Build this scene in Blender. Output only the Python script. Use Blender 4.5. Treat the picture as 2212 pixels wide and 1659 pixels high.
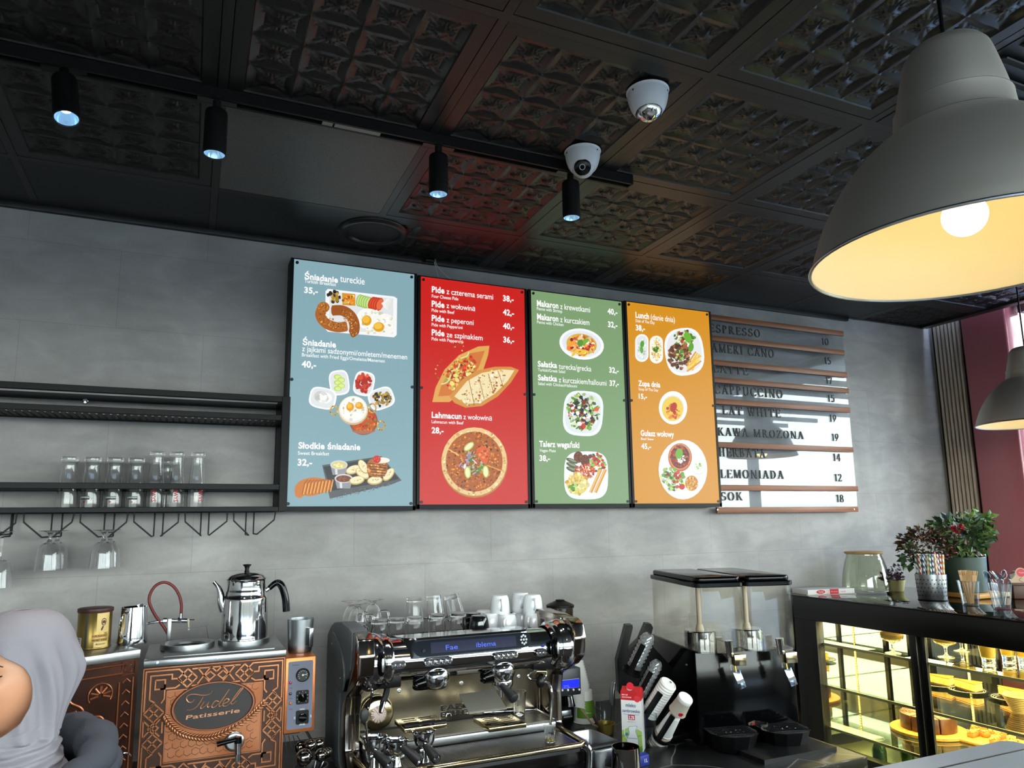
import bpy, bmesh, math, random
from mathutils import Matrix, Vector
for o in list(bpy.data.objects): bpy.data.objects.remove(o)
SC = bpy.context.scene
COL = SC.collection
# ---------------------------------------------------------------- camera, world, large lights, exposure
W, H, F, CX, CY = 2212.0, 1659.0, 1544.71, 1093.33, 884.19
EYE = Vector((-0.6248, -2.98997, 1.70))
cam = bpy.data.cameras.new('camera'); camo = bpy.data.objects.new('camera', cam); COL.objects.link(camo)
camo.location = EYE; camo.rotation_euler = (1.725684, 0.013218, -0.412711)
cam.sensor_fit = 'HORIZONTAL'; cam.sensor_width = 36.0; cam.lens = F / W * 36.0
cam.shift_x = (W / 2 - CX) / W; cam.shift_y = (CY - H / 2) / W
cam.clip_start = 0.02; cam.clip_end = 200
SC.camera = camo
CR = camo.rotation_euler.to_matrix()
SC.view_settings.view_transform = 'Standard'; SC.view_settings.look = 'None'
SC.view_settings.exposure = 0.0; SC.view_settings.gamma = 1.0; SC.view_settings.use_curve_mapping = False
try:
    SC.cycles.use_denoising = True; SC.cycles.max_bounces = 10; SC.cycles.transparent_max_bounces = 24
    SC.cycles.transmission_bounces = 10; SC.cycles.glossy_bounces = 5; SC.cycles.diffuse_bounces = 4
    SC.cycles.sample_clamp_indirect = 4.0; SC.cycles.caustics_refractive = True; SC.cycles.caustics_reflective = False
except Exception: pass
wd = bpy.data.worlds.new('sky'); SC.world = wd; wd.use_nodes = True
wn = wd.node_tree
bg = wn.nodes['Background']
tc = wn.nodes.new('ShaderNodeTexCoord'); sx = wn.nodes.new('ShaderNodeSeparateXYZ'); cr = wn.nodes.new('ShaderNodeValToRGB')
wn.links.new(tc.outputs['Generated'], sx.inputs[0]); wn.links.new(sx.outputs['Z'], cr.inputs[0]); wn.links.new(cr.outputs[0], bg.inputs[0])
cr.color_ramp.elements[0].color = (.06, .06, .055, 1); cr.color_ramp.elements[0].position = 0.0
cr.color_ramp.elements[1].color = (.40, .58, .95, 1); cr.color_ramp.elements[1].position = 0.75
e = cr.color_ramp.elements.new(0.02); e.color = (1.15, 1.14, 1.12, 1)
e = cr.color_ramp.elements.new(0.22); e.color = (1.05, 1.10, 1.16, 1)
bg.inputs[1].default_value = 14.5
def portal(name, loc, rot, sx_, sy_):
    l = bpy.data.lights.new(name, 'AREA'); l.shape = 'RECTANGLE'; l.size = sx_; l.size_y = sy_; l.cycles.is_portal = True
    o = bpy.data.objects.new(name, l); o.location = loc; o.rotation_euler = rot; COL.objects.link(o); return o
# the two glazed sides of the room let the sky in (portals only guide the sampling of the sky)
portal('side_window_portal', (3.70, -3.55, 1.95), (0, math.radians(90), 0), 1.95, 6.1)
portal('shop_front_portal', (-.3, -5.28, 1.55), (math.radians(90), 0, 0), 7.8, 2.4)
# ---------------------------------------------------------------- pixel -> point on a given plane
def ray(u, v): return CR @ Vector(((u - CX) / F, -(v - CY) / F, -1.0))
def at(u, v, x=None, y=None, z=None):
    d = ray(u, v)
    t = (x - EYE.x) / d.x if x is not None else (y - EYE.y) / d.y if y is not None else (z - EYE.z) / d.z
    return EYE + t * d
# ---------------------------------------------------------------- materials
def lin(c): return tuple(((x / 255) / 12.92 if x / 255 <= .04045 else ((x / 255 + .055) / 1.055) ** 2.4) for x in c)
MATS = {}
def mat(name, rgb=(128, 128, 128), rough=.5, metal=0., trans=0., emit=None, es=1., coat=0., ior=1.45, spec=None, noise=None, bump=None, alpha=None):
    if name in MATS: return MATS[name]
    m = bpy.data.materials.new(name); m.use_nodes = True; nt = m.node_tree; p = nt.nodes['Principled BSDF']
    c = lin(rgb) + (1,)
    p.inputs['Base Color'].default_value = c; p.inputs['Roughness'].default_value = rough; p.inputs['Metallic'].default_value = metal
    p.inputs['Transmission Weight'].default_value = trans; p.inputs['IOR'].default_value = ior; p.inputs['Coat Weight'].default_value = coat
    if spec is not None: p.inputs['Specular IOR Level'].default_value = spec
    if emit is not None:
        p.inputs['Emission Color'].default_value = lin(emit) + (1,); p.inputs['Emission Strength'].default_value = es
    def ntex(scale, detail=4, stretch=None):
        co = nt.nodes.new('ShaderNodeTexCoord'); mp = nt.nodes.new('ShaderNodeMapping'); n = nt.nodes.new('ShaderNodeTexNoise')
        nt.links.new(co.outputs['Object'], mp.inputs[0]); nt.links.new(mp.outputs[0], n.inputs['Vector'])
        if stretch: mp.inputs['Scale'].default_value = stretch
        n.inputs['Scale'].default_value = scale; n.inputs['Detail'].default_value = detail; return n
    if noise:   # (scale, second rgb, stretch)
        n = ntex(noise[0], 5, noise[2] if len(noise) > 2 else None); r = nt.nodes.new('ShaderNodeValToRGB')
        r.color_ramp.elements[0].color = c; r.color_ramp.elements[0].position = .35
        r.color_ramp.elements[1].color = lin(noise[1]) + (1,); r.color_ramp.elements[1].position = .65
        nt.links.new(n.outputs[0], r.inputs[0]); nt.links.new(r.outputs[0], p.inputs['Base Color'])
    if bump:    # (scale, strength, stretch)
        n = ntex(bump[0], 3, bump[2] if len(bump) > 2 else None); b = nt.nodes.new('ShaderNodeBump'); b.inputs['Strength'].default_value = bump[1]; b.inputs['Distance'].default_value = .01
        nt.links.new(n.outputs[0], b.inputs['Height']); nt.links.new(b.outputs[0], p.inputs['Normal'])
    MATS[name] = m; return m
def thin_glass(name, tint=(255, 255, 255), ior=1.45, gloss=1.0, rough=0.0, haze=0.):
    """a thin clear sheet: light goes straight through, the surface mirrors by Fresnel"""
    if name in MATS: return MATS[name]
    m = bpy.data.materials.new(name); m.use_nodes = True; nt = m.node_tree; nt.nodes.remove(nt.nodes['Principled BSDF'])
    out = nt.nodes['Material Output']; t = nt.nodes.new('ShaderNodeBsdfTransparent'); g = nt.nodes.new('ShaderNodeBsdfGlossy'); mx = nt.nodes.new('ShaderNodeMixShader')
    f0 = ((ior - 1) / (ior + 1)) ** 2
    lw = nt.nodes.new('ShaderNodeLayerWeight'); lw.inputs[0].default_value = .5; pw = nt.nodes.new('ShaderNodeMath'); pw.operation = 'POWER'; pw.inputs[1].default_value = 5; nt.links.new(lw.outputs['Facing'], pw.inputs[0])
    fr = nt.nodes.new('ShaderNodeMath'); fr.operation = 'MULTIPLY_ADD'; fr.inputs[1].default_value = 1 - f0; fr.inputs[2].default_value = f0; nt.links.new(pw.outputs[0], fr.inputs[0])
    mu = nt.nodes.new('ShaderNodeMath'); mu.operation = 'MULTIPLY'; mu.inputs[1].default_value = gloss; mu.use_clamp = True
    t.inputs[0].default_value = lin(tint) + (1,); g.inputs['Roughness'].default_value = rough
    nt.links.new(fr.outputs[0], mu.inputs[0]); nt.links.new(mu.outputs[0], mx.inputs[0]); nt.links.new(t.outputs[0], mx.inputs[1]); nt.links.new(g.outputs[0], mx.inputs[2]); nt.links.new(mx.outputs[0], out.inputs[0])
    if haze:
        df = nt.nodes.new('ShaderNodeBsdfDiffuse'); df.inputs[0].default_value = (.8, .82, .83, 1); m2 = nt.nodes.new('ShaderNodeMixShader'); m2.inputs[0].default_value = haze
        nt.links.new(mx.outputs[0], m2.inputs[1]); nt.links.new(df.outputs[0], m2.inputs[2]); nt.links.new(m2.outputs[0], out.inputs[0])
    MATS[name] = m; return m
def print_mat(name, emit=0.):
    """printed ink: colours come from the mesh's own print colours; emit > 0 for a backlit film"""
    if name in MATS: return MATS[name]
    m = bpy.data.materials.new(name); m.use_nodes = True; nt = m.node_tree; p = nt.nodes['Principled BSDF']
    a = nt.nodes.new('ShaderNodeAttribute'); a.attribute_name = 'ink'
    p.inputs['Roughness'].default_value = .35
    if emit:
        p.inputs['Base Color'].default_value = (.02, .02, .02, 1); p.inputs['Specular IOR Level'].default_value = .25
        nt.links.new(a.outputs[0], p.inputs['Emission Color']); p.inputs['Emission Strength'].default_value = emit
    else: nt.links.new(a.outputs[0], p.inputs['Base Color'])
    MATS[name] = m; return m
# ---------------------------------------------------------------- mesh building
TEXTS = {}
def text_mesh(s, bold):
    k = (s, bold)
    if k not in TEXTS:
        c = bpy.data.curves.new('t', 'FONT'); c.body = s; c.size = 1; c.offset = .034 if bold else .008; c.resolution_u = 3; c.fill_mode = 'FRONT'
        c.space_character = 1.0 + .05 * bold
        o = bpy.data.objects.new('t', c); COL.objects.link(o); dg = bpy.context.evaluated_depsgraph_get()
        me = bpy.data.meshes.new_from_object(o.evaluated_get(dg), depsgraph=dg)
        vs = [(v.co.x, v.co.y) for v in me.vertices]; fs = [tuple(p.vertices) for p in me.polygons]
        bpy.data.objects.remove(o); bpy.data.curves.remove(c); bpy.data.meshes.remove(me); TEXTS[k] = (vs, fs)
    return TEXTS[k]
class B:
    def __init__(s): s.v = []; s.f = []; s.ink = []; s.has = False; s.T = Matrix.Identity(4); s.c = None; s.stack = []
    def push(s, M): s.stack.append(s.T); s.T = s.T @ M; return s
    def pop(s): s.T = s.stack.pop(); return s
    def add(s, vs, fs):
        n = len(s.v); s.v += [tuple(s.T @ Vector(p)) for p in vs]; s.f += [tuple(i + n for i in f) for f in fs]
        s.ink += [s.c] * len(fs)
        return s
    def box(s, a, b, bev=0., seg=2):
        x0, y0, z0 = [min(a[i], b[i]) for i in range(3)]; x1, y1, z1 = [max(a[i], b[i]) for i in range(3)]
        if bev <= 0:
            return s.add([(x0, y0, z0), (x1, y0, z0), (x1, y1, z0), (x0, y1, z0), (x0, y0, z1), (x1, y0, z1), (x1, y1, z1), (x0, y1, z1)],
                         [(3, 2, 1, 0), (4, 5, 6, 7), (0, 1, 5, 4), (1, 2, 6, 5), (2, 3, 7, 6), (3, 0, 4, 7)])
        bm = bmesh.new(); bmesh.ops.create_cube(bm, size=1)
        for v in bm.verts: v.co = Vector(((x0 + x1) / 2 + v.co.x * (x1 - x0), (y0 + y1) / 2 + v.co.y * (y1 - y0), (z0 + z1) / 2 + v.co.z * (z1 - z0)))
        bmesh.ops.bevel(bm, geom=bm.edges[:], offset=bev, segments=seg, profile=.5, affect='EDGES')
        return s.bm(bm)
    def bm(s, bm):
        bm.verts.index_update(); s.add([v.co[:] for v in bm.verts], [tuple(v.index for v in f.verts) for f in bm.faces]); bm.free(); return s
    def tube(s, pts, r, n=10, closed=False, caps=True):
        P = [Vector(p) for p in pts]; N = len(P); R = r if isinstance(r, (list, tuple)) else [r] * N
        T = []
        for i in range(N):
            a = P[(i - 1) % N] if closed or i > 0 else P[0]; b = P[(i + 1) % N] if closed or i < N - 1 else P[-1]
            T.append((b - a).normalized())
        up = Vector((0, 0, 1)) if abs(T[0].z) < .9 else Vector((1, 0, 0)); nrm = (up - T[0] * up.dot(T[0])).normalized(); vs = []
        for i in range(N):
            if i: nrm = (nrm - T[i] * nrm.dot(T[i])).normalized()
            bn = T[i].cross(nrm)
            vs += [tuple(P[i] + R[i] * (math.cos(2 * math.pi * k / n) * nrm + math.sin(2 * math.pi * k / n) * bn)) for k in range(n)]
        fs = []
        for i in range(N if closed else N - 1):
            j = (i + 1) % N
            fs += [(i * n + k, i * n + (k + 1) % n, j * n + (k + 1) % n, j * n + k) for k in range(n)]
        if caps and not closed: fs += [tuple(range(n))[::-1], tuple((N - 1) * n + k for k in range(n))]
        return s.add(vs, fs)
    def cyl(s, a, b, r, r2=None, n=24): return s.tube([a, b], [r, r if r2 is None else r2], n)
    def lathe(s, prof, o=(0, 0, 0), n=36, sx=1., sy=1., closed=False, a0=0., a1=None):
        vs = []; fs = []; full = a1 is None; m = n if full else n + 1; m_ = len(prof)
        for i in range(m):
            t = a0 + (2 * math.pi if full else a1 - a0) * i / n
            vs += [(o[0] + r * math.cos(t) * sx, o[1] + r * math.sin(t) * sy, o[2] + z) for r, z in prof]
        for i in range(n):
            j = (i + 1) % m
            for k in range(m_ if closed else m_ - 1):
                l = (k + 1) % m_
                if prof[k][0] == 0 and prof[l][0] == 0: continue
                if prof[k][0] == 0: fs.append((i * m_ + k, j * m_ + l, i * m_ + l))
                elif prof[l][0] == 0: fs.append((i * m_ + k, j * m_ + k, i * m_ + l))
                else: fs.append((i * m_ + k, j * m_ + k, j * m_ + l, i * m_ + l))
        return s.add(vs, fs)
    def sph(s, c, r, n=16, m=10):
        r = r if isinstance(r, (list, tuple)) else (r, r, r)
        return s.lathe2(c, r, n, m)
    def lathe2(s, c, r, n, m):
        vs = [(c[0], c[1], c[2] - r[2])]; fs = []
        for i in range(1, m):
            a = -math.pi / 2 + math.pi * i / m
            vs += [(c[0] + r[0] * math.cos(a) * math.cos(2 * math.pi * k / n), c[1] + r[1] * math.cos(a) * math.sin(2 * math.pi * k / n), c[2] + r[2] * math.sin(a)) for k in range(n)]
        vs.append((c[0], c[1], c[2] + r[2])); L = len(vs) - 1
        fs += [(0, 1 + (k + 1) % n, 1 + k) for k in range(n)]
        for i in range(m - 2): fs += [(1 + i * n + k, 1 + i * n + (k + 1) % n, 1 + (i + 1) * n + (k + 1) % n, 1 + (i + 1) * n + k) for k in range(n)]
        b = 1 + (m - 2) * n; fs += [(L, b + k, b + (k + 1) % n) for k in range(n)]
        return s.add(vs, fs)
    def torus(s, c, R, r, n=32, m=10, axis='z', sx=1., sy=1.):
        pts = []
        for k in range(n):
            a = 2 * math.pi * k / n; p = (R * math.cos(a) * sx, R * math.sin(a) * sy, 0)
            p = p if axis == 'z' else (p[0], 0, p[1]) if axis == 'y' else (0, p[0], p[1]); pts.append((c[0] + p[0], c[1] + p[1], c[2] + p[2]))
        return s.tube(pts, r, m, closed=True)
    def prism(s, poly, h0, h1, plane='xy', bev=0., seg=2):
        """poly in a plane: 'xy' up z, 'xz' along y, 'yz' along x"""
        f = {'xy': lambda a, b, h: (a, b, h), 'xz': lambda a, b, h: (a, h, b), 'yz': lambda a, b, h: (h, a, b)}[plane]; n = len(poly)
        vs = [f(a, b, h0) for a, b in poly] + [f(a, b, h1) for a, b in poly]
        fs = [tuple(range(n))[::-1], tuple(range(n, 2 * n))] + [(i, (i + 1) % n, n + (i + 1) % n, n + i) for i in range(n)]
        if bev:
            bm = bmesh.new(); V = [bm.verts.new(v) for v in vs]
            for q in fs: bm.faces.new([V[i] for i in q])
            bmesh.ops.recalc_face_normals(bm, faces=bm.faces[:])
            bmesh.ops.bevel(bm, geom=bm.edges[:], offset=bev, segments=seg, profile=.5, affect='EDGES'); return s.bm(bm)
        return s.add(vs, fs)
    def grid(s, fn, nu, nv, wu=False):
        vs = [tuple(fn(i / nu, j / nv)) for j in range(nv + 1) for i in range(nu + (0 if wu else 1))]; m = nu + (0 if wu else 1)
        return s.add(vs, [(j * m + i, j * m + (i + 1) % m, (j + 1) * m + (i + 1) % m, (j + 1) * m + i) for j in range(nv) for i in range(nu)])
    def text(s, body, o, width=None, height=.02, right=(1, 0, 0), up=(0, 0, 1), bold=0, depth=0., shear=0., cap=.727, center=False, warp=None):
        vs, fs = text_mesh(body, bold)
        if not vs: return s
        x0 = min(p[0] for p in vs); x1 = max(p[0] for p in vs); ky = height / cap
        kx = width / (x1 - x0) if width else ky; r, u = Vector(right), Vector(up); o = Vector(o); nrm = r.cross(u)
        off = (x1 - x0) * kx / 2 if center else 0
        q = [((p[0] - x0) * kx - off + shear * p[1] * ky, p[1] * ky) for p in vs]
        P = [warp(a, b) if warp else o + r * a + u * b for a, b in q]
        if not depth: return s.add(P, fs)
        n = len(P); cnt = {}
        for f_ in fs:
            for i in range(len(f_)):
                a, b = f_[i], f_[(i + 1) % len(f_)]; cnt[(a, b)] = cnt.get((a, b), 0) + 1
        side = [(b, a, n + a, n + b) for (a, b) in cnt if (b, a) not in cnt]
        return s.add(P + [p + nrm * depth for p in P], [tuple(f_) for f_ in fs] + [tuple(i + n for i in f_) for f_ in fs] + side)
    def build(s, name, material, parent=None, org=None, smooth=.6, **props):
        me = bpy.data.meshes.new(name)
        if org is None and parent is not None: org = parent.get('_o')
        o_ = Vector(org) if org is not None else Vector((0, 0, 0))
        me.from_pydata([Vector(p) - o_ for p in s.v], [], s.f); me.validate()
        if any(c is not None for c in s.ink) and len(me.polygons) == len(s.ink):
            at_ = me.attributes.new('ink', 'FLOAT_COLOR', 'CORNER')
            for p, c in zip(me.polygons, s.ink):
                for li in p.loop_indices: at_.data[li].color = (c or (1, 1, 1)) + (1,)
        bm = bmesh.new(); bm.from_mesh(me); bmesh.ops.recalc_face_normals(bm, faces=bm.faces[:]); bm.to_mesh(me); bm.free()
        for m in (material if isinstance(material, (list, tuple)) else [material]): me.materials.append(m)
        if smooth:
            me.polygons.foreach_set('use_smooth', [True] * len(me.polygons)); me.set_sharp_from_angle(angle=smooth)
        o = bpy.data.objects.new(name, me); COL.objects.link(o)
        if parent is not None: o.parent = parent
        elif org is not None: o.location = o_
        for k, v in props.items(): o[k] = v
        return o
def Tr(x=0, y=0, z=0): return Matrix.Translation((x, y, z))
def Rz(d): return Matrix.Rotation(math.radians(d), 4, 'Z')
def Rx(d): return Matrix.Rotation(math.radians(d), 4, 'X')
def Ry(d): return Matrix.Rotation(math.radians(d), 4, 'Y')
ORG = {}
def thing(name, label, cat, loc=(0, 0, 0), rz=0., group=None, world=False):
    """Empty at the thing's base; world=True: its parts are given in room coordinates"""
    o = bpy.data.objects.new(name, None); COL.objects.link(o); o.location = loc; o.rotation_euler = (0, 0, math.radians(rz)); o.empty_display_size = .02
    o['label'] = label; o['category'] = cat
    if group: o['group'] = group
    if world: o['_o'] = tuple(loc)
    return o
def tag(o, label, cat, group=None):
    o['label'] = label; o['category'] = cat
    if group: o['group'] = group
    return o
def part(b, name, m, parent, **k):
    o = b.build(name, m, parent, **k)
    if parent.get('_o') is not None and 'org' not in k: o['_o'] = tuple(parent['_o'])
    return o
def struct(b, name, m, parent=None, **k):
    o = b.build(name, m, parent, **k); o['kind'] = 'structure'; return o
def dup(root, loc=None, rz=None, label=None, rot=None):
    r = root.copy(); COL.objects.link(r)
    if loc is not None: r.location = loc
    if rz is not None: r.rotation_euler = (0, 0, math.radians(rz))
    if rot is not None: r.rotation_euler = rot
    if label: r['label'] = label
    for ch in [c for c in bpy.data.objects if c.parent == root]:
        c = ch.copy(); COL.objects.link(c); c.parent = r
        for g in [q for q in bpy.data.objects if q.parent == ch]:
            d = g.copy(); COL.objects.link(d); d.parent = c
    return r
def arc(cx, cy, r, a0, a1, n=8): return [(cx + r * math.cos(math.radians(a0 + (a1 - a0) * i / n)), cy + r * math.sin(math.radians(a0 + (a1 - a0) * i / n))) for i in range(n + 1)]
def rrect(x0, y0, x1, y1, r, n=5):
    return arc(x1 - r, y1 - r, r, 0, 90, n) + arc(x0 + r, y1 - r, r, 90, 180, n) + arc(x0 + r, y0 + r, r, 180, 270, n) + arc(x1 - r, y0 + r, r, 270, 360, n)
def bez(P, n=8):
    """Catmull-Rom through points"""
    P = [Vector(p) for p in P]; out = []
    for i in range(len(P) - 1):
        a, b, c, d = P[max(i - 1, 0)], P[i], P[i + 1], P[min(i + 2, len(P) - 1)]
        for k in range(n):
            t = k / n; out.append(.5 * ((2 * b) + (c - a) * t + (2 * a - 5 * b + 4 * c - d) * t * t + (3 * b - a - 3 * c + d) * t ** 3))
    return out + [P[-1]]
def smooth_prof(pts, n=6): return [(max(p.x, 0), p.y) for p in bez([(a, b, 0) for a, b in pts], n)]
# shared materials
BLACK = mat('black_powder_coat', (9, 9, 10), .5, spec=.3)
STEEL = mat('brushed_steel', (170, 170, 172), .28, 1.)
CHROME = mat('polished_chrome', (205, 205, 208), .07, 1.)
PLASTIC = mat('black_plastic', (8, 8, 9), .38, spec=.3)
GLOSSB = mat('glossy_black', (5, 5, 6), .12, spec=.3)
WHITEC = mat('white_ceramic', (225, 228, 232), .15, coat=.5)
GLASS = mat('clear_glass', (255, 255, 255), .02, trans=1., ior=1.45)
THIN = thin_glass('thin_clear_glass', (248, 250, 250))
# ================================================================ the room
CEIL = 2.877; WX = 3.676
def concrete():
    m = bpy.data.materials.new('grey_concrete_panels'); m.use_nodes = True; nt = m.node_tree; p = nt.nodes['Principled BSDF']; L = nt.links.new
    co = nt.nodes.new('ShaderNodeTexCoord'); sp = nt.nodes.new('ShaderNodeSeparateXYZ'); cb = nt.nodes.new('ShaderNodeCombineXYZ')
    L(co.outputs['Object'], sp.inputs[0]); L(sp.outputs['X'], cb.inputs[0]); L(sp.outputs['Z'], cb.inputs[1])
    br = nt.nodes.new('ShaderNodeTexBrick'); L(cb.outputs[0], br.inputs['Vector'])
    br.inputs['Color1'].default_value = (.97, .97, .97, 1); br.inputs['Color2'].default_value = (1.03, 1.03, 1.03, 1); br.inputs['Mortar'].default_value = (.84, .84, .84, 1)
    br.inputs['Scale'].default_value = 1.0; br.inputs['Mortar Size'].default_value = .0016; br.inputs['Brick Width'].default_value = .61; br.inputs['Row Height'].default_value = .305; br.offset = .5
    def noise(scale, det, lo, hi, str_=(1, 1, 1), dist=0.):
        mp = nt.nodes.new('ShaderNodeMapping'); mp.inputs['Scale'].default_value = str_; n = nt.nodes.new('ShaderNodeTexNoise'); n.inputs['Scale'].default_value = scale; n.inputs['Detail'].default_value = det; n.inputs['Distortion'].default_value = dist
        L(co.outputs['Object'], mp.inputs[0]); L(mp.outputs[0], n.inputs['Vector']); r = nt.nodes.new('ShaderNodeMapRange'); r.inputs[1].default_value = .3; r.inputs[2].default_value = .7; r.inputs[3].default_value = lo; r.inputs[4].default_value = hi
        L(n.outputs[0], r.inputs[0]); return r.outputs[0]
    a = noise(2.6, 9, .80, 1.18, (1, 1, .7), .8); b = noise(9, 9, .88, 1.12, (.6, 1, 1.6), .8); c = noise(1.3, 4, .9, 1.08)
    k = noise(70, 2, .97, 1.03)
    def mul(x, y):
        n = nt.nodes.new('ShaderNodeMath'); n.operation = 'MULTIPLY'; L(x, n.inputs[0]); L(y, n.inputs[1]); return n.outputs[0]
    v = mul(mul(mul(a, b), c), k); mx = nt.nodes.new('ShaderNodeVectorMath'); mx.operation = 'SCALE'; L(br.outputs['Color'], mx.inputs[0]); L(v, mx.inputs['Scale'])
    tint = nt.nodes.new('ShaderNodeVectorMath'); tint.operation = 'MULTIPLY'; L(mx.outputs[0], tint.inputs[0]); tint.inputs[1].default_value = (.325, .304, .293)
    L(tint.outputs[0], p.inputs['Base Color']); p.inputs['Roughness'].default_value = .62; return m
CONC = concrete()
struct(B().box((-4.2, 0, 0), (WX + .02, .2, 3.2)), 'wall_back', CONC)
struct(B().box((-4.4, -7.2, 0), (-4.2, .2, 3.2)), 'wall_left', mat('grey_plaster', (170, 168, 164), .8))  # unseen wall, plaster lightened to throw fill light onto the red column
fb = B().box((-4.4, -5.5, 2.75), (WX + .3, -5.3, 3.2)).box((-4.4, -5.5, 0), (WX + .3, -5.3, .35)); fb.box((-4.4, -5.5, .3), (-4.2, -5.3, 2.8)); fb.box((WX, -5.5, 0), (WX + .3, -5.3, 3.2))
struct(fb, 'wall_front', mat('grey_plaster'))
struct(B().box((-4.4, -7.2, -.1), (WX + .4, .2, 0)), 'floor', mat('floor_tiles', (104, 98, 92), .45, noise=(3, (90, 86, 82))))
# side of the room towards the street: slatted strip, painted column, glazing
wr = B().box((WX, -.2, 0), (WX + .2, .2, 3.2)); wr.box((WX, -6.9, 2.93), (WX + .2, -.2, 3.2)); wr.box((WX, -6.9, 0), (WX + .2, -.6, 1.0))  # low wall under the glazing is added to block the bright outside
struct(wr, 'wall_right', mat('side_wall_beige', (150, 140, 128), .7))
OAK = mat('pale_oak_slat', (214, 196, 178), .5, noise=(6, (176, 158, 140), (18, 18, 1)))
sb = B()
for i in range(7):
    y = -.036 - i * .0245; sb.box((WX - .022, y - .0125, .9), (WX - .001, y, 2.93))
struct(B().box((WX - .003, -.212, .9), (WX - .0005, -.012, 2.93)), 'trim_1', mat('slat_backing_dark', (32, 26, 24), .8)).name = 'trim_1'
tag(sb.build('slat_panel', OAK), 'panel of seven pale upright wooden slats in the room corner beside the red column', 'wall panel')
RED = mat('dusty_red_lacquer', (172, 96, 104), .2, coat=.4)
cb_ = B().prism(rrect(WX - .04, -.485, WX + .16, -.225, .012), 0, 2.93)
struct(cb_, 'column', RED)
bb = B().box((WX - .003, -.23, .9), (WX + .06, -.208, 2.93)); struct(bb, 'trim_2', mat('dark_red_edge', (74, 30, 34), .5))
wf = B()
for y in (-.56, -2.6, -4.65, -6.6): wf.box((WX + .06, y - .05, 1.0), (WX + .12, y, 2.95))
wf.box((WX + .06, -6.6, 1.0), (WX + .12, -.5, 1.06)).box((WX + .06, -6.6, 2.86), (WX + .12, -.5, 2.95))
w1 = struct(wf, 'window_1', mat('anodised_frame', (120, 122, 126), .4, .6))
struct(B().box((WX + .088, -6.6, 1.02), (WX + .092, -.55, 2.9)), 'window_pane', thin_glass('window_glass', (244, 250, 248)), w1)
wb_ = B().box((-4.2, -5.43, .35), (WX, -5.37, .42)).box((-4.2, -5.43, 2.68), (WX, -5.37, 2.75))
for x in (-4.2, -1.6, 1.0, WX - .06): wb_.box((x, -5.43, .42), (x + .06, -5.37, 2.68))
w2 = struct(wb_, 'window_2', mat('anodised_frame'))
struct(B().box((-4.2, -5.402, .4), (WX, -5.398, 2.7)), 'window_pane', thin_glass('window_glass'), w2)
# outside: pavement, trees, a shop awning on white posts, a small sign and a blue board
struct(B().box((WX + .4, -14, -.12), (22, 8, -.02)), 'pavement_outside', mat('pavement', (150, 148, 144), .9))
struct(B().box((-6, -16, -.12), (WX + .4, -7.2, -.02)), 'pavement_outside', mat('pavement'))
LEAF = mat('tree_leaf', (74, 88, 62), .6, noise=(2, (132, 142, 112)))
def tree(x, y, h, r, seed, lab):
    t = thing('street_tree', lab, 'tree', (x, y, 0)); rnd = random.Random(seed)
    b = B().tube([(0, 0, 0), (.05, 0, h * .4), (.0, .05, h * .8)], [.13, .1, .05], 8)
    for k in range(8):
        a = rnd.uniform(0, 6.28); b.tube([(0, 0, h * rnd.uniform(.3, .65)), (math.cos(a) * r * .8, math.sin(a) * r * .8, h * rnd.uniform(.6, .95))], [.05, .015], 6)
    part(b, 'trunk', mat('tree_bark', (62, 54, 46), .9), t)
    l = B()
    for k in range(2600):
        a, e, q = rnd.uniform(0, 6.28), rnd.uniform(-1, 1), rnd.uniform(.3, 1) ** .5
        c = Vector((r * q * math.cos(a) * math.sqrt(1 - e * e), r * q * math.sin(a) * math.sqrt(1 - e * e), h * .62 + r * 1.1 * q * e))
        u = Vector((rnd.gauss(0, 1), rnd.gauss(0, 1), rnd.gauss(0, .6))).normalized(); w = u.orthogonal().normalized(); s = rnd.uniform(.05, .11)
        l.add([c - u * s, c + w * s * .5, c + u * s, c - w * s * .5], [(0, 1, 2, 3)])
    part(l, 'foliage', LEAF, t, smooth=0)
tree(8.4, 1.2, 5.2, 1.9, 3, 'leafy street tree outside the window nearest the red column')
tree(12.5, 4.2, 6.2, 2.4, 4, 'taller leafy street tree standing further from the window, behind the first one')
aw = thing('shop_awning', 'white ribbed awning on a grey post outside the side window', 'awning', (8.6, -6.0, .9))
part(B().prism([(-2.2, 2.75), (2.2, 3.5), (2.2, 3.56), (-2.2, 2.81)], -2.4, 2.4, 'xz'), 'canopy', mat('awning_white', (232, 232, 230), .7), aw)
pb = B()
for i in range(7): pb.box((-2.2, -2.4 + i * .78, 2.66), (2.2, -2.36 + i * .78, 2.74))
part(pb, 'rib', mat('awning_rib', (190, 190, 190), .5), aw); part(B().cyl((-1.0, 0, -.9), (-1.0, 0, 2.8), .09), 'post', mat('awning_post', (120, 122, 124), .5), aw)
sg = thing('hanging_sign', 'small pale sign plate seen through the window against the trees', 'sign', (5.05, -.5, 2.86))
part(B().box((0, -.12, -.11), (.02, .14, .05), .004), 'plate', mat('sign_pale', (196, 202, 208), .4), sg); part(B().box((-.004, -.16, -.11), (.024, -.1, .05), .003), 'end_block', mat('sign_dark', (52, 48, 54), .5), sg)
part(B().tube([(.01, .1, .05), (.01, .1, .6)], .004, 6), 'hanger_rod', STEEL, sg)
bd = thing('blue_board', 'bright blue advertising board standing outside below the trees', 'sign', (5.6, -.75, 0)); part(B().box((0, -.6, 0), (.05, .35, 2.15), .01), 'board', mat('blue_board', (28, 132, 214), .4), bd)
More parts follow.
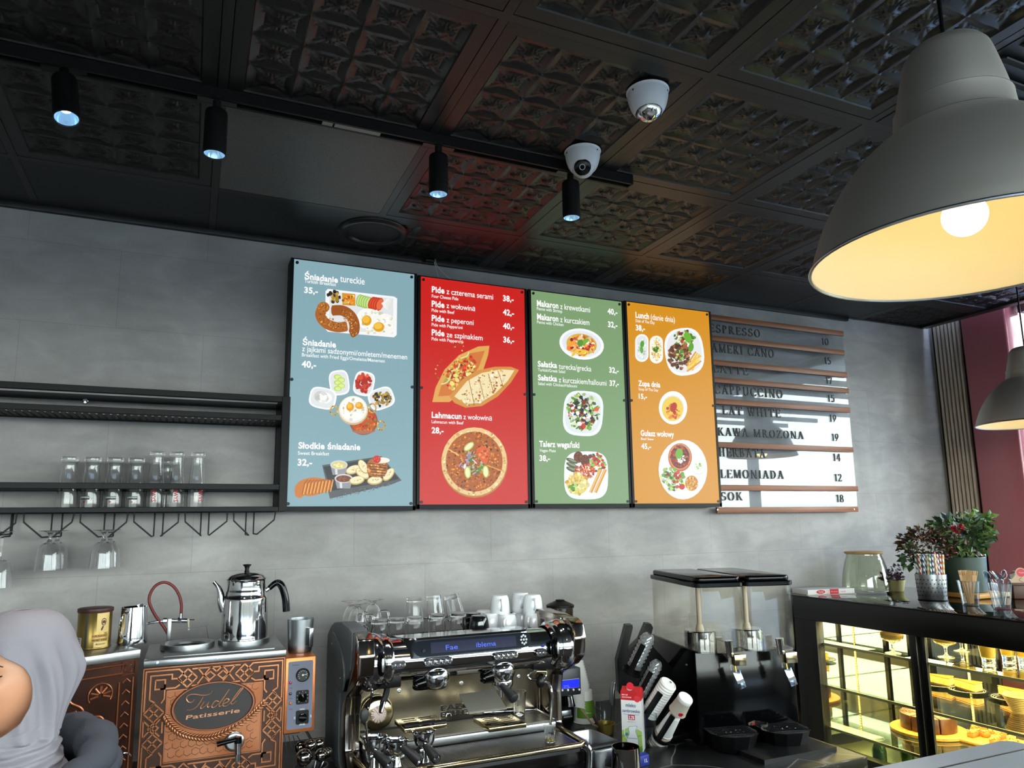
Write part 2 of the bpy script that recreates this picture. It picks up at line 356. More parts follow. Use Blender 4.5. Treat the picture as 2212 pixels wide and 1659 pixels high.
# ---------------------------------------------------------------- ceiling
cl = struct(B().box((-4.2, -7.2, CEIL + .02), (3.55, .2, CEIL + .12)), 'ceiling', mat('ceiling_deck', (20, 20, 20), .8))
TILE = mat('black_embossed_tile', (26, 25, 24), .38)
N = 26
def cellh(u, v):
    """u, v in -1..1 within one star cell"""
    au, av = abs(u), abs(v); wx = .34 * (1 - u * u); wy = .34 * (1 - v * v); dx = 1 - av; dy = 1 - au; h = 0.
    ax, ay = dx / max(wx, 1e-4), dy / max(wy, 1e-4)
    if min(ax, ay) < 1: return .30 + .55 * (1 - min(ax, ay))
    g = min(ax, ay)
    if g < 1.12: return .42
    if g < 1.25: return .05
    r = math.hypot(u, v); t = math.atan2(v, u); fl = abs(((t * 16 / (2 * math.pi)) % 1) - .5) * 2
    star = .85 * max(0, 1 - r / .52) * (.35 + .65 * fl)
    return .1 + .28 * fl * min(1, r * 2.2) + star
def tile_mesh():
    b = B(); P = .6; bar = .0125; inn = .056; M = N * 4; w = (P - 2 * inn) / M
    def z(i, j):
        u = ((i % N) + .0) / N * 2 - 1; v = ((j % N) + .0) / N * 2 - 1
        if i == M: u = 1
        if j == M: v = 1
        return -.0105 * cellh(u, v) + .011
    b.add([(inn + i * w, inn + j * w, z(i, j)) for j in range(M + 1) for i in range(M + 1)], [(j * (M + 1) + i, (j + 1) * (M + 1) + i, (j + 1) * (M + 1) + i + 1, j * (M + 1) + i + 1) for j in range(M) for i in range(M)])
    # flat border with a step down to the recess
    q = [(bar + .002, -.001), (inn - .004, -.001), (inn, .004), (inn, .012)]
    vs = []
    for d, zz in q: vs += [(d, d, zz), (P - d, d, zz), (P - d, P - d, zz), (d, P - d, zz)]
    fs = [(4 * k + i, 4 * k + 4 + i, 4 * k + 4 + (i + 1) % 4, 4 * k + (i + 1) % 4) for k in range(3) for i in range(4)]
    b.add(vs, fs); return b
first = None
Y0, X0 = -1.6, 0.
def plain(x0, y0, x1, y1, m, name='plain_tile'): return struct(B().box((x0, y0, CEIL - .001), (x1, y1, CEIL + .012)), name, m, cl)
for i in range(-7, 6):
    for j in range(-9, 2):
        x, y = X0 + i * .6, Y0 + j * .6
        if (i, j) in ((-1, 1), (2, -1)): continue
        if first is None: first = tile_mesh().build('ceiling_tile', TILE); o = first
        else: o = first.copy(); COL.objects.link(o)
        o['kind'] = 'structure'; o.parent = cl; o.location = (x, y, CEIL)
# plain perforated tile, cut tiles along the wall
def perforated():
    m = bpy.data.materials.new('perforated_grey_tile'); m.use_nodes = True; nt = m.node_tree; p = nt.nodes['Principled BSDF']; L = nt.links.new
    co = nt.nodes.new('ShaderNodeTexCoord'); vo = nt.nodes.new('ShaderNodeTexVoronoi'); vo.inputs['Scale'].default_value = 130; r = nt.nodes.new('ShaderNodeValToRGB')
    r.color_ramp.elements[0].color = lin((18, 18, 17)) + (1,); r.color_ramp.elements[0].position = .13; r.color_ramp.elements[1].color = lin((88, 88, 82)) + (1,); r.color_ramp.elements[1].position = .24
    L(co.outputs['Object'], vo.inputs['Vector']); L(vo.outputs[0], r.inputs[0]); L(r.outputs[0], p.inputs['Base Color']); p.inputs['Roughness'].default_value = .5; return m
struct(B().box((-.587, -.987, CEIL - .001), (-.013, -.413, CEIL + .01)), 'perforated_tile', perforated(), cl)
for i in range(-7, 6):
    x = i * .6; star = i in (0, 1, 2, 5)
    if star:
        o = first.copy(); COL.objects.link(o); o['kind'] = 'structure'; o.parent = cl; o.location = (x, -.4, CEIL)
    else: plain(x + .014, -.386, x + .586, .0, mat('flat_black_tile', (16, 16, 16), .4))
gr = B()
for i in range(-7, 7): gr.box((i * .6 - .0125, -7.1, CEIL - .002), (i * .6 + .0125, 0, CEIL + .01))
for j in range(-9, 3):
    for i in range(-7, 6): gr.box((i * .6 + .0125, Y0 + j * .6 - .0125, CEIL - .002), (i * .6 + .5875, Y0 + j * .6 + .0125, CEIL + .01))
struct(gr, 'grid_rail', mat('ceiling_grid_black', (34, 33, 32), .38), cl)
struct(B().box((-4.2, -.022, CEIL - .022), (2.93, 0, CEIL + .01), .003), 'trim_3', mat('flat_black_tile'))
struct(B().box((3.54, -7, CEIL - .01), (3.60, -.03, CEIL + .14), .003), 'trim_4', mat('flat_black_tile'))
struct(B().box((2.93, -.03, CEIL - .004), (3.6, -.012, CEIL + .1)), 'trim_5', mat('flat_black_tile'))
# air vent in the tile grid
av = thing('ceiling_vent', 'dark slatted air vent set in the ceiling grid beside the big pendant lamp', 'vent', (1.5, -1.9, CEIL))
part(B().box((-.285, -.285, -.004), (.285, .285, .004)), 'frame', mat('vent_frame', (26, 26, 26), .5), av)
vb = B()
for k in range(9): vb.push(Tr(0, -.24 + k * .06, -.008) @ Rx(28)).box((-.26, -.02, -.002), (.26, .02, .002)).pop()
part(vb, 'slats', mat('vent_slat', (40, 40, 40), .4), av)
# round ceiling speaker
sp_ = thing('ceiling_speaker', 'round black speaker grille set in the ceiling above the blue menu board', 'speaker', (0.005, -.235, CEIL))
part(B().lathe(smooth_prof([(.105, -.004), (.112, -.014), (.128, -.016), (.14, -.006), (.141, 0)], 5), n=48), 'rim', mat('speaker_rim', (22, 22, 23), .3), sp_)
part(B().lathe([(0, -.006), (.06, -.0055), (.107, -.004), (.107, .003)], n=48), 'grille', mat('speaker_grille', (15, 15, 16), .55, bump=(900, .3)), sp_)
# ---------------------------------------------------------------- track with spots
TY = -1.03
tr = thing('lighting_track', 'long black ceiling track carrying the four spotlights', 'track', (0, TY, CEIL), world=True)
part(B().box((-2.6, TY - .018, CEIL - .034), (.715, TY - .010, CEIL - .002)).box((-2.6, TY + .010, CEIL - .034), (.715, TY + .018, CEIL - .002)).box((-2.6, TY - .012, CEIL - .012), (.715, TY + .012, CEIL - .002)), 'rail', BLACK, tr)
part(B().box((.715, TY - .019, CEIL - .035), (.722, TY + .019, CEIL - .001), .002), 'end_cap', BLACK, tr)
part(B().box((-.33, TY - .0095, CEIL - .0335), (-.30, TY + .0095, CEIL - .02)).box((-.295, TY - .0095, CEIL - .0335), (-.16, TY + .0095, CEIL - .02)), 'joiner', mat('track_joiner', (120, 120, 112), .4, .4), tr)
def spot(x, lab, tilt=(0, 0)):
    t = thing('track_spotlight', lab, 'spotlight', (x, TY, CEIL - .034), group='spotlights on the ceiling track')
    part(B().box((-.05, -.0095, -.002), (.05, .0095, .012)), 'adapter', mat('spot_adapter', (30, 29, 28), .4), t)
    part(B().cyl((0, 0, 0), (0, 0, -.03), .011, n=16), 'stem', BLACK, t)
    part(B().lathe([(.0, -.026), (.022, -.027), (.028, -.032), (.0295, -.04), (.0295, -.155), (.0275, -.157), (.0265, -.153), (.0265, -.14)], n=32), 'housing', BLACK, t)
    part(B().lathe([(.0262, -.154), (.0235, -.146), (.012, -.128)], n=32), 'reflector', mat('spot_reflector', (150, 185, 215), .12, 1., emit=(150, 195, 230), es=.55), t)
    part(B().lathe([(0, -.1285), (.0122, -.1285), (.0122, -.127), (0, -.127)], n=20), 'lamp', mat('spot_led', (255, 255, 255), .5, emit=(235, 246, 255), es=14), t)
    l = bpy.data.lights.new('spot_beam', 'SPOT'); l.energy = 26; l.spot_size = math.radians(84); l.spot_blend = .8; l.color = (1, .97, .92); l.shadow_soft_size = .012
    o = bpy.data.objects.new('spot_beam', l); o.location = (0, 0, -.162); o.parent = t; COL.objects.link(o)
    t.rotation_euler = (math.radians(tilt[0]), math.radians(tilt[1]), 0); return t
spot(-.972, 'track spotlight furthest from the dome cameras, above the black bar shelf', (-14, -8))
spot(-.612, 'track spotlight below the plain perforated ceiling tile')
spot(.022, 'track spotlight between the perforated tile and the dome camera with the black lens')
spot(.484, 'track spotlight nearest the end cap of the ceiling track')
# ---------------------------------------------------------------- dome cameras
def dome_cam(x, y, face, lab, eye):
    t = thing('dome_camera', lab, 'security camera', (x, y, CEIL), face)
    W_ = mat('camera_white', (214, 214, 216), .35)
    part(B().lathe(smooth_prof([(0.001, 0), (.055, 0), (.0565, -.006), (.055, -.022), (.049, -.045), (.041, -.060), (.036, -.064)], 4), n=40), 'mount', W_, t)
    for k in range(3):
        a = math.radians(90 + k * 120); part(B().sph((math.cos(a) * .0535, math.sin(a) * .0535, -.012), .0042, 8, 6), 'notch', PLASTIC, t)
    part(B().sph((0, -.004, -.052), .038, 28, 18), 'ball', W_ if eye else mat('camera_ball_mirror', (205, 205, 205), .06, 1.), t)
    if eye:
        d = Vector((0, -.86, -.5)).normalized(); c = Vector((0, -.004, -.052))
        part(B().push(Matrix.Translation(c + d * .026) @ d.to_track_quat('Z', 'Y').to_matrix().to_4x4()).lathe([(0, .0125), (.018, .0120), (.0245, .009), (.027, .004), (.027, -.004)], n=36).pop(), 'lens_plate', GLOSSB, t)
        part(B().push(Matrix.Translation(c + d * .0386) @ d.to_track_quat('Z', 'Y').to_matrix().to_4x4()).torus((0, 0, 0), .0085, .0011, 24, 8).pop(), 'lens_ring', W_, t)
    return t
dome_cam(.486, -1.475, -20, 'white dome camera with a mirrored ball, on the ceiling tile further from the track', False)
dome_cam(.482, -1.118, -34, 'white dome camera with a black lens plate, beside the ceiling track', True)
# ================================================================ backlit menu boards
FILM = print_mat('backlit_film', 1.0)
BY = -.10
def rgb(*c): return lin(c)
boards = [  # screen corners in the photograph tl, tr, br, bl ; colour ; label
    ((634, 558), (896, 594), (890, 1092), (619, 1095), (134, 170, 180), 'pale blue backlit menu board of breakfasts, the first of four on the wall'),
    ((910, 598), (1133, 625), (1140, 1089), (905, 1090), (205, 28, 20), 'red backlit menu board listing pide and lahmacun'),
    ((1147, 628), (1341, 651), (1360, 1088), (1155, 1088), (126, 160, 112), 'green backlit menu board of pasta, salads and a vegan plate'),
    ((1353, 653), (1529, 673), (1556, 1087), (1371, 1088), (216, 146, 10), 'amber backlit menu board of lunch, soup and beef stew, next to the clear drinks board')]
def cv(A, k):   # crop coordinates -> photograph pixels
    return (600 + A[0] / 2.861, 540 + A[1] / 2.861) if k < 2 else (1120 + A[0] / 3.19, 600 + A[1] / 3.19)
class Pic(B):
    """flat printed shapes in crop coordinates, layer on layer"""
    def __init__(s, k, seed=1): B.__init__(s); s.k = k; s.n = 0; s.r = random.Random(seed)
    def pt(s, A):
        p = at(*cv(A, s.k), y=BY - .0016); return (p.x, p.y - s.n * .000004, p.z)
    def poly(s, P, c): s.n += 1; s.c = lin(c); s.add([s.pt(p) for p in P], [tuple(range(len(P)))]); return s
    def ell(s, x, y, rx, ry, c, rot=0, sq=2.0, n=28, a0=0, a1=360):
        P = []
        for i in range(n):
            t = math.radians(a0 + (a1 - a0) * i / (n if a1 - a0 == 360 else n - 1)); ct, st = math.cos(t), math.sin(t)
            X = rx * math.copysign(abs(ct) ** (2 / sq), ct); Y = ry * math.copysign(abs(st) ** (2 / sq), st); r = math.radians(rot)
            P.append((x + X * math.cos(r) - Y * math.sin(r), y + X * math.sin(r) + Y * math.cos(r)))
        return s.poly(P, c)
    def blobs(s, x, y, rx, ry, n, size, cols, rot=0, lean=1.6, ring=0):
        rr = s.r; r0 = math.radians(rot)
        for _ in range(n):
            a = rr.uniform(0, 6.283); q = rr.uniform(ring, 1) ** .5; X, Y = rx * q * math.cos(a), ry * q * math.sin(a)
            cx, cy = x + X * math.cos(r0) - Y * math.sin(r0), y + X * math.sin(r0) + Y * math.cos(r0)
            w = rr.uniform(*size); h = w / rr.uniform(1, lean); t0 = rr.uniform(0, 3.14); c = rr.choice(cols); d = rr.uniform(.82, 1.14)
            s.poly([(cx + w * math.cos(t) * math.cos(t0) - h * math.sin(t) * math.sin(t0), cy + w * math.cos(t) * math.sin(t0) + h * math.sin(t) * math.cos(t0)) for t in (k * 1.0472 + rr.uniform(-.25, .25) for k in range(6))], tuple(min(255, v * d) for v in c))
        return s
    def stroke(s, P, w, c):
        P = [Vector((p[0], p[1], 0)) for p in P]; L_, R_ = [], []
        for i, p in enumerate(P):
            d = (P[min(i + 1, len(P) - 1)] - P[max(i - 1, 0)]).normalized(); n_ = Vector((-d.y, d.x, 0)); ww = w[i] if isinstance(w, (list, tuple)) else w
            L_.append(p + n_ * ww / 2); R_.append(p - n_ * ww / 2)
        s.n += 1; s.c = lin(c); Q = [s.pt(p) for p in L_ + R_]; n_ = len(P)
        s.add(Q, [(i, i + 1, n_ + i + 1, n_ + i) for i in range(n_ - 1)]); return s
GRN = [(96, 150, 40), (140, 190, 70), (60, 110, 30), (190, 215, 120)]; REDS = [(200, 40, 20), (225, 80, 40), (170, 30, 20)]; BRN = [(110, 60, 25), (150, 90, 40), (80, 42, 20), (180, 110, 60)]
WHT = [(250, 250, 245), (235, 236, 230)]; YEL = [(240, 200, 90), (250, 225, 140), (225, 170, 60)]; ORG = [(220, 120, 30), (240, 150, 50), (190, 85, 25)]; BLK = [(30, 28, 32), (50, 45, 45)]
TXT = {0: [('Śniadanie', 165, 178, 372, 140, 1), ('tureckie', 385, 196, 537, 152, 0), ('Turkish Breakfast', 165, 201, 361, 178, 0), ('35,-', 163, 263, 248, 226, 1),
           ('Śniadanie', 153, 586, 360, 547, 1), ('z jajkami sadzonymi/omletem/menemen', 150, 625, 800, 590, 0), ('Breakfast with Fried Eggs/Omelette/Menemen', 149, 657, 662, 634, 0), ('40,-', 147, 723, 237, 682, 1),
           ('Słodkie śniadanie', 127, 1226, 510, 1186, 1), ('Sweet Breakfast', 124, 1265, 318, 1242, 0), ('32,-', 122, 1331, 212, 1290, 1)],
       1: [('Pide', 952, 260, 1030, 222, 1), ('z czterema serami', 1043, 272, 1331, 236, 0), ('38,-', 1392, 314, 1458, 278, 1), ('Four Cheese Pide', 952, 293, 1116, 272, 0),
           ('Pide', 951, 349, 1030, 311, 1), ('z wołowiną', 1043, 358, 1220, 324, 0), ('42,-', 1392, 400, 1460, 364, 1), ('Pide with Beef', 951, 381, 1092, 360, 0),
           ('Pide', 951, 437, 1030, 399, 1), ('z peperoni', 1043, 447, 1210, 413, 0), ('40,-', 1392, 485, 1461, 449, 1), ('Pide with Pepperoni', 951, 470, 1142, 449, 0),
           ('Pide', 951, 526, 1030, 488, 1), ('ze szpinakiem', 1043, 538, 1266, 503, 0), ('36,-', 1394, 570, 1461, 534, 1), ('Pide with Pepperoni', 951, 558, 1142, 537, 0),
           ('Lahmacun', 951, 1036, 1136, 999, 1), ('z wołowiną', 1147, 1046, 1324, 1012, 0), ('Lahmacun with Beef', 951, 1070, 1148, 1049, 0), ('28,-', 951, 1131, 1025, 1094, 1)],
       2: [('Makaron', 127, 194, 275, 152, 1), ('z krewetkami', 288, 215, 493, 174, 0), ('40,-', 614, 248, 682, 209, 1), ('Penne with Shrimp', 127, 222, 301, 199, 0),
           ('Makaron', 128, 286, 275, 244, 1), ('z kurczakiem', 288, 305, 489, 264, 0), ('32,-', 617, 338, 682, 299, 1), ('Penne with Chicken', 128, 314, 310, 292, 0),
           ('Sałatka', 133, 611, 266, 571, 1), ('turecka/grecka', 278, 627, 501, 588, 0), ('32,-', 625, 652, 691, 614, 1), ('Turkish/Greek Salad', 134, 643, 321, 621, 0),
           ('Sałatka', 134, 705, 266, 665, 1), ('z kurczakiem/halloumi', 278, 720, 606, 681, 0), ('37,-', 628, 743, 692, 705, 1), ('Salad with Chicken/Halloumi', 135, 738, 403, 716, 0),
           ('Talerz wegański', 143, 1163, 420, 1122, 1), ('Vegan Plate', 145, 1199, 257, 1178, 0), ('38,-', 145, 1261, 217, 1221, 1)],
       3: [('Lunch', 807, 274, 900, 233, 1), ('(danie dnia)', 912, 288, 1077, 247, 0), ('Dish of The Day', 808, 305, 938, 284, 0), ('38,-', 809, 361, 872, 322, 1),
           ('Zupa dnia', 826, 744, 977, 706, 1), ('Soup of The Day', 828, 775, 964, 755, 0), ('15,-', 829, 832, 886, 797, 1),
           ('Gulasz wołowy', 842, 1088, 1072, 1048, 1), ('Beef Stew', 844, 1117, 932, 1100, 0), ('45,-', 847, 1178, 913, 1140, 1)]}
for k, (tl, tr_, br_, bl, col, lab) in enumerate(boards):
    Q = [at(*c, y=BY) for c in (tl, tr_, br_, bl)]
    t = thing('menu_board', lab, 'menu board', (Q[3].x, 0, Q[3].z), world=True, group='backlit menu boards')
    x0, x1 = (Q[0].x + Q[3].x) / 2, (Q[1].x + Q[2].x) / 2; z0, z1 = (Q[2].z + Q[3].z) / 2, (Q[0].z + Q[1].z) / 2
    e = .0115
    fr = B().box((x0 - e, BY - .002, z0 - e - .006), (x1 + e, -.005, z0)).box((x0 - e, BY - .002, z1), (x1 + e, -.005, z1 + .004)).box((x0 - e - .001, BY - .002, z0 - e - .006), (x0, -.005, z1 + .004)).box((x1, BY - .002, z0 - e - .006), (x1 + e + .001, -.005, z1 + .004))
    part(fr, 'frame', BLACK, t)
    pb = B(); pb.c = lin(col); pb.box((x0, BY + .0, z0), (x1, BY + .012, z1)); panel = part(pb, 'light_panel', FILM, t, smooth=0)
    tb = B(); tb.c = (1., 1., 1.)
    for s, ul, vb_, ur, vt, bold in TXT[k]:
        a, b, c = at(*cv((ul, vb_), k), y=BY - .0015), at(*cv((ur, vb_), k), y=BY - .0015), at(*cv((ul, vt), k), y=BY - .0015)
        tb.text(s, (a.x, BY - .0015, a.z), b.x - a.x, c.z - a.z, bold=bold)
    part(tb, 'lettering', FILM, t, smooth=0)
    db = B()
    for xx, zz in ((x0 + .012, z1 - .014), (x1 - .012, z1 - .014), (x0 + .006, (z0 + z1) / 2), (x1 - .006, (z0 + z1) / 2), (x0 + .008, z0 + .01), (x1 - .008, z0 + .01)):
        part(B().cyl((xx, BY - .004, zz), (xx, BY + .001, zz), .0065, n=14), 'fixing_stud', mat('stud_dark', (40, 44, 46), .5), t)
    def pic(p): part(p, 'food_picture', FILM, t, smooth=0)
    if k == 0:
        p = Pic(0, 1); p.poly([(310, 240), (720, 288), (738, 300), (735, 525), (718, 540), (310, 505), (295, 490), (295, 255)], (246, 248, 250)); p.poly([(318, 255), (715, 300), (712, 520), (318, 490)], (226, 230, 232))
        p.blobs(345, 290, 38, 36, 26, (11, 15), BLK + [(190, 150, 50)]); p.poly([(397, 265), (478, 272), (480, 345), (400, 340)], (214, 150, 40)); p.blobs(438, 305, 36, 32, 40, (6, 12), YEL + ORG)
        for i in range(5): p.ell(505 + i * 14, 312 + i * 4, 20, 38, (150, 195, 80), 12); p.ell(506 + i * 14, 312 + i * 4, 15, 32, (205, 228, 150), 12)
        for i in range(4): p.ell(585 + i * 14, 330 + i * 2, 26, 42, (205, 60, 30), 20); p.ell(590 + i * 14, 330 + i * 2, 20, 35, (230, 110, 70), 20)
        for i in range(3): p.poly([(640 + i * 26, 330), (680 + i * 14, 298), (708, 320 + i * 14), (690, 372), (660 + i * 10, 360)], (244 - i * 8, 244 - i * 8, 238 - i * 8))
        p.ell(570, 430, 84, 66, (250, 250, 244), 15, 2.3); p.ell(650, 460, 76, 68, (247, 247, 240), 0, 2.3); p.blobs(615, 450, 110, 75, 60, (5, 14), [(255, 255, 250), (232, 226, 190), (240, 238, 220)])
        p.ell(549, 436, 30, 32, (226, 160, 30)); p.ell(545, 430, 22, 22, (244, 190, 60)); p.ell(624, 476, 34, 30, (226, 160, 30)); p.ell(620, 470, 25, 20, (246, 196, 70))
        path = bez([(285, 345, 0), (262, 400, 0), (300, 455, 0), (370, 478, 0), (430, 470, 0)], 6); p.stroke(path, [50] + [62] * (len(path) - 2) + [40], (172, 98, 30))
        path = bez([(330, 375, 0), (400, 375, 0), (452, 410, 0), (475, 470, 0), (462, 540, 0)], 6); p.stroke(path, [30] + [64] * (len(path) - 4) + [44, 28, 8], (158, 84, 26)); p.ell(282, 355, 38, 34, (180, 104, 34))
        for c in ((300, 430, 55, 34, 30), (370, 468, 60, 26, 10), (430, 410, 55, 28, 40), (470, 480, 22, 55, 0), (280, 355, 34, 28, 0)): p.blobs(*c[:4], 60, (2, 5), [(226, 170, 90), (120, 62, 18), (196, 128, 56)], c[4])
        pic(p)
        p = Pic(0, 2)
        for (x, y, rx, ry, rt) in ((380, 820, 62, 78, -8), (533, 826, 64, 76, 12), (278, 916, 84, 66, 12), (640, 918, 80, 66, -20)): p.ell(x, y, rx, ry, (248, 249, 250), rt, 3.2); p.ell(x, y, rx * .86, ry * .86, (226, 230, 232), rt, 3.2)
        for i in range(5): p.ell(370 + (i % 2) * 22, 785 + i * 18, 24, 16, (190, 220, 90), 10); p.ell(372 + (i % 2) * 22, 786 + i * 18, 17, 11, (222, 238, 150), 10)
        p.blobs(532, 825, 46, 56, 40, (10, 20), REDS); p.ell(265, 905, 40, 34, (206, 208, 206)); p.ell(290, 915, 46, 34, (250, 250, 248)); p.blobs(275, 912, 40, 30, 8, (14, 24), WHT)
        p.blobs(640, 920, 58, 46, 60, (8, 13), BLK + [(200, 150, 40), (150, 130, 50)])
        p.ell(530, 1058, 88, 86, (150, 84, 50)); p.ell(530, 1056, 78, 76, (196, 84, 22)); p.blobs(530, 1056, 72, 70, 110, (4, 11), ORG + REDS + [(160, 150, 40)]); p.ell(530, 1104, 80, 34, (176, 110, 84), 0, 2, 20, 20, 160)
        p.ell(466, 992, 92, 90, (206, 186, 150)); p.ell(466, 986, 88, 84, (240, 232, 214)); p.ell(466, 982, 80, 76, (250, 249, 244)); p.blobs(466, 985, 70, 66, 40, (4, 12), [(235, 225, 190), (255, 255, 252)])
        p.ell(447, 970, 24, 26, (232, 160, 26), 15); p.ell(502, 962, 24, 22, (232, 160, 26), 15); p.ell(443, 964, 15, 15, (248, 196, 66)); p.ell(498, 957, 15, 13, (248, 196, 66))
        for x, y in ((347, 992), (638, 1085), (585, 978)): p.stroke([(x + 22 * math.cos(a / 10 * 6.283), y + 28 * math.sin(a / 10 * 6.283)) for a in range(11)], 9, (206, 160, 70)); p.blobs(x, y, 24, 30, 12, (3, 6), [(240, 210, 130), (150, 110, 40)], ring=.8)
        pic(p)
        p = Pic(0, 3); p.poly([(275, 1330), (640, 1274), (765, 1424), (700, 1450), (322, 1537)], (86, 88, 92)); p.poly([(283, 1340), (636, 1284), (750, 1415), (690, 1428), (330, 1490)], (46, 48, 52))
        p.blobs(520, 1490, 210, 14, 90, (2, 4), [(150, 150, 155), (60, 62, 66)], -14)
        for x, y, c, r in ((378, 1336, (222, 206, 130), 54), (407, 1420, (120, 62, 30), 56)):
            p.poly([(x - r, y - 10), (x + r, y - 10), (x + r * .72, y + 54), (x - r * .72, y + 54)], (150, 152, 158)); p.poly([(x - r * .5, y - 6), (x - r * .2, y - 6), (x - r * .15, y + 52), (x - r * .4, y + 52)], (222, 224, 228)); p.ell(x, y - 8, r, 28, (212, 214, 218)); p.ell(x, y - 6, r * .84, 21, c); p.blobs(x, y - 6, r * .6, 14, 14, (4, 9), [tuple(min(255, v + 30) for v in c)])
        for x, y, a in ((466, 1358, -20), (522, 1382, 35), (528, 1340, 60), (488, 1424, -10), (600, 1425, -6), (685, 1388, -50)): p.ell(x, y, 48, 26, (206, 178, 96), a); p.ell(x, y - 3, 42, 21, (246, 236, 196), a); p.blobs(x, y - 3, 26, 8, 8, (3, 6), [(226, 204, 140)], a)
        p.ell(614, 1345, 64, 60, (176, 104, 34), 0, 2.6); p.blobs(614, 1350, 56, 50, 60, (5, 12), [(214, 140, 50), (150, 80, 26), (232, 170, 90)])
        for i in range(5): p.stroke([(556 + i * 6, 1318 + i * 18), (672 - i * 2, 1332 + i * 16)], 5, (92, 44, 16))
        p.ell(640, 1300, 52, 18, (248, 240, 222)); p.ell(612, 1294, 24, 24, (204, 30, 26)); p.blobs(612, 1294, 18, 18, 14, (2, 3), [(246, 130, 90)])
        path = bez([(125, 1500, 0), (150, 1450, 0), (215, 1432, 0), (290, 1425, 0), (338, 1412, 0)], 5); p.stroke([(v.x, v.y + 30) for v in path], [24, 40, 56, 72, 86, 96, 104, 108, 112, 112, 112, 110, 104, 98, 90, 84, 74, 66, 54, 40, 14][:len(path)], (206, 118, 30))
        for i in range(9): p.stroke([(150 + i * 21, 1512 + (i % 2) * 6 - i * 2), (166 + i * 21, 1440 - i * 3), (186 + i * 20, 1420)], 5, (150, 72, 14)); p.stroke([(158 + i * 21, 1510 - i * 2), (174 + i * 21, 1444 - i * 3)], 6, (246, 178, 74))
        pic(p)
    if k == 1:
        p = Pic(1, 5)
        p.poly([(1308, 592), (1240, 596), (1120, 650), (1030, 740), (975, 850), (955, 940), (1060, 940), (1180, 860), (1270, 740), (1300, 650)], (226, 168, 84)); p.poly([(1280, 622), (1180, 640), (1080, 730), (1010, 840), (990, 905), (1060, 900), (1160, 830), (1240, 730)], (214, 120, 52))
        p.blobs(1130, 760, 120, 62, 200, (6, 18), REDS + ORG + YEL + [(240, 210, 120), (180, 190, 90)], -50); p.blobs(1060, 680, 40, 150, 40, (3, 7), [(150, 90, 30), (246, 204, 120)], 40, ring=.7)
        for a in (0, 1, 2): p.stroke(bez([(1010 + a * 60, 830 - a * 80, 0), (1050 + a * 60, 815 - a * 80, 0), (1070 + a * 55, 770 - a * 70, 0)], 4), 9, (214, 224, 150))
        p.poly([(1490, 742), (1440, 722), (1340, 722), (1230, 745), (1140, 800), (1060, 905), (1090, 945), (1160, 975), (1260, 965), (1360, 905), (1440, 820)], (214, 146, 66)); p.poly([(1462, 744), (1380, 738), (1260, 760), (1170, 810), (1090, 905), (1160, 952), (1250, 945), (1340, 890), (1420, 810)], (244, 226, 176))
        p.blobs(1270, 850, 170, 68, 150, (3, 9), [(206, 140, 60), (178, 104, 36), (250, 240, 210), (232, 206, 150)], -36)
        for a in range(4): p.stroke([(1180 + a * 60, 800 - a * 18), (1215 + a * 60, 960 - a * 36)], 4, (170, 118, 60))
        pic(p)
        p = Pic(1, 6); p.ell(1215, 1314, 206, 218, (186, 128, 60)); p.ell(1214, 1308, 202, 212, (236, 200, 138)); p.blobs(1214, 1308, 196, 206, 70, (5, 12), [(250, 226, 180), (222, 170, 100)], ring=.8)
        p.ell(1214, 1308, 176, 186, (178, 92, 24)); p.blobs(1214, 1308, 172, 182, 520, (4, 9), ORG + BRN + [(214, 128, 40), (160, 70, 20)]); p.blobs(1205, 1320, 80, 70, 70, (3, 22), [(220, 210, 226), (170, 150, 180), (90, 130, 50), (150, 180, 90)], lean=5)
        p.poly([(1225, 1230), (1262, 1210), (1302, 1228), (1308, 1268), (1285, 1330), (1262, 1312), (1232, 1268)], (224, 96, 40)); p.blobs(1266, 1262, 34, 30, 20, (5, 12), [(240, 140, 70), (206, 70, 26)])
        for x, y, a in ((1180, 1215, -40), (1284, 1370, 85), (1172, 1375, 85)): p.ell(x, y, 38, 20, (190, 200, 90), a); p.ell(x, y, 31, 14, (240, 240, 190), a)
        p.stroke([(1040, 1225), (1120, 1270)], 6, (240, 200, 120)); p.stroke([(1290, 1330), (1400, 1372)], 6, (226, 170, 80)); pic(p)
    if k == 2:
        p = Pic(2, 7); p.ell(435, 457, 155, 106, (250, 252, 255), 10); p.ell(435, 455, 136, 90, (228, 234, 240), 10); p.ell(435, 458, 106, 72, (226, 176, 70), 10); p.blobs(432, 465, 104, 70, 80, (8, 26), YEL + ORG, 10, 3.4); p.blobs(430, 450, 92, 52, 30, (9, 16), [(244, 200, 160), (250, 226, 200)] + REDS)
        for i in range(4): p.ell(385 + i * 22, 520 - (i % 2) * 16, 30, 9, (240, 196, 70), -50 + i * 20)
        p.ell(448, 445, 42, 16, (120, 176, 60), -30); p.ell(425, 450, 20, 24, (90, 150, 46)); pic(p)
        p = Pic(2, 8); p.ell(445, 935, 138, 156, (240, 246, 252), 4, 3.2); p.ell(445, 933, 122, 138, (226, 232, 236), 4, 3); p.blobs(445, 925, 112, 122, 190, (8, 20), GRN + GRN + WHT + [(120, 40, 60)], lean=2.4); p.blobs(445, 925, 100, 112, 16, (15, 22), REDS); p.blobs(445, 925, 96, 108, 22, (11, 16), BLK, lean=1.1); p.blobs(440, 930, 90, 100, 16, (12, 20), WHT, lean=1.3); pic(p)
        p = Pic(2, 9); p.ell(466, 1362, 152, 166, (240, 244, 246), 0, 3.4); p.ell(466, 1360, 138, 150, (250, 250, 250), 0, 3.2); p.blobs(530, 1275, 66, 66, 70, (7, 18), GRN + REDS + [(120, 40, 90)], lean=2); p.blobs(545, 1262, 40, 50, 8, (10, 15), REDS, lean=1.2)
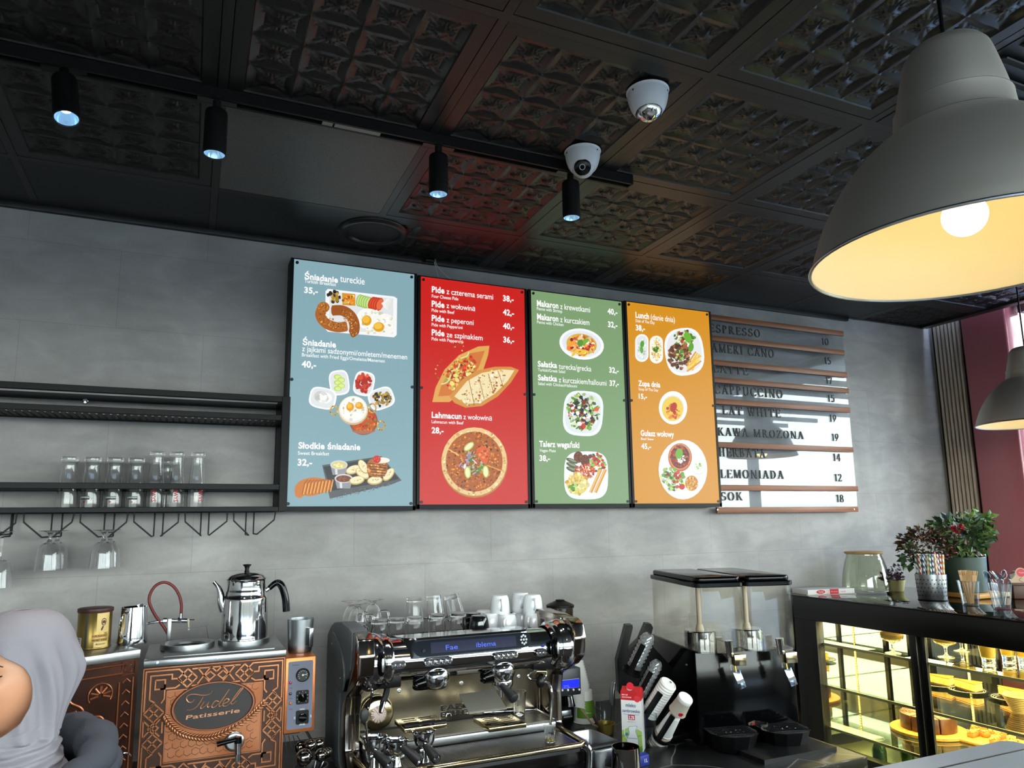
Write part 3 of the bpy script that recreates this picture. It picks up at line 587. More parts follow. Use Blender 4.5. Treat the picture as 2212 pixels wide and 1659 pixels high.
        for x, y in ((412, 1236), (458, 1258)): p.ell(x, y, 32, 40, (110, 52, 24)); p.blobs(x, y, 26, 33, 30, (3, 7), [(150, 78, 36), (84, 38, 18)])
        for i in range(3): p.ell(368, 1262 + i * 30, 42, 15, (84, 92, 62), 22); p.ell(370, 1258 + i * 30, 30, 6, (150, 156, 120), 22)
        p.blobs(455, 1335, 68, 52, 170, (4, 9), REDS + ORG); p.ell(405, 1425, 74, 70, (226, 214, 120)); p.blobs(405, 1420, 76, 74, 90, (6, 18), YEL + [(246, 240, 180), (220, 210, 120)]); p.blobs(375, 1440, 30, 26, 12, (8, 18), GRN)
        for x in (540, 572): p.stroke([(x + 26, 1320), (x - 44, 1480)], 22, (220, 150, 60)); p.stroke([(x + 22, 1322), (x - 48, 1478)], 8, (246, 200, 110))
        pic(p)
    if k == 3:
        p = Pic(3, 10); p.ell(1143, 510, 134, 164, (246, 248, 250), -8, 2.7); p.ell(1143, 508, 118, 146, (232, 234, 236), -8, 2.6); p.blobs(1140, 430, 76, 66, 90, (8, 20), GRN + WHT + [(200, 60, 40), (130, 40, 60)], 20, 2.4)
        p.blobs(1108, 540, 76, 86, 150, (7, 17), BRN + [(90, 60, 30)]); p.blobs(1110, 530, 30, 36, 12, (7, 14), GRN)
        for i in range(10): p.stroke([(1222 + (i % 4) * 12, 510 + i * 9), (1160 + (i % 3) * 18, 600 + i * 5)], 11, random.Random(i).choice([(244, 196, 60), (226, 160, 30), (250, 214, 100)]))
        p.ell(1165, 410, 24, 40, (110, 180, 40), -20); p.ell(1188, 480, 18, 32, (96, 164, 36), 10); pic(p)
        p = Pic(3, 11); p.poly([(850 + a, 484 + b) for a, b in arc(0, -50, 46, 180, 360, 10) + arc(0, 50, 46, 0, 180, 10)], (246, 248, 248)); p.poly([(850 + a, 484 + b) for a, b in arc(0, -48, 36, 180, 360, 10) + arc(0, 48, 36, 0, 180, 10)], (226, 232, 230)); p.blobs(850, 484, 30, 74, 34, (4, 10), WHT + [(214, 224, 214)]); p.ell(852, 458, 14, 24, (84, 160, 50), 10); p.ell(848, 496, 12, 24, (96, 172, 60), -6)
        p.poly([(950 + a, 495 + b) for a, b in arc(0, -50, 46, 180, 360, 10) + arc(0, 50, 46, 0, 180, 10)], (246, 246, 244)); p.blobs(950, 492, 34, 78, 150, (3, 8), YEL + [(250, 236, 160)]); p.blobs(950, 490, 28, 20, 9, (8, 15), GRN); pic(p)
        p = Pic(3, 12); p.ell(1065, 896, 98, 115, (248, 250, 250)); p.ell(1063, 900, 78, 90, (226, 226, 216)); p.ell(1062, 903, 73, 84, (240, 206, 76)); p.blobs(1070, 925, 52, 46, 50, (6, 17), [(214, 90, 20), (196, 60, 16), (232, 140, 36), (246, 190, 60)], 40); p.ell(1068, 892, 22, 34, (184, 44, 14), 20); pic(p)
        p = Pic(3, 13); p.ell(1133, 1322, 168, 206, (238, 240, 242)); p.ell(1133, 1316, 160, 196, (250, 250, 250)); p.ell(1113, 1238, 82, 98, (196, 104, 56)); p.ell(1113, 1234, 75, 90, (226, 140, 86)); p.ell(1113, 1234, 66, 80, (120, 44, 20)); p.blobs(1113, 1234, 64, 78, 150, (5, 12), BRN + REDS + [(90, 40, 24)]); p.blobs(1115, 1238, 34, 38, 18, (7, 13), WHT); p.ell(1106, 1212, 26, 36, (110, 180, 50), 10)
        p.ell(1240, 1302, 48, 58, (226, 228, 228)); p.ell(1240, 1298, 44, 52, (250, 252, 250)); p.ell(1240, 1298, 36, 42, (232, 238, 230)); p.blobs(1238, 1296, 20, 24, 8, (4, 8), GRN)
        p.blobs(1062, 1385, 86, 74, 120, (8, 18), GRN + GRN + WHT, 30, 2.2); p.blobs(1060, 1390, 70, 60, 8, (12, 18), REDS); p.ell(1126, 1440, 20, 20, (206, 30, 30)); p.ell(1192, 1416, 45, 53, (206, 140, 50)); p.blobs(1192, 1416, 42, 49, 120, (3, 6), YEL + ORG); pic(p)
# cable and hook in the gap above the red board
cbl = thing('loose_cable', 'thin white cable looping down from the ceiling edge behind the red menu board', 'cable', (0.3, -.04, 2.86), world=True)
part(B().tube(bez([at(940, 560, y=-.03), at(944, 574, y=-.035), at(958, 590, y=-.04), at(976, 606, y=-.03)], 6), .0018, 6), 'wire', mat('cable_white', (190, 190, 186), .5), cbl)
part(B().tube(bez([at(936, 560, y=-.03), at(942, 580, y=-.03), at(948, 606, y=-.03)], 5), .0018, 6), 'second_wire', mat('cable_white'), cbl)
hk = at(925, 566, y=-.02); tag(B().cyl((hk.x - .02, -.04, hk.z), (hk.x + .02, -.04, hk.z), .009).box((hk.x - .012, -.04, hk.z - .004), (hk.x + .012, -.001, hk.z + .01)).build('cable_clip', BLACK), 'small black clip on the wall above the red menu board', 'clip')
# ================================================================ clear drinks board with wooden rails
AY = -.045
A0, A1 = at(1536, 690, y=AY).x - .02, at(1822, 716, y=AY).x
# serif capitals: strokes in a 1 x 1 cell; thick stems, thin hairlines, small feet
def serif(ch):
    T, t, S = .15, .06, .07; P = []
    def v(x, y0=0., y1=1., w=T, s0=1, s1=1):
        P.append([(x - w / 2, y0), (x + w / 2, y0), (x + w / 2, y1), (x - w / 2, y1)])
        if s0: P.append([(x - w / 2 - S, y0), (x + w / 2 + S, y0), (x + w / 2, y0 + .05), (x - w / 2, y0 + .05)])
        if s1: P.append([(x - w / 2 - S, y1), (x - w / 2, y1 - .05), (x + w / 2, y1 - .05), (x + w / 2 + S, y1)])
    def h(x0, x1, y, w=t): P.append([(x0, y - w / 2), (x1, y - w / 2), (x1, y + w / 2), (x0, y + w / 2)])
    def d(x0, y0, x1, y1, w): P.append([(x0 - w / 2, y0), (x0 + w / 2, y0), (x1 + w / 2, y1), (x1 - w / 2, y1)])
    def foot(x, y, up=0): P.append([(x - .13, y), (x + .13, y), (x + .1, y + (.05 if not up else -.05)), (x - .1, y + (.05 if not up else -.05))])
    def ring(cx, cy, rx, ry, a0=0, a1=360, tw=T, th=t, n=26):
        o = [(cx + rx * math.cos(math.radians(a0 + (a1 - a0) * i / n)), cy + ry * math.sin(math.radians(a0 + (a1 - a0) * i / n))) for i in range(n + 1)]
        q = [(cx + (rx - tw) * math.cos(math.radians(a0 + (a1 - a0) * i / n)), cy + (ry - th) * math.sin(math.radians(a0 + (a1 - a0) * i / n))) for i in range(n + 1)]
        for i in range(n): P.append([o[i], o[i + 1], q[i + 1], q[i]])
    w = .7
    if ch == 'I': v(.2); w = .4
    elif ch in 'EF':
        v(.2); h(.2, .62, .97); h(.2, .52, .52); P.append([(.6, .97), (.66, .97), (.66, .78), (.62, .78)]); P.append([(.5, .6), (.54, .6), (.54, .44), (.5, .44)])
        if ch == 'E': h(.2, .66, .03); P.append([(.64, .03), (.72, .24), (.69, .24), (.6, .03)])
    elif ch == 'L': v(.2); h(.2, .62, .03); P.append([(.6, .03), (.68, .28), (.65, .28), (.56, .03)]); w = .66
    elif ch == 'T': v(.38, s1=0); h(.03, .73, .97); P.append([(.03, .97), (.09, .97), (.05, .76), (.02, .76)]); P.append([(.67, .97), (.73, .97), (.74, .76), (.71, .76)]); w = .76
    elif ch == 'H': v(.2); v(.68); h(.2, .68, .52); w = .88
    elif ch == 'N': v(.17, w=t * 1.1); v(.73, w=t * 1.1); d(.17, 1, .73, 0, T * 1.1); w = .9
    elif ch == 'M': v(.16, w=t * 1.2); v(.86, w=T); d(.18, 1, .5, .02, T); d(.82, 1, .5, .02, t); w = 1.02
    elif ch == 'U': v(.2, .3, s0=0); v(.7, .3, w=t * 1.2, s0=0); ring(.44, .32, .315, .33, 180, 360, T, t * 1.3); w = .86
    elif ch == 'A': d(.12, 0, .42, 1, t * 1.2); d(.72, 0, .42, 1, T * 1.15); h(.22, .62, .33); foot(.12, 0); foot(.72, 0); w = .84
    elif ch == 'W': d(.12, 1, .34, 0, T); d(.52, 1, .34, 0, t * 1.2); d(.52, 1, .74, 0, T); d(.94, 1, .74, 0, t * 1.2); foot(.12, 1, 1); foot(.94, 1, 1); foot(.52, 1, 1); w = 1.06
    elif ch == 'K': v(.2); d(.26, .42, .66, 1, t * 1.3); d(.72, 0, .38, .6, T * 1.1); foot(.66, 1, 1); foot(.72, 0); w = .84
    elif ch == 'Z': h(.1, .64, .97); h(.08, .68, .03); d(.14, .04, .6, .96, T * 1.1); P.append([(.1, .97), (.16, .97), (.12, .78), (.08, .78)]); P.append([(.62, .03), (.68, .03), (.7, .24), (.67, .24)]); w = .76
    elif ch in 'PRB':
        v(.2); ring(.3, .74, .32, .27, -90, 90, T, t); h(.2, .32, .97); h(.2, .32, .5)
        if ch == 'R': d(.74, 0, .42, .5, T * 1.1); foot(.74, 0); w = .84
        if ch == 'B': ring(.32, .27, .36, .27, -90, 90, T, t); h(.2, .34, .03); w = .76
    elif ch == 'C': ring(.42, .5, .38, .52, 45, 318, T, t); P.append([(.68, .68), (.72, .68), (.72, .99), (.68, .92)]); P.append([(.68, .1), (.7, .02), (.74, .24), (.71, .26)]); w = .8
    elif ch == 'O' or ch == '0': ring(.44, .5, .4, .52, tw=T); w = .88
    elif ch == 'D': v(.2); ring(.32, .5, .46, .5, -90, 90, T, t); h(.2, .34, .97); h(.2, .34, .03); w = .86
    elif ch == 'S': ring(.36, .74, .27, .28, 40, 270, T * .8, t); ring(.36, .26, .3, .28, -140, 90, T * .8, t); P.append([(.55, .74), (.59, .74), (.59, 1.), (.55, .96)]); P.append([(.1, .26), (.06, .26), (.06, 0), (.1, .04)]); w = .7
    elif ch == '1': v(.28, s1=0); P.append([(.28, 1), (.22, 1), (.06, .86), (.08, .82), (.24, .9)]); w = .5
    elif ch == '2': ring(.34, .7, .3, .32, -10, 165, T * .9, t); P.append([(.64, .68), (.5, .66), (.06, .08), (.12, .04)]); P.append([(.05, 0), (.62, 0), (.7, .24), (.66, .24), (.58, .13), (.08, .13)]); w = .72
    elif ch == '4': v(.5, s1=0); h(.04, .72, .3, .08); P.append([(.5, 1), (.44, 1), (.02, .3), (.1, .3)]); w = .76
    elif ch == '5': h(.16, .62, .95, .1); P.append([(.14, 1), (.2, 1), (.18, .56), (.12, .56)]); ring(.32, .32, .32, .34, -150, 120, T * .9, t); w = .7
    elif ch == '7': h(.08, .66, .94, .11); P.append([(.66, .98), (.58, .94), (.22, 0), (.36, 0)]); P.append([(.08, .99), (.12, .99), (.1, .74), (.06, .74)]); w = .72
    elif ch == '8': ring(.36, .74, .27, .27, tw=T * .8); ring(.36, .26, .32, .28, tw=T * .9); w = .74
    elif ch == '9': ring(.36, .66, .31, .35, tw=T * .9); P.append([(.67, .66), (.53, .6), (.2, .0), (.14, .04)]); w = .74
    return P, w
db = thing('drinks_price_board', 'clear acrylic drinks price board with wooden rails and black letters on the grey wall', 'price board', (A0, -.01, 1.7), world=True)
zt, zb = at(1817, 716, y=AY).z, at(1849, 1098, y=AY).z
part(B().box((A0, AY - .002, zb), (A1 - .012, AY + .002, zt)), 'acrylic_sheet', thin_glass('acrylic', (244, 246, 248), 1.5, 1.1), db)
WOOD = mat('oiled_pine', (150, 92, 58), .45, noise=(3, (122, 72, 44), (1, 1, 24)))
rails = [(1537, 687, 1818, 722), (1539, 729, 1820, 763), (1541, 775, 1826, 811), (1544, 820, 1829, 845), (1547, 866, 1832, 887), (1553, 955, 1839, 972), (1560, 1050, 1849, 1056), (1545, 1101, 1849, 1100)]
for (u0, v0, u1, v1) in rails:
    a, b = at(u0, v0, y=AY), at(u1, v1, y=AY); zc = (a.z + b.z) / 2
    part(B().box((A0 if u0 != 1545 else a.x, AY - .016, b.z - .0145), (b.x, AY - .002, b.z + .0145), .0015), 'wooden_rail', WOOD, db)
for u, v in ((1550, 1101), (1845, 1100)):
    q = at(u, v, y=AY - .017); part(B().cyl((q.x, AY - .0185, q.z), (q.x, AY - .015, q.z), .004, n=12), 'screw', STEEL, db)
def board_row(s, ul, vb_, ur, vb2, ht):
    a, b = at(ul, vb_, y=AY - .006), at(ur, vb2, y=AY - .006); glyphs = []; x = 0.
    for ch in s:
        if ch == ' ': x += .55; continue
        P, w = serif(ch); glyphs.append((x, P)); x += w + .16
    sc = (b.x - a.x) / (x - .16); hh = ht
    for gx, P in glyphs:
        g = B()
        for q in P: g.prism([(a.x + (gx + px) * sc, (a.z + b.z) / 2 + py * hh) for px, py in q], AY - .0065, AY - .002, 'xz')
        part(g, 'letter', mat('letter_black', (18, 19, 20), .5), db, smooth=0)
for row in (('ESPRESSO', 1533, 717, 1643, 728, .043), ('AMERI CANO', 1538, 760, 1673, 772, .045), ('LATTE', 1541, 803, 1617, 811, .042), ('CAPPUCCINO', 1544, 850, 1692, 860, .047), ('LAT WHITE', 1561, 895, 1687, 902, .045),
            ('KAWA MROZONA', 1551, 941, 1737, 948, .042), ('HERBATA', 1554, 987, 1654, 988, .046), ('LEMONIADA', 1557, 1032, 1694, 1035, .044), ('SOK', 1558, 1081, 1605, 1081, .042),
            ('10', 1776, 744, 1791, 746, .04), ('15', 1782, 786, 1796, 787, .04), ('17', 1785, 828, 1799, 830, .04), ('15', 1789, 867, 1804, 869, .04), ('19', 1793, 911, 1808, 912, .042), ('19', 1798, 952, 1813, 953, .042),
            ('14', 1801, 996, 1817, 996, .042), ('12', 1804, 1040, 1820, 1040, .042), ('18', 1808, 1085, 1824, 1085, .042)): board_row(*row)
# ================================================================ wall shelf with hanging racks
SF, SBk, SXR, SXL = -.22, -.012, -.296, -1.75
def P2(u, v, y=SF): return at(u, v, y=y)
sh = thing('bar_shelf', 'black metal wall shelf with stemware hangers beside the pale blue menu board', 'shelf', ((SXL + SXR) / 2, 0, 1.74), world=True)
z_b0, z_b1 = 1.746, P2(600, 1094).z; z_m0, z_m1 = P2(600, 1058).z, P2(600, 1046).z; z_s0, z_s1 = P2(600, 908).z, P2(600, 896).z; z_t0, z_t1 = P2(600, 868).z, P2(610, 856).z
w = .03
fb = B()
for y0, y1 in ((SF, SF + .018), (SBk - .018, SBk)):
    for z0, z1 in ((z_b0, z_b1), (z_m0, z_m1), (z_s0, z_s1), (z_t0, z_t1)): fb.box((SXL, y0, z0), (SXR - w, y1, z1), .0015, 1)
    fb.box((SXR - w, y0, z_b0), (SXR, y1, z_t1), .0015, 1).box((SXL - w, y0, z_b0), (SXL, y1, z_t1), .0015, 1)
for z0, z1 in ((z_b0, z_b1), (z_m0, z_m1), (z_s0, z_s1), (z_t0, z_t1)): fb.box((SXR - w, SF + .018, z0), (SXR, SBk - .018, z1)).box((SXL - w, SF + .018, z0), (SXL, SBk - .018, z1))
part(fb, 'frame', BLACK, sh)
sl = B(); x = SXL
while x < SXR - w: sl.box((x, SF + .018, z_s0 + .004), (x + .0135, SBk - .018, z_s0 + .007)); x += .022
part(sl, 'slats', BLACK, sh)
gb = B(); x = SXL
while x < SXR - w: gb.box((x, SF + .018, z_b0 + .008), (x + .012, SBk - .018, z_b0 + .011)); x += .022
part(gb, 'lower_slats', BLACK, sh)
q = at(184, 866, y=SBk - .018); part(B().lathe([(0, .002), (.008, .0015), (.0095, 0)], n=18).push(Matrix.Identity(4)).pop() if 0 else B().push(Tr(q.x, q.y, q.z) @ Rx(90)).lathe([(0, .0025), (.0075, .002), (.0095, 0)], n=18).pop(), 'wall_bolt', CHROME, sh)
# hanger wires: pixel outlines of the front hooks, run back to the wall side
def hanger(front):
    pts = [at(u, v, y=SF + .012) for u, v in front]; yb = SBk - .03
    zb = z_b0; b = B(); o = pts
    b.tube([(o[0].x, SF + .012, zb + .002)] + [tuple(p) for p in o] , .0026, 6)
    end = o[-1]; b.tube([tuple(end), (end.x, yb, end.z)], .0026, 6); b.tube([(end.x, yb, end.z), (end.x, yb, zb + .004)], .0026, 6)
    part(b, 'hanger_wire', BLACK, sh)
hang = [[(-22, 1110), (-22, 1130), (-4, 1160)], [(36, 1110), (33, 1130), (0, 1155)], [(52, 1112), (51, 1128), (90, 1161)], [(160, 1112), (155, 1128), (114, 1160)], [(174, 1112), (173, 1128), (212, 1160)], [(276, 1112), (273, 1128), (234, 1160)], [(290, 1112), (289, 1127), (327, 1159)],
        [(386, 1110), (385, 1128), (347, 1158)], [(400, 1110), (400, 1127), (434, 1157)], [(491, 1110), (490, 1126), (452, 1156)], [(505, 1110), (505, 1125), (537, 1156)], [(595, 1108), (592, 1123), (555, 1154)]]
for h in hang: hanger(h)
# ---------------------------------------------------------------- glasses on the shelf
def shell(outer, t=.0022, base=.008):
    """closed glass wall from an outer profile running from the base up to the rim"""
    inner = [(max(r - t, .001), z) for r, z in outer if z > outer[0][1] + base]
    return [(0, outer[0][1])] + outer + inner[::-1] + [(0, inner[0][1])]
def beer_glass(name, h, prof, lab, x, zt, marks):
    """stands upside down: rim on the shelf, thick foot up"""
    t = thing(name, lab, 'beer glass', (x, -.12, z_b0 + .0115), group='beer glasses on the shelf')
    pr_ = smooth_prof(prof, 4); out = [(r, h - z) for r, z in pr_]          # prof runs foot -> rim, z from the foot
    inner = [(r - .0022, z) for r, z in out if z < h - .016]
    part(B().lathe([(0, h)] + out + inner[::-1] + [(0, inner[0][1])], n=32), 'glass_body', GLASS, t)
    return t
short = [(.0235, 0), (.0262, .003), (.0258, .018), (.0240, .026), (.0243, .050), (.0290, .095), (.0310, .135), (.0312, .165), (.0305, .182)]
tall = [(.0225, 0), (.0245, .003), (.0245, .014), (.0222, .018), (.0222, .045), (.0250, .085), (.0290, .125), (.0305, .165), (.0300, .207)]
INKG = mat('print_green', (46, 60, 48), .4); INKR = mat('print_red', (190, 22, 40), .4); INKW = mat('print_white', (200, 200, 200), .4)
def on_glass(t, body, h, z, rad, ht, m, name, ang, flip=True, plate=False):
    b = B()
    def wp(a, c): th = math.radians(ang) - (a / rad) * (-1 if flip else 1); return Vector((rad * math.sin(th), -rad * math.cos(th), z + (-c if flip else c)))
    b.text(body, (0, 0, 0), height=ht, center=True, bold=1, warp=wp)
    part(b, name, m, t, smooth=0)
for i, (u, lab) in enumerate(((152, 'upturned short beer glass without a label at the end of the shelf row'), (202, 'short beer glass upside down with a dark label, next to the unlabelled glass'), (250, 'upturned short beer glass with dark label, third from the unlabelled end'), (296, 'short beer glass upside down with a dark label, next to the tall red-lettered glasses'))):
    x = at(u, 985, y=-.12).x; t = beer_glass('beer_glass', .182, short, lab, x, 0, 0)
    if i:
        rad = .0316
        b = B(); n = 10
        for k in range(n):
            a0, a1 = [math.radians(-38 + 60 * (k + d) / n - (20 if i == 1 else 0)) for d in (0, 1)]
            b.add([(rad * math.sin(a), -rad * math.cos(a), z) for a, z in ((a0, .034), (a1, .034), (a1, .046), (a0, .046))], [(0, 1, 2, 3)])
        part(b, 'label_band', INKG, t); on_glass(t, 'Heineken', .182, .0437, .0318, .006, INKW, 'lettering', -8 - (20 if i == 1 else 0))
        a = math.radians(-10 - (20 if i == 1 else 0)); st = [(.0045 * (1 if k % 2 else .42) * math.sin(k * .6283), .0045 * (1 if k % 2 else .42) * math.cos(k * .6283)) for k in range(10)]
        part(B().add([(.0317 * math.sin(a + p / .0317), -.0317 * math.cos(a + p / .0317), .026 + q_) for p, q_ in st], [tuple(range(10))]), 'star', INKR, t)
for i, (u, lab) in enumerate(((340, 'tall beer glass upside down with red vertical letters, beside the short labelled glasses'), (383, 'tall beer glass upside down with red vertical letters, middle of three'), (428, 'tall upturned beer glass with red letters at the empty end of the row'))):
    x = at(u, 985, y=-.12).x; t = beer_glass('beer_glass', .207, tall, lab, x, 0, 0)
    b = B(); rad = .0308; ang = math.radians((-18, -6, 16)[i])
    def wp(a, c): th = ang + c / rad; return Vector((rad * math.sin(th), -rad * math.cos(th), .026 + a))
    b.text('ŻYWIEC', (0, 0, 0), width=.056, height=.0125, bold=1, warp=wp); part(b, 'lettering', INKR, t, smooth=0)
    on_glass(t, 'ŻYWIEC', .2, .098, .0272, .006, INKW, 'small_lettering', (-8, -4, 10)[i])
x = at(364, 1000, y=-.06).x; t = beer_glass('beer_glass', .182, short, 'short plain beer glass half hidden behind the tall red-lettered glasses', x, 0, 0); t.location.y = -.055
# hanging stemware
def stem_glass(u, y, zf, lab, big=1., drop=0.):
    x = at(u, 1185, y=y).x; t = thing('stem_glass', lab, 'wine glass', (x, y, zf), group='stemware hanging under the shelf')
    k = big
    out = smooth_prof([(.0005, 0), (.03, -.0005), (.033, -.002), (.012, -.006), (.006, -.014), (.0055, -.03 - drop), (.010, -.038 - drop), (.024, -.048 - drop), (.033, -.068 - drop), (.036, -.098 - drop), (.0385, -.128 - drop)], 4)
    out = [(r * k, z) for r, z in out]; n = [i for i, p in enumerate(out) if p[1] < -.044 - drop]
    inn = [(out[i][0] - .0014, out[i][1]) for i in n]
    part(B().lathe(out + inn[::-1] + [(0, inn[0][1] - .001)], n=32), 'glass_body', GLASS, t); return t
zr = at(240, 1158, y=SF + .012).z
stem_glass(222, SF + .03, zr + .022, 'stemmed glass hanging upside down, front of its rack slot, nearest the hanger row middle')
stem_glass(236, SF + .13, zr + .022, 'stemmed glass hanging just behind the one nearest the row middle')
stem_glass(106, SF + .03, zr + .022, 'stemmed glass hanging upside down in front, in the second occupied rack slot')
stem_glass(122, SF + .12, zr + .022, 'stemmed glass hanging just behind the front one in the second occupied slot')
stem_glass(1, SF + .03, zr + .022, 'long-stemmed wine glass hanging cut off by the picture edge', 1.05, .05)
# ================================================================ pendant lamps
BRUSH = mat('brushed_aluminium', (208, 204, 198), .5, .92, bump=(60, .04, (1, 1, 14)))
ENAM = mat('lamp_inside_white', (244, 232, 200), .5)
def pendant(x, y, zr, lab, k=1., power=1.1):
    t = thing('pendant_lamp', lab, 'pendant lamp', (x, y, zr), group='metal pendant lamps')
    dome = smooth_prof([(.235, 0), (.2335, .004), (.226, .03), (.207, .08), (.176, .135), (.14, .178), (.108, .205), (.096, .214)], 5)
    neck = [(.0935, .216), (.089, .225), (.086, .258)]; cap = smooth_prof([(.083, .258), (.078, .285), (.066, .338), (.060, .352), (.048, .364), (.02, .371), (.006, .372)], 4)
    part(B().lathe([(r * k, z * k) for r, z in dome], n=64), 'shade', BRUSH, t)
    part(B().lathe([((r - .0025) * k, z * k + .0005) for r, z in dome] + [(.03 * k, .216 * k)], n=64), 'shade_lining', ENAM, t)
    part(B().torus((0, 0, 0), .235 * k, .0028 * k, 64, 8), 'rim', STEEL, t)
    part(B().lathe([(r * k, z * k) for r, z in neck], n=48), 'neck', BRUSH, t); part(B().lathe([(.087 * k, .256 * k), (.0855 * k, .258 * k)] + [(r * k, z * k + .001) for r, z in cap], n=48), 'cap', BRUSH, t)
    part(B().cyl((0, 0, .20 * k), (0, 0, .13 * k), .021 * k, .024 * k), 'socket', mat('lamp_socket', (228, 220, 200), .5), t)
    part(B().sph((0, 0, .068 * k), (.033 * k,) * 3, 24, 16).cyl((0, 0, .13 * k), (0, 0, .09 * k), .016 * k, .024 * k), 'bulb', mat('warm_bulb', (255, 255, 255), .4, emit=(255, 226, 168), es=5), t)
    part(B().cyl((0, 0, .37 * k), (0, 0, CEIL - zr), .0035, n=8), 'cord', PLASTIC, t)
    l = bpy.data.lights.new('bulb_light', 'POINT'); l.energy = power; l.color = (1., .76, .30); l.shadow_soft_size = .036 * k
    o = bpy.data.objects.new('bulb_light', l); o.location = (0, 0, .026 * k); o.parent = t; COL.objects.link(o)
    return t
p1 = pendant(.495, -2.29, 2.108, 'large brushed metal pendant lamp closest to the ceiling vent, lit, with yellowish inside')
p2 = pendant(3.0, -.93, 2.122, 'smaller looking metal pendant lamp hanging in front of the red column and window')
part(B().lathe(smooth_prof([(.0, -.05), (.03, -.05), (.052, -.012), (.055, 0)], 4), (0, 0, CEIL - 2.122), n=32), 'ceiling_rose', BRUSH, p2)
# ================================================================ back counter
CT = .88
SLATE = mat('black_slate', (26, 26, 27), .32, bump=(14, .12))
def veined():
    m = bpy.data.materials.new('black_veined_worktop'); m.use_nodes = True; nt = m.node_tree; p = nt.nodes['Principled BSDF']; L = nt.links.new
    co = nt.nodes.new('ShaderNodeTexCoord'); n = nt.nodes.new('ShaderNodeTexNoise'); n.inputs['Scale'].default_value = 2.2; n.inputs['Detail'].default_value = 3
    ad = nt.nodes.new('ShaderNodeVectorMath'); ad.operation = 'ADD'; L(co.outputs['Object'], ad.inputs[0]); sc = nt.nodes.new('ShaderNodeVectorMath'); sc.operation = 'SCALE'; sc.inputs['Scale'].default_value = .35; L(n.outputs['Color'], sc.inputs[0]); L(sc.outputs[0], ad.inputs[1])
    vo = nt.nodes.new('ShaderNodeTexVoronoi'); vo.feature = 'DISTANCE_TO_EDGE'; vo.inputs['Scale'].default_value = 3.4; L(ad.outputs[0], vo.inputs['Vector']); r = nt.nodes.new('ShaderNodeValToRGB')
    r.color_ramp.elements[0].color = lin((130, 126, 120)) + (1,); r.color_ramp.elements[0].position = .0; r.color_ramp.elements[1].color = lin((24, 24, 25)) + (1,); r.color_ramp.elements[1].position = .011
    L(vo.outputs['Distance'], r.inputs[0]); L(r.outputs[0], p.inputs['Base Color']); p.inputs['Roughness'].default_value = .34; return m
VEIN = veined()
ct = thing('bar_counter', 'black veined stone back counter carrying the coffee machine and tea boiler', 'counter', (-.5, -.5, 0), world=True)
part(B().box((-2.8, -1.08, CT - .045), (1.563, -.002, CT), .004), 'worktop', VEIN, ct)
part(B().box((-2.8, -1.04, .08), (1.53, -.01, CT - .045)), 'cabinet_body', mat('cabinet_black', (20, 20, 21), .5), ct)
part(B().box((-2.8, -1.0, 0), (1.5, -.01, .08)), 'plinth', PLASTIC, ct)
# ================================================================ tea boiler with copper front
COP = mat('raised_copper', (178, 122, 88), .36, .85, noise=(9, (146, 92, 62)))
COPD = mat('oxidised_copper', (66, 44, 34), .5, .5, noise=(14, (60, 38, 30)))
COPM = mat('copper_field', (164, 108, 76), .42, .8, noise=(7, (140, 82, 50)))
SATIN = mat('satin_steel', (150, 152, 154), .33, 1., bump=(30, .03, (1, 20, 1)))
BF = -.6; TZ = 1.316
bo = thing('tea_boiler', 'tea boiler with embossed copper front, oval name plaque, steel top and tap', 'tea boiler', (-.53, -.44, CT), world=True)
X0b, X1b = -.724, -.331
part(B().box((X0b + .004, BF + .006, CT + .02), (X1b - .004, -.29, TZ - .02)), 'body', mat('boiler_side_steel', (60, 62, 66), .45, .7), bo)
part(B().box((X0b - .001, BF - .006, TZ - .021), (X1b + .002, -.287, TZ), .003).box((X0b + .05, BF + .02, TZ), (X1b - .03, -.31, TZ + .0035), .001), 'steel_top', SATIN, bo)
for u, v in ((340, 1431), (470, 1420)):
    q = at(u, v, y=BF - .008); part(B().cyl((q.x, BF - .009, q.z), (q.x, BF - .005, q.z), .0042, n=12), 'rivet', CHROME, bo)
for k in range(4):
    part(B().cyl((X0b + .03 + (k % 2) * .33, BF + .03 + (k // 2) * .25, CT), (X0b + .03 + (k % 2) * .33, BF + .03 + (k // 2) * .25, CT + .02), .016), 'foot', PLASTIC, bo)
fp = part(B().box((X0b, BF, CT + .022), (X1b, BF + .006, TZ - .021)), 'front_panel', COPD, bo)
PW = X1b - X0b; zt_ = TZ - .024
def pp(s, t, d=0.): return (X0b + s * PW, BF - d, zt_ - t * PW)
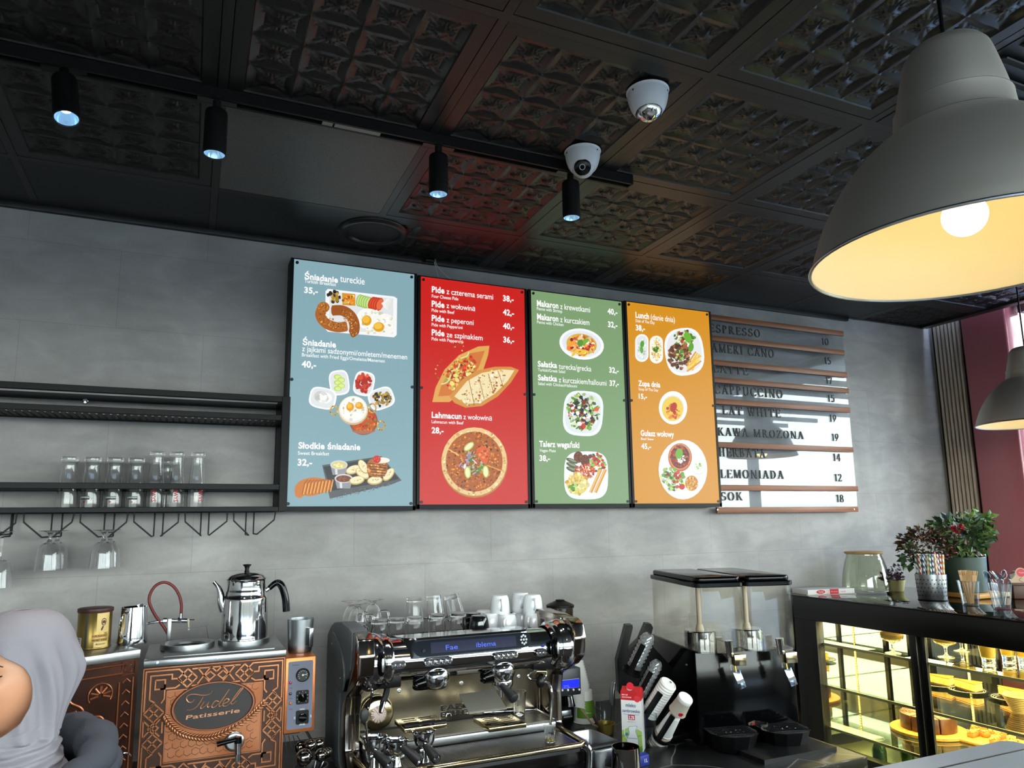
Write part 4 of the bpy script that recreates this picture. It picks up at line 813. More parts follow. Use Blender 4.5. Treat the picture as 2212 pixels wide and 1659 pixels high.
def strips(lines, w, h, b=None):
    """raised straps on the panel, each mitred at its bends"""
    b = b or B()
    for L_ in lines:
        P = [Vector((s, t, 0)) for s, t in L_]; n = len(P); lo, hi = [], []
        for i, p in enumerate(P):
            a = (P[i] - P[i - 1]).normalized() if i else None; c = (P[i + 1] - P[i]).normalized() if i < n - 1 else None
            d = ((a or c) + (c or a)).normalized(); m = Vector((-d.y, d.x, 0)); k = 1 / max(.5, m.dot(Vector((-(a or c).y, (a or c).x, 0)))); lo.append(p - m * w / 2 * k); hi.append(p + m * w / 2 * k)
        vs = [pp(p.x, p.y, 0) for p in lo] + [pp(p.x, p.y, 0) for p in hi] + [pp(p.x * .82 + q.x * .18, p.y * .82 + q.y * .18, h) for p, q in zip(lo, hi)] + [pp(q.x * .82 + p.x * .18, q.y * .82 + p.y * .18, h) for p, q in zip(lo, hi)]
        fs = []
        for i in range(n - 1): fs += [(i, i + 1, 2 * n + i + 1, 2 * n + i), (2 * n + i, 2 * n + i + 1, 3 * n + i + 1, 3 * n + i), (3 * n + i, 3 * n + i + 1, n + i + 1, n + i)]
        fs += [(0, 2 * n, 3 * n, n), (n - 1, n + n - 1, 3 * n + n - 1, 2 * n + n - 1)]
        b.add(vs, fs)
    return b
HT = .84   # panel height / width shown
cor = [[(.02, .30), (.02, .02), (.24, .02), (.28, .06)], [(.052, .22), (.052, .052), (.195, .052), (.195, .085), (.235, .085), (.26, .11)], [(.085, .085), (.15, .085), (.15, .15), (.085, .15), (.085, .085)], [(.15, .118), (.15, .15), (.22, .15), (.25, .13)], [(.118, .15), (.15, .15), (.15, .22), (.13, .25)], [(.052, .22), (.085, .24), (.06, .27)]]
knot = [[(-.066, .0), (0., -.066)], [(-.033, .033), (.033, -.033)], [(0., .066), (.066, 0.)], [(-.066, 0.), (0., .066)], [(-.033, -.033), (.033, .033)], [(0., -.066), (.066, 0.)]]
midx = [[(.37, .025), (.455, .135)], [(.37, .135), (.455, .025)], [(.33, .025), (.50, .025)], [(.33, .145), (.50, .145)], [(.455, .055), (.49, .085), (.455, .115), (.42, .085), (.455, .055)], [(.46, .02), (.5, .06)]]
allp = []
for fx in (0, 1):
    f = (lambda p: (1 - p[0], p[1])) if fx else (lambda p: p)
    for fy in (0, 1):
        g = (lambda p: (p[0], HT - p[1])) if fy else (lambda p: p)
        for L_ in cor + midx + [[(x + .30, y + .088) for x, y in K] for K in knot] + [[(x + .085, y + .315) for x, y in K] for K in knot]: allp.append([g(f(p)) for p in L_])
    for L_ in ([(.02, .36), (.13, .48)], [(.13, .36), (.02, .48)], [(.02, .36), (.02, .48)], [(.145, .38), (.145, .46)], [(.05, .42), (.085, .385), (.12, .42), (.085, .455), (.05, .42)]): allp.append([f(p) for p in L_])
part(strips(allp, .0165, .0035), 'strapwork', COP, bo)
part(strips([[(.0, .0), (1, .0)], [(.004, 0), (.004, HT + .2)], [(.996, 0), (.996, HT + .2)]], .012, .003), 'edge_strip', COPM, bo)
part(B().box(pp(.168, .172, .0005), pp(.832, .665, -.001)), 'field', COPM, bo)
hx = []
rnd = random.Random(4)
for i in range(12):
    for j in range(8):
        s, t = .19 + i * .054 + (j % 2) * .027, .195 + j * .06
        if .5 * ((s - .5) / .3) ** 2 + .5 * ((t - .37) / .185) ** 2 < .5: continue
        if s > .80 or t > .64: continue
        r = .027; hx.append([(s + r * math.cos(k * math.pi / 3 + .5), t + r * math.sin(k * math.pi / 3 + .5)) for k in range(rnd.choice((4, 5, 6)))])
part(strips(hx, .004, .0012), 'engraved_lines', COPD, bo)
part(strips([[(.165, .168), (.835, .168)], [(.165, .67), (.835, .67)], [(.165, .168), (.165, .67)], [(.835, .168), (.835, .67)]], .008, .003), 'field_border', COP, bo)
# oval plaque
oc = at(300 + 1040 / 6.406, 1400 + 790 / 6.406, y=BF); orx, orz = .117, .0700
def ov(k, d): return [(oc.x + orx * k * math.cos(a), oc.z + orz * k * math.sin(a), d) for a in [i * math.pi / 36 for i in range(72)]]
b = B()
rings = [ov(1.0, 0), ov(.99, .006), ov(.965, .009), ov(.93, .009), ov(.905, .005)]
b.add([(x, BF - d, z) for R_ in rings for x, z, d in R_], [(i * 72 + k, i * 72 + (k + 1) % 72, (i + 1) * 72 + (k + 1) % 72, (i + 1) * 72 + k) for i in range(4) for k in range(72)])
part(b, 'plaque_rim', mat('plaque_rim_copper', (140, 92, 70), .35, .8), bo)
part(B().add([(x, BF - .0045, z) for x, z, d in ov(.91, 0)], [tuple(range(72))]), 'plaque', mat('plaque_dark', (38, 31, 31), .5, .0), bo, smooth=0)
def cp(x, y, d=.006): q = at(300 + x / 6.406, 1400 + y / 6.406, y=BF - d); return (q.x, q.y, q.z)
tud = [[(770, 705), (735, 748), (685, 748), (655, 700), (685, 655), (760, 640), (860, 652), (950, 647), (1003, 618), (1012, 590)], [(890, 672), (852, 740), (800, 812), (740, 848), (662, 860)],
       [(905, 738), (872, 790), (850, 822), (868, 836), (920, 800), (968, 745)], [(968, 745), (945, 795), (958, 820), (995, 795)], [(1108, 742), (1060, 732), (1018, 780), (1005, 812), (1036, 822), (1090, 782), (1135, 728)], [(1252, 570), (1190, 662), (1122, 760), (1108, 803), (1138, 800), (1168, 772)],
       [(1168, 772), (1230, 742), (1242, 712), (1208, 702), (1166, 750), (1162, 797), (1210, 800), (1265, 758)], [(1265, 758), (1335, 690), (1402, 602), (1436, 562), (1418, 556), (1360, 622), (1292, 720), (1278, 772), (1312, 765), (1350, 728)]]
lt = B()
for i, L_ in enumerate(tud):
    P = bez([cp(*p) for p in L_], 5); n = len(P); lt.tube(P, [.0008 + .0014 * math.sin(math.pi * min(1, .15 + k / n)) for k in range(n)], 8)
a, c = Vector(cp(648, 990, .0045)), Vector(cp(1392, 900, .0045))
lt.text('Patisserie', a, (c.x - a.x), .0122, depth=.002, right=(1, 0, .03), up=(.12, 0, 1))
part(lt, 'lettering', mat('plaque_letter_copper', (196, 138, 104), .35, .8), bo)
wr_ = B(); path = bez([cp(350, 930, .003), cp(430, 1060, .003), cp(560, 1170, .003), cp(720, 1225, .003), cp(900, 1245, .003), cp(1080, 1215, .003), cp(1280, 1120, .003), cp(1480, 990, .003), cp(1620, 870, .003), cp(1740, 745, .003)], 4)
for i in range(len(path) - 1):
    d = (path[i + 1] - path[i]).normalized(); side = Vector((-d.z, 0, d.x))
    for s in (-1, 1):
        ax = (d * .8 + side * s * .7).normalized(); m = Matrix((ax, Vector((0, -1, 0)), ax.cross(Vector((0, -1, 0))))).transposed().to_4x4(); m.translation = path[i] + ax * .0065
        wr_.push(m).sph((0, 0, 0), (.0085, .0022, .0034), 8, 6).pop()
part(wr_, 'wreath', COP, bo)
tc_ = at(300 + 1320 / 6.406, 1400 + 1290 / 6.406, y=BF); tp = B().push(Tr(tc_.x, BF, tc_.z) @ Rx(90)).lathe(smooth_prof([(0, .008), (.02, .007), (.027, .004), (.029, 0)], 3), n=36).pop()
plate_ = part(tp, 'tap_plate', STEEL, bo)
tapo = part(B().tube([(tc_.x + .008, BF - .006, tc_.z + .004), (tc_.x + .008, BF - .04, tc_.z + .004)], .010, 16).cyl((tc_.x + .008, BF - .04, tc_.z + .006), (tc_.x + .009, BF - .041, tc_.z - .026), .0095, .008).cyl((tc_.x + .009, BF - .041, tc_.z - .026), (tc_.x + .009, BF - .041, tc_.z - .046), .0072, .0085), 'tap', CHROME, bo)
part(B().cyl((tc_.x + .008, BF - .04, tc_.z + .005), (tc_.x + .008, BF - .04, tc_.z + .022), .0105, .0095).tube([(tc_.x + .006, BF - .04, tc_.z + .015), (tc_.x - .02, BF - .044, tc_.z + .013), (tc_.x - .05, BF - .048, tc_.z + .010)], [.0062, .0062, .0075], 12), 'tap_lever', GLOSSB, bo)
# burner rings
def ring(x, y): return B().lathe([(.050, .004), (.052, .010), (.072, .0165), (.0785, .0155), (.0795, .004), (.079, 0)], (x, y, TZ + .003), n=48)
R1 = at(405, 1398, z=TZ); R2 = at(527, 1392, z=TZ); R2.y = -.43; R2.x = at(527, 1388, y=-.43).x
for q in (R1, R2): part(ring(q.x, q.y if q is R2 else -.43), 'burner_ring', SATIN, bo)
part(B().cyl((R1.x, -.43, TZ + .003), (R1.x, -.43, TZ + .009), .03, .02), 'burner_cap', mat('burner_dark', (50, 50, 52), .4, .8), bo)
# control box
CX0, CX1, CZ0, CZ1 = -.329, -.238, 1.066, 1.288
part(B().box((CX0, BF, CZ0), (CX1, -.42, CZ1), .002), 'control_box', mat('control_copper', (196, 116, 66), .38, .75, noise=(12, (170, 96, 54))), bo)
cpn = part(B().prism(rrect(CX0 + .008, CZ0 + .011, CX1 - .008, CZ1 - .011, .005), BF - .0015, BF + .001, 'xz'), 'control_plate', mat('control_plate_grey', (92, 94, 112), .45), bo)
def kp(x, y, d=.002): q = at(600 + x / 6.94, 1420 + y / 6.94, y=BF - d); return q
g = kp(375, 262); gb_ = B().push(Tr(g.x, BF, g.z) @ Rx(90)).lathe([(0, .004), (.0165, .004), (.0165, .0075), (.0185, .0085), (.0205, .006), (.0208, 0)], n=36).pop()
gauge = part(gb_, 'gauge', mat('gauge_black', (26, 24, 22), .3), bo)
gm = B()
for k in range(11):
    a = math.radians(-130 + k * 26); gm.push(Tr(g.x, BF - .0046, g.z) @ Ry(math.degrees(a))).box((-.0005, -.0002, .0115), (.0005, .0002, .0145)).pop()
gm.push(Tr(g.x, BF - .0052, g.z) @ Ry(83)).box((-.0007, -.0002, 0), (.0007, .0002, .013)).pop().push(Tr(g.x, BF - .0052, g.z) @ Rx(90)).cyl((0, 0, 0), (0, 0, .001), .0028, n=14).pop()
part(gm, 'gauge_marks', INKW, gauge)
for (x, y, c, nm) in ((190, 383, (130, 20, 34), 'red_lamp'), (190, 547, (26, 30, 34), 'dark_lamp'), (190, 688, (150, 84, 20), 'amber_lamp')):
    q = kp(x, y); part(B().push(Tr(q.x, BF, q.z) @ Rx(90)).lathe([(0, .0055), (.0028, .005), (.0042, .003), (.0046, 0)], n=18).pop(), nm, mat(nm, c, .2), bo)
tl_ = B(); DK = mat('print_dark', (30, 32, 40), .5)
for s, x, y, h_ in (('GÜÇ', 198, 470, 26), ('ELK', 194, 625, 26), ('GAZ', 194, 785, 26), ('Öztiryakiler', 215, 128, 20)):
    q = kp(x, y); tl_.text(s, (q.x - (0 if h_ == 20 else .0045), BF - .0018, q.z), .021 if h_ == 20 else .009, .0036)
part(tl_, 'plate_lettering', DK, cpn, smooth=0)
for (x, y, a, lets) in ((370, 595, 15, ()), (368, 895, 80, (('KAPALI', 368, 788, 0), ('ELK', 262, 905, 90), ('LPG', 484, 880, -90), ('LPG+ELK', 368, 1015, 0)))):
    q = kp(x, y); b = B().prism(rrect(q.x - .0192, q.z - .0205, q.x + .0192, q.z + .0205, .005), BF - .0035, BF, 'xz')
    kb = part(b, 'knob_plate', PLASTIC, bo)
    part(B().push(Tr(q.x, BF - .003, q.z) @ Rx(90) @ Rz(a)).lathe([(0, .010), (.0105, .010), (.0125, .008), (.013, 0)], n=28).box((-.0028, -.012, .009), (.0028, .012, .016), .0012).pop(), 'knob', GLOSSB, kb)
    mk = B()
    for s, xx, yy, ro in lets:
        w_ = kp(xx, yy, .004); r_ = math.radians(ro); mk.text(s, (w_.x, BF - .0038, w_.z), .004 * len(s) * .62, .0042, right=(math.cos(r_), 0, math.sin(r_)), up=(-math.sin(r_), 0, math.cos(r_)), center=True, bold=1)
    if not lets:
        for k in range(9): aa = math.radians(-140 + k * 35); mk.push(Tr(q.x + .0165 * math.sin(aa), BF - .0038, q.z + .0165 * math.cos(aa)) @ Ry(math.degrees(aa))).box((-.0004, -.0002, -.0015), (.0004, .0002, .0015)).pop()
    part(mk, 'knob_marks', INKW, kb, smooth=0)
part(B().tube(bez([(CX1 - .03, -.5, CZ0), (CX1 - .005, -.52, CZ0 - .03), (CX1 + .02, -.54, CZ0 - .09), (CX1 + .01, -.5, CT + .02)], 6), .004, 8), 'power_cable', PLASTIC, bo)
# ---------------------------------------------------------------- gas tap with red hose standing at the back of the boiler
def ep(x, y, yy=-.325): return at(130 + x / 7.373, 1230 + y / 7.373, y=yy)
gv = thing('gas_tap', 'chrome gas tap on a bracket with a looping red rubber hose behind the burner ring', 'gas tap', tuple(ep(1740, 1190)), world=True)
gv.location.z = TZ; gv['_o'] = tuple(gv.location)
a, c = ep(1745, 780), ep(1730, 1190); part(B().box((a.x - .006, -.334, TZ), (a.x + .006, -.318, a.z), .001), 'bracket', SATIN, gv)
part(B().tube(bez([ep(1370, 870), ep(1440, 850), ep(1560, 830), ep(1690, 812)], 4), .0038, 10).cyl(ep(1640, 815), ep(1700, 812), .0075, n=6), 'inlet_pipe', CHROME, gv)
part(B().cyl(ep(1760, 815), ep(1900, 815), .0062).cyl(ep(1870, 810), ep(1930, 810), .0088, n=8).cyl(ep(1930, 812), ep(2020, 815), .0072).cyl(ep(2010, 812), ep(2062, 815), .0056).cyl(ep(1918, 800), ep(1925, 700), .0055).cyl(ep(2060, 803), ep(2140, 801), .0016, n=8), 'valve_body', CHROME, gv)
part(B().tube([ep(2040, 790, -.34), ep(2045, 880, -.34), ep(2048, 965, -.34)], [.0035, .0026, .0036], 8), 'valve_handle', mat('ivory_plastic', (206, 196, 170), .4), gv)
part(B().tube(bez([ep(1926, 700), ep(1930, 560), ep(1890, 400), ep(1790, 260), ep(1650, 205), ep(1510, 270), ep(1424, 420), ep(1430, 560), ep(1520, 740), ep(1610, 860), ep(1690, 980), ep(1742, 1100), ep(1740, 1178)], 6), .0046, 12), 'red_hose', mat('red_rubber', (112, 40, 38), .5), gv)
rd = thing('thin_steel_rod', 'thin steel rod lying level behind the tall teapot', 'rod', tuple(ep(2050, 945, -.34)), world=True); a, c = ep(1890, 950, -.345), ep(2330, 900, -.345)
part(B().tube([a, c, (c.x + .01, -.345, TZ + .004)], .0016, 8), 'rod', STEEL, rd)
# ---------------------------------------------------------------- teapot
tz0 = TZ + .0195; tx, ty = R2.x, -.43
tp_ = thing('teapot', 'tall polished steel teapot with black handle, standing on the burner ring of the boiler', 'teapot', (tx, ty, tz0))
bp_ = smooth_prof([(.0, 0), (.066, 0), (.0705, .004), (.0712, .06), (.0700, .118), (.0690, .128)], 4) + smooth_prof([(.0675, .131), (.0640, .136), (.0625, .150)], 3) + smooth_prof([(.0612, .153), (.0605, .165), (.0612, .183), (.0635, .187)], 3)
part(B().lathe(bp_, n=56), 'body', CHROME, tp_)
part(B().lathe(smooth_prof([(.0635, .188), (.060, .191), (.052, .199), (.034, .206), (.014, .209), (0, .2095)], 4), n=48), 'lid', CHROME, tp_)
part(B().lathe(smooth_prof([(.0, .208), (.0085, .208), (.0065, .217), (.0085, .226), (.0130, .231), (.012, .234), (0, .2345)], 4), n=24), 'lid_knob', PLASTIC, tp_)
part(B().tube(bez([(-.063, 0, .09), (-.074, 0, .118), (-.078, 0, .145), (-.086, 0, .165), (-.100, 0, .182)], 5), [.0165 - .0105 * min(1, k / 17) for k in range(21)], 14), 'spout', CHROME, tp_)
part(B().tube(bez([(.055, 0, .143), (.066, 0, .150), (.078, 0, .158)], 3), .007, 10), 'handle_bracket', STEEL, tp_)
hb = B(); pth = bez([(.072, 0, .153), (.090, 0, .168), (.104, 0, .168), (.116, 0, .150), (.126, 0, .115), (.130, 0, .075)], 6)
hb.tube(pth, [.0085 + .0035 * min(1, k / 14) for k in range(len(pth))], 14); part(hb, 'handle', GLOSSB, tp_)
# ---------------------------------------------------------------- milk jug on the control box
def jug(name, lab, x, y, z, r0, r1, h, rz, spout=True, m=CHROME):
    t = thing(name, lab, 'milk jug', (x, y, z), rz)
    def prof(k): return [(r0 + (r1 - r0) * q, h * q) for q in (0, .06, .2, .4, .6, .8, .93, 1.)]
    b = B(); n = 48; out = prof(0); out[0] = (r0 * .96, 0); rows = [(0., 0.)] + out
    vs = []
    for r, z_ in rows + [(r - .0016, z_) for r, z_ in out[::-1][:-1]] + [(0, .004)]:
        for k in range(n):
            a = 2 * math.pi * k / n; e_ = 0
            if spout: e_ = max(0, 1 - abs((a + math.pi) % (2 * math.pi) - math.pi) / .42) ** 1.6 * max(0, (z_ / h - .62) / .38) ** 1.5 * r1 * .42
            vs.append(((r + e_) * math.cos(a), (r + e_) * math.sin(a), z_ + (e_ * .25)))
    m_ = len(rows) * 2; m_ = len(vs) // n
    b.add(vs, [(i * n + k, i * n + (k + 1) % n, (i + 1) * n + (k + 1) % n, (i + 1) * n + k) for i in range(m_ - 1) for k in range(n)])
    part(b, 'body', m, t)
    rm = (r0 + r1) / 2
    part(B().tube(bez([(-r1 + .002, 0, h * .86), (-r1 - .022, 0, h * .88), (-r1 - .034, 0, h * .72), (-r1 - .032, 0, h * .45), (-r0 - .018, 0, h * .26), (-r0 + .002, 0, h * .24)], 5), .0034, 8), 'handle', m, t)
    return t
cbx = at(650, 1412, y=-.5)
j1 = jug('milk_jug', 'satin steel jug with flat handle standing on the copper control box', cbx.x - .004, -.5, CZ1, .037, .042, .105, 0, False, SATIN)
hd = [o for o in bpy.data.objects if o.parent == j1 and o.name.startswith('handle')][0]; bpy.data.objects.remove(hd)
hx_ = B().push(Rz(-62)); hx_.box((.040, -.0065, .077), (.060, .0065, .0795)).box((.036, -.0065, .022), (.058, .0065, .0245)).box((.0575, -.0075, .022), (.0600, .0075, .0795), .001).pop()
part(hx_, 'handle', STEEL, j1)
# ---------------------------------------------------------------- second boiler with dark copper front, turned a little
Rr = at(303, 1402, y=-.60); Ll = at(180, 1419, z=Rr.z); dr = (Ll - Rr); dr.z = 0; dr.normalize(); yaw = math.degrees(math.atan2(-dr.y, -dr.x))
WB = .44
b2 = thing('copper_warmer', 'dark embossed copper cabinet behind the person, coffee can and jug on its steel top', 'sand coffee cabinet', (Rr.x, Rr.y, CT), yaw)
zT = Rr.z - CT
part(B().box((-WB + .003, .006, 0), (-.003, .30, zT - .014)), 'body', mat('boiler_side_steel'), b2)
part(B().box((-WB, -.004, zT - .024), (0, .305, zT), .002), 'steel_top', SATIN, b2)
DCOP = mat('dark_glossy_copper', (66, 34, 22), .24, .75, noise=(10, (44, 24, 18))); LCOP = mat('dark_copper_relief', (132, 78, 52), .3, .8)
part(B().box((-WB + .002, 0, .0), (-.002, .007, zT - .024)), 'front_panel', DCOP, b2)
X0k, PWk = X0b, PW
rb = B()
def lp(P, r=.0035, closed=False): rb.tube([(p[0], -.001, p[1]) for p in P], r, 8, closed=closed)
zt2 = zT - .024; c0 = -.155
lp([(-WB + .02, zt2 - .012), (-.045, zt2 - .012)], .003); lp([(-WB + .02, zt2 - .036), (-.045, zt2 - .036)], .003); lp([(-.015, zt2 - .05), (-.015, .02)], .0025); lp([(-.052, zt2 - .06), (-.052, .02)], .0025)
for s_ in (.009, .017): lp([(-.03 - s_, zt2 - .024 - s_), (-.03 + s_, zt2 - .024 - s_), (-.03 + s_, zt2 - .024 + s_), (-.03 - s_, zt2 - .024 + s_)], .002, True)
for k in range(9): zz = zt2 - .062 - k * .03; lp([(-.043, zz), (-.033, zz + .010), (-.023, zz)], .0024)
for cx_, mx_ in ((-.19 + .09, 1), (-.19 - .07, -1)):   # shell motifs
    for k in range(7): a = math.radians(-20 + k * 36); lp([(cx_ + .006 * math.cos(a), zt2 - .085 + .006 * math.sin(a)), (cx_ + .027 * math.cos(a), zt2 - .085 + .024 * math.sin(a))], .0042)
    lp(arc(cx_, zt2 - .085, .031, -30, 210, 14), .0024)
def lob(cx_, cz_, r, a0, a1): lp(arc(cx_, cz_, r, a0, a1, 14), .0038)
lob(c0 - .03, zt2 - .18, .052, 30, 140); 
mid_ = -.185; zc = zt2 - .19
lp(bez([(mid_ - .045, zc + .03, 0), (mid_ - .042, zc + .075, 0), (mid_ - .012, zc + .098, 0), (mid_, zc + .116, 0), (mid_ + .012, zc + .098, 0), (mid_ + .042, zc + .075, 0), (mid_ + .045, zc + .03, 0)], 5), .004)
for s_ in (-1, 1):
    lp(bez([(mid_ + s_ * .045, zc + .045, 0), (mid_ + s_ * .085, zc + .05, 0), (mid_ + s_ * .105, zc + .02, 0), (mid_ + s_ * .1, zc - .01, 0), (mid_ + s_ * .12, zc - .03, 0), (mid_ + s_ * .1, zc - .06, 0)], 5), .004); lp(arc(mid_ + s_ * .068, zc + .012, .02, 0, 300, 12), .003); lp([(mid_, zc + .03), (mid_ + s_ * .025, zc), (mid_, zc - .03)], .0034); lp([(mid_, zc + .055), (mid_ + s_ * .04, zc + .02)], .003); lp([(mid_, zc + .012), (mid_ + s_ * .012, zc), (mid_, zc - .012)], .002)
    lp(bez([(mid_ + s_ * .01, zc + .065, 0), (mid_ + s_ * .026, zc + .075, 0), (mid_ + s_ * .024, zc + .06, 0), (mid_ + s_ * .016, zc + .062, 0)], 5), .0022); lp(arc(mid_ + s_ * .05, zc - .06, .03, -60, 120, 10), .0034)
part(rb, 'relief', LCOP, b2)
part(B().tube(bez([(-.07, -.004, .17), (-.06, -.035, .2), (-.04, -.05, .205), (-.028, -.05, .195)], 5), .0022, 8).cyl((-.07, 0, .165), (-.07, -.012, .165), .009), 'wire_hook', CHROME, b2)
# ---------------------------------------------------------------- coffee can and tall jug on it
cq = at(204, 1410, z=Rr.z); cy_ = -.5; cq = at(204, 1406, y=cy_)
can = thing('coffee_can', 'gold ground coffee tin with brown lid standing on the dark copper cabinet', 'coffee tin', (cq.x - .004, cy_, Rr.z), -8, world=False)
part(B().lathe([(0, 0), (.055, 0), (.0575, .002), (.0575, .004), (.0562, .006), (.0562, .124), (.0572, .126), (0, .126)], n=48), 'tin', mat('tin_gold', (126, 104, 52), .3, .8), can)
part(B().lathe([(0, .136), (.054, .136), (.0592, .134), (.0598, .124), (.0588, .122), (0, .1225)], n=48), 'lid', mat('lid_brown', (58, 26, 26), .4), can)
def wrap(b, r, a0, a1, z0, z1, n=14):
    for k in range(n):
        p = [math.radians(a0 + (a1 - a0) * (k + d) / n) for d in (0, 1)]; b.add([(r * math.sin(a), -r * math.cos(a), z) for a, z in ((p[0], z0), (p[1], z0), (p[1], z1), (p[0], z1))], [(0, 1, 2, 3)])
    return b
part(wrap(wrap(B(), .0565, 20, 66, .054, .12), .0565, 14, 66, .006, .031), 'cream_label', mat('label_cream', (206, 176, 110), .4), can)
part(wrap(wrap(B(), .0566, 6, 64, .038, .049), .0566, 6, 64, .024, .036), 'name_band', mat('label_gold', (176, 136, 60), .4), can)
part(wrap(wrap(B(), .0564, -18, -12, .004, .122), .0564, -11.5, -10, .004, .122), 'seam', mat('seam_grey', (80, 82, 84), .3, .8), can)
part(wrap(B(), .0567, -56, -30, .006, .04), 'price_sticker', mat('label_white', (176, 172, 176), .5), can)
stx = B()
for k in range(5): wrap(stx, .0568, -53, -34, .01 + k * .006, .0125 + k * .006, 6)
part(stx, 'sticker_lines', DK, can)
BRW = mat('print_brown', (70, 34, 26), .5); pb_ = B()
def wpc(r, ang, z): return lambda a, c: Vector((r * math.sin(math.radians(ang) + a / r), -r * math.cos(math.radians(ang) + a / r), z + c))
for s, ang, z, h_, wd_ in (('KURUKAHVECİ', 8, .0405, .0066, .052), ('MEHMET EFENDİ', 8, .0268, .0066, .052)): pb_.text(s, (0, 0, 0), wd_, h_, bold=1, warp=wpc(.0569, ang, z))
pb_.text('Mahdumları', (0, 0, 0), .034, .006, shear=.35, warp=wpc(.0569, 20, .014))
o2 = wpc(.0569, 44, .09)
for k in range(20):
    a0_, a1_ = math.radians(k * 18), math.radians(k * 18 + 18)
    pb_.add([o2(.0095 * math.cos(a0_), .0125 * math.sin(a0_)), o2(.0095 * math.cos(a1_), .0125 * math.sin(a1_)), o2(.0075 * math.cos(a1_), .0095 * math.sin(a1_)), o2(.0075 * math.cos(a0_), .0095 * math.sin(a0_))], [(0, 1, 2, 3)])
pb_.add([o2(-.007, .002), o2(0, .006), o2(.007, .002), o2(.005, -.008), o2(0, -.004), o2(-.005, -.008)], [tuple(range(6))]); pb_.add([o2(-.009, -.022), o2(-.003, -.012), o2(.001, -.016), o2(-.004, -.028), o2(-.009, -.029)], [tuple(range(5))])
part(pb_, 'printing', BRW, can, smooth=0); can.scale = (.80, .80, .84)
jq = at(284, 1400, y=-.48); j2 = jug('milk_jug', 'tall polished steel milk jug beside the coffee tin on the dark copper cabinet', jq.x, -.48, Rr.z, .043, .036, .108, 66, True)
# ---------------------------------------------------------------- ladles in a steel cup
uq = at(668, 1690, y=-.62)
uc = thing('utensil_cup', 'steel cup holding the round ladles under the control box', 'utensil cup', (uq.x + .004, -.62, CT))
part(B().lathe([(0, 0), (.045, 0), (.048, .003), (.05, .09), (.0515, .09), (.0495, .003), (0, .003)][:5] + [(.0485, .09), (.0465, .004), (0, .004)], n=36), 'cup', STEEL, uc)
part(B().torus((0, 0, .09), .0497, .002, 36, 8), 'rim', STEEL, uc)
DST = mat('dark_polished_steel', (120, 116, 108), .1, 1.)
for i, (x, y, r, yy, lab) in enumerate(((395, 1500, .0195, -.655, 'ladle bowl at the front of the steel cup nearest the boiler'), (650, 1465, .0155, -.64, 'ladle bowl at the front of the steel cup nearest the coffee machine'), (490, 1322, .0150, -.615, 'ladle bowl standing highest in the middle of the cup'), (622, 1300, .0135, -.6, 'ladle bowl behind, highest on the coffee machine side'), (340, 1345, .0135, -.59, 'ladle bowl behind on the boiler side, mostly hidden'), (742, 1425, .0120, -.6, 'small ladle bowl leaning out towards the coffee machine'))):
    q = at(600 + x / 6.94, 1420 + y / 6.94, y=yy); t = thing('ladle', 'round steel ' + lab, 'ladle', (q.x, yy, q.z), group='ladles in the steel cup')
    b = B().sph((0, 0, 0), (r * 1.25, r * 1.1, r * 1.25), 20, 14); part(b, 'bowl', DST, t); part(B().push(Ry(35)).torus((0, 0, 0), r * 1.27, .0011, 28, 6, 'y').pop(), 'bowl_rim', DST, t)
    c = Vector((uq.x + .004, -.62, CT + .02)) - Vector((q.x, yy, q.z)); part(B().tube([tuple(c.normalized() * r), tuple(c)], .0022, 8), 'handle', STEEL, t)
wk = thing('wire_rack', 'thin black wire rack hanging below the copper control box', 'wire rack', (CX0 + .01, -.57, 1.03), world=True)
b = B()
for k in range(4): b.tube([at(600 + (100 + k * 62) / 6.94, 1420 + 1170 / 6.94, y=-.575), at(600 + (150 + k * 70) / 6.94, 1420 + (1500 - k * 70) / 6.94, y=-.59)], .0013, 6)
part(b, 'wires', BLACK, wk); part(B().box((CX0 + .002, -.585, CZ0 - .006), (CX0 + .05, -.565, CZ0), .001), 'hook_bar', BLACK, wk)
# ================================================================ two-group espresso machine
def ea(X, Y, yy): return at(690 + X / 3.615, 1200 + Y / 3.615, y=yy)
EL, ER = -.14, .655
DGREY = mat('side_cover_grey', (74, 78, 82), .5); MIRR = mat('dark_mirror_steel', (150, 140, 132), .12, 1.)
em = thing('espresso_machine', 'chrome two-group espresso machine with grey side covers and blue lettered display', 'coffee machine', (.25, -.5, CT), world=True)
ck = [(-.235, .905), (-.228, 1.25), (-.24, 1.303), (-.30, 1.337), (-.36, 1.356), (-.48, 1.371), (-.60, 1.368), (-.66, 1.36), (-.655, 1.30), (-.638, 1.24), (-.60, 1.215), (-.535, 1.182), (-.49, 1.146), (-.475, 1.08), (-.473, .965), (-.49, .93), (-.56, .905)]
fr_ = [(-.49, .93), (-.473, .965), (-.475, 1.08), (-.49, 1.146), (-.535, 1.182), (-.60, 1.215), (-.638, 1.24), (-.655, 1.30), (-.66, 1.36), (-.70, 1.362), (-.738, 1.345), (-.755, 1.30), (-.745, 1.24), (-.70, 1.205), (-.64, 1.18), (-.58, 1.15), (-.565, 1.09), (-.565, .98), (-.62, .93), (-.60, .905), (-.56, .905)]
for s, x0, x1 in (('l', EL, EL + .055), ('r', ER - .055, ER)):
    part(B().prism(ck, x0, x1, 'yz', .006, 2), 'side_cover', DGREY if s == 'l' else MIRR, em)
    part(B().prism([(y, z) for y, z in fr_], x0 + .004, x1 + (.0 if s == 'l' else -.004), 'yz', .006, 2), 'front_leg', MIRR, em)
    part(B().cyl((x0 + .03, -.58, CT), (x0 + .03, -.58, .91), .022, .018).cyl((x0 + .03, -.3, CT), (x0 + .03, -.3, .91), .022, .018), 'feet', STEEL, em)
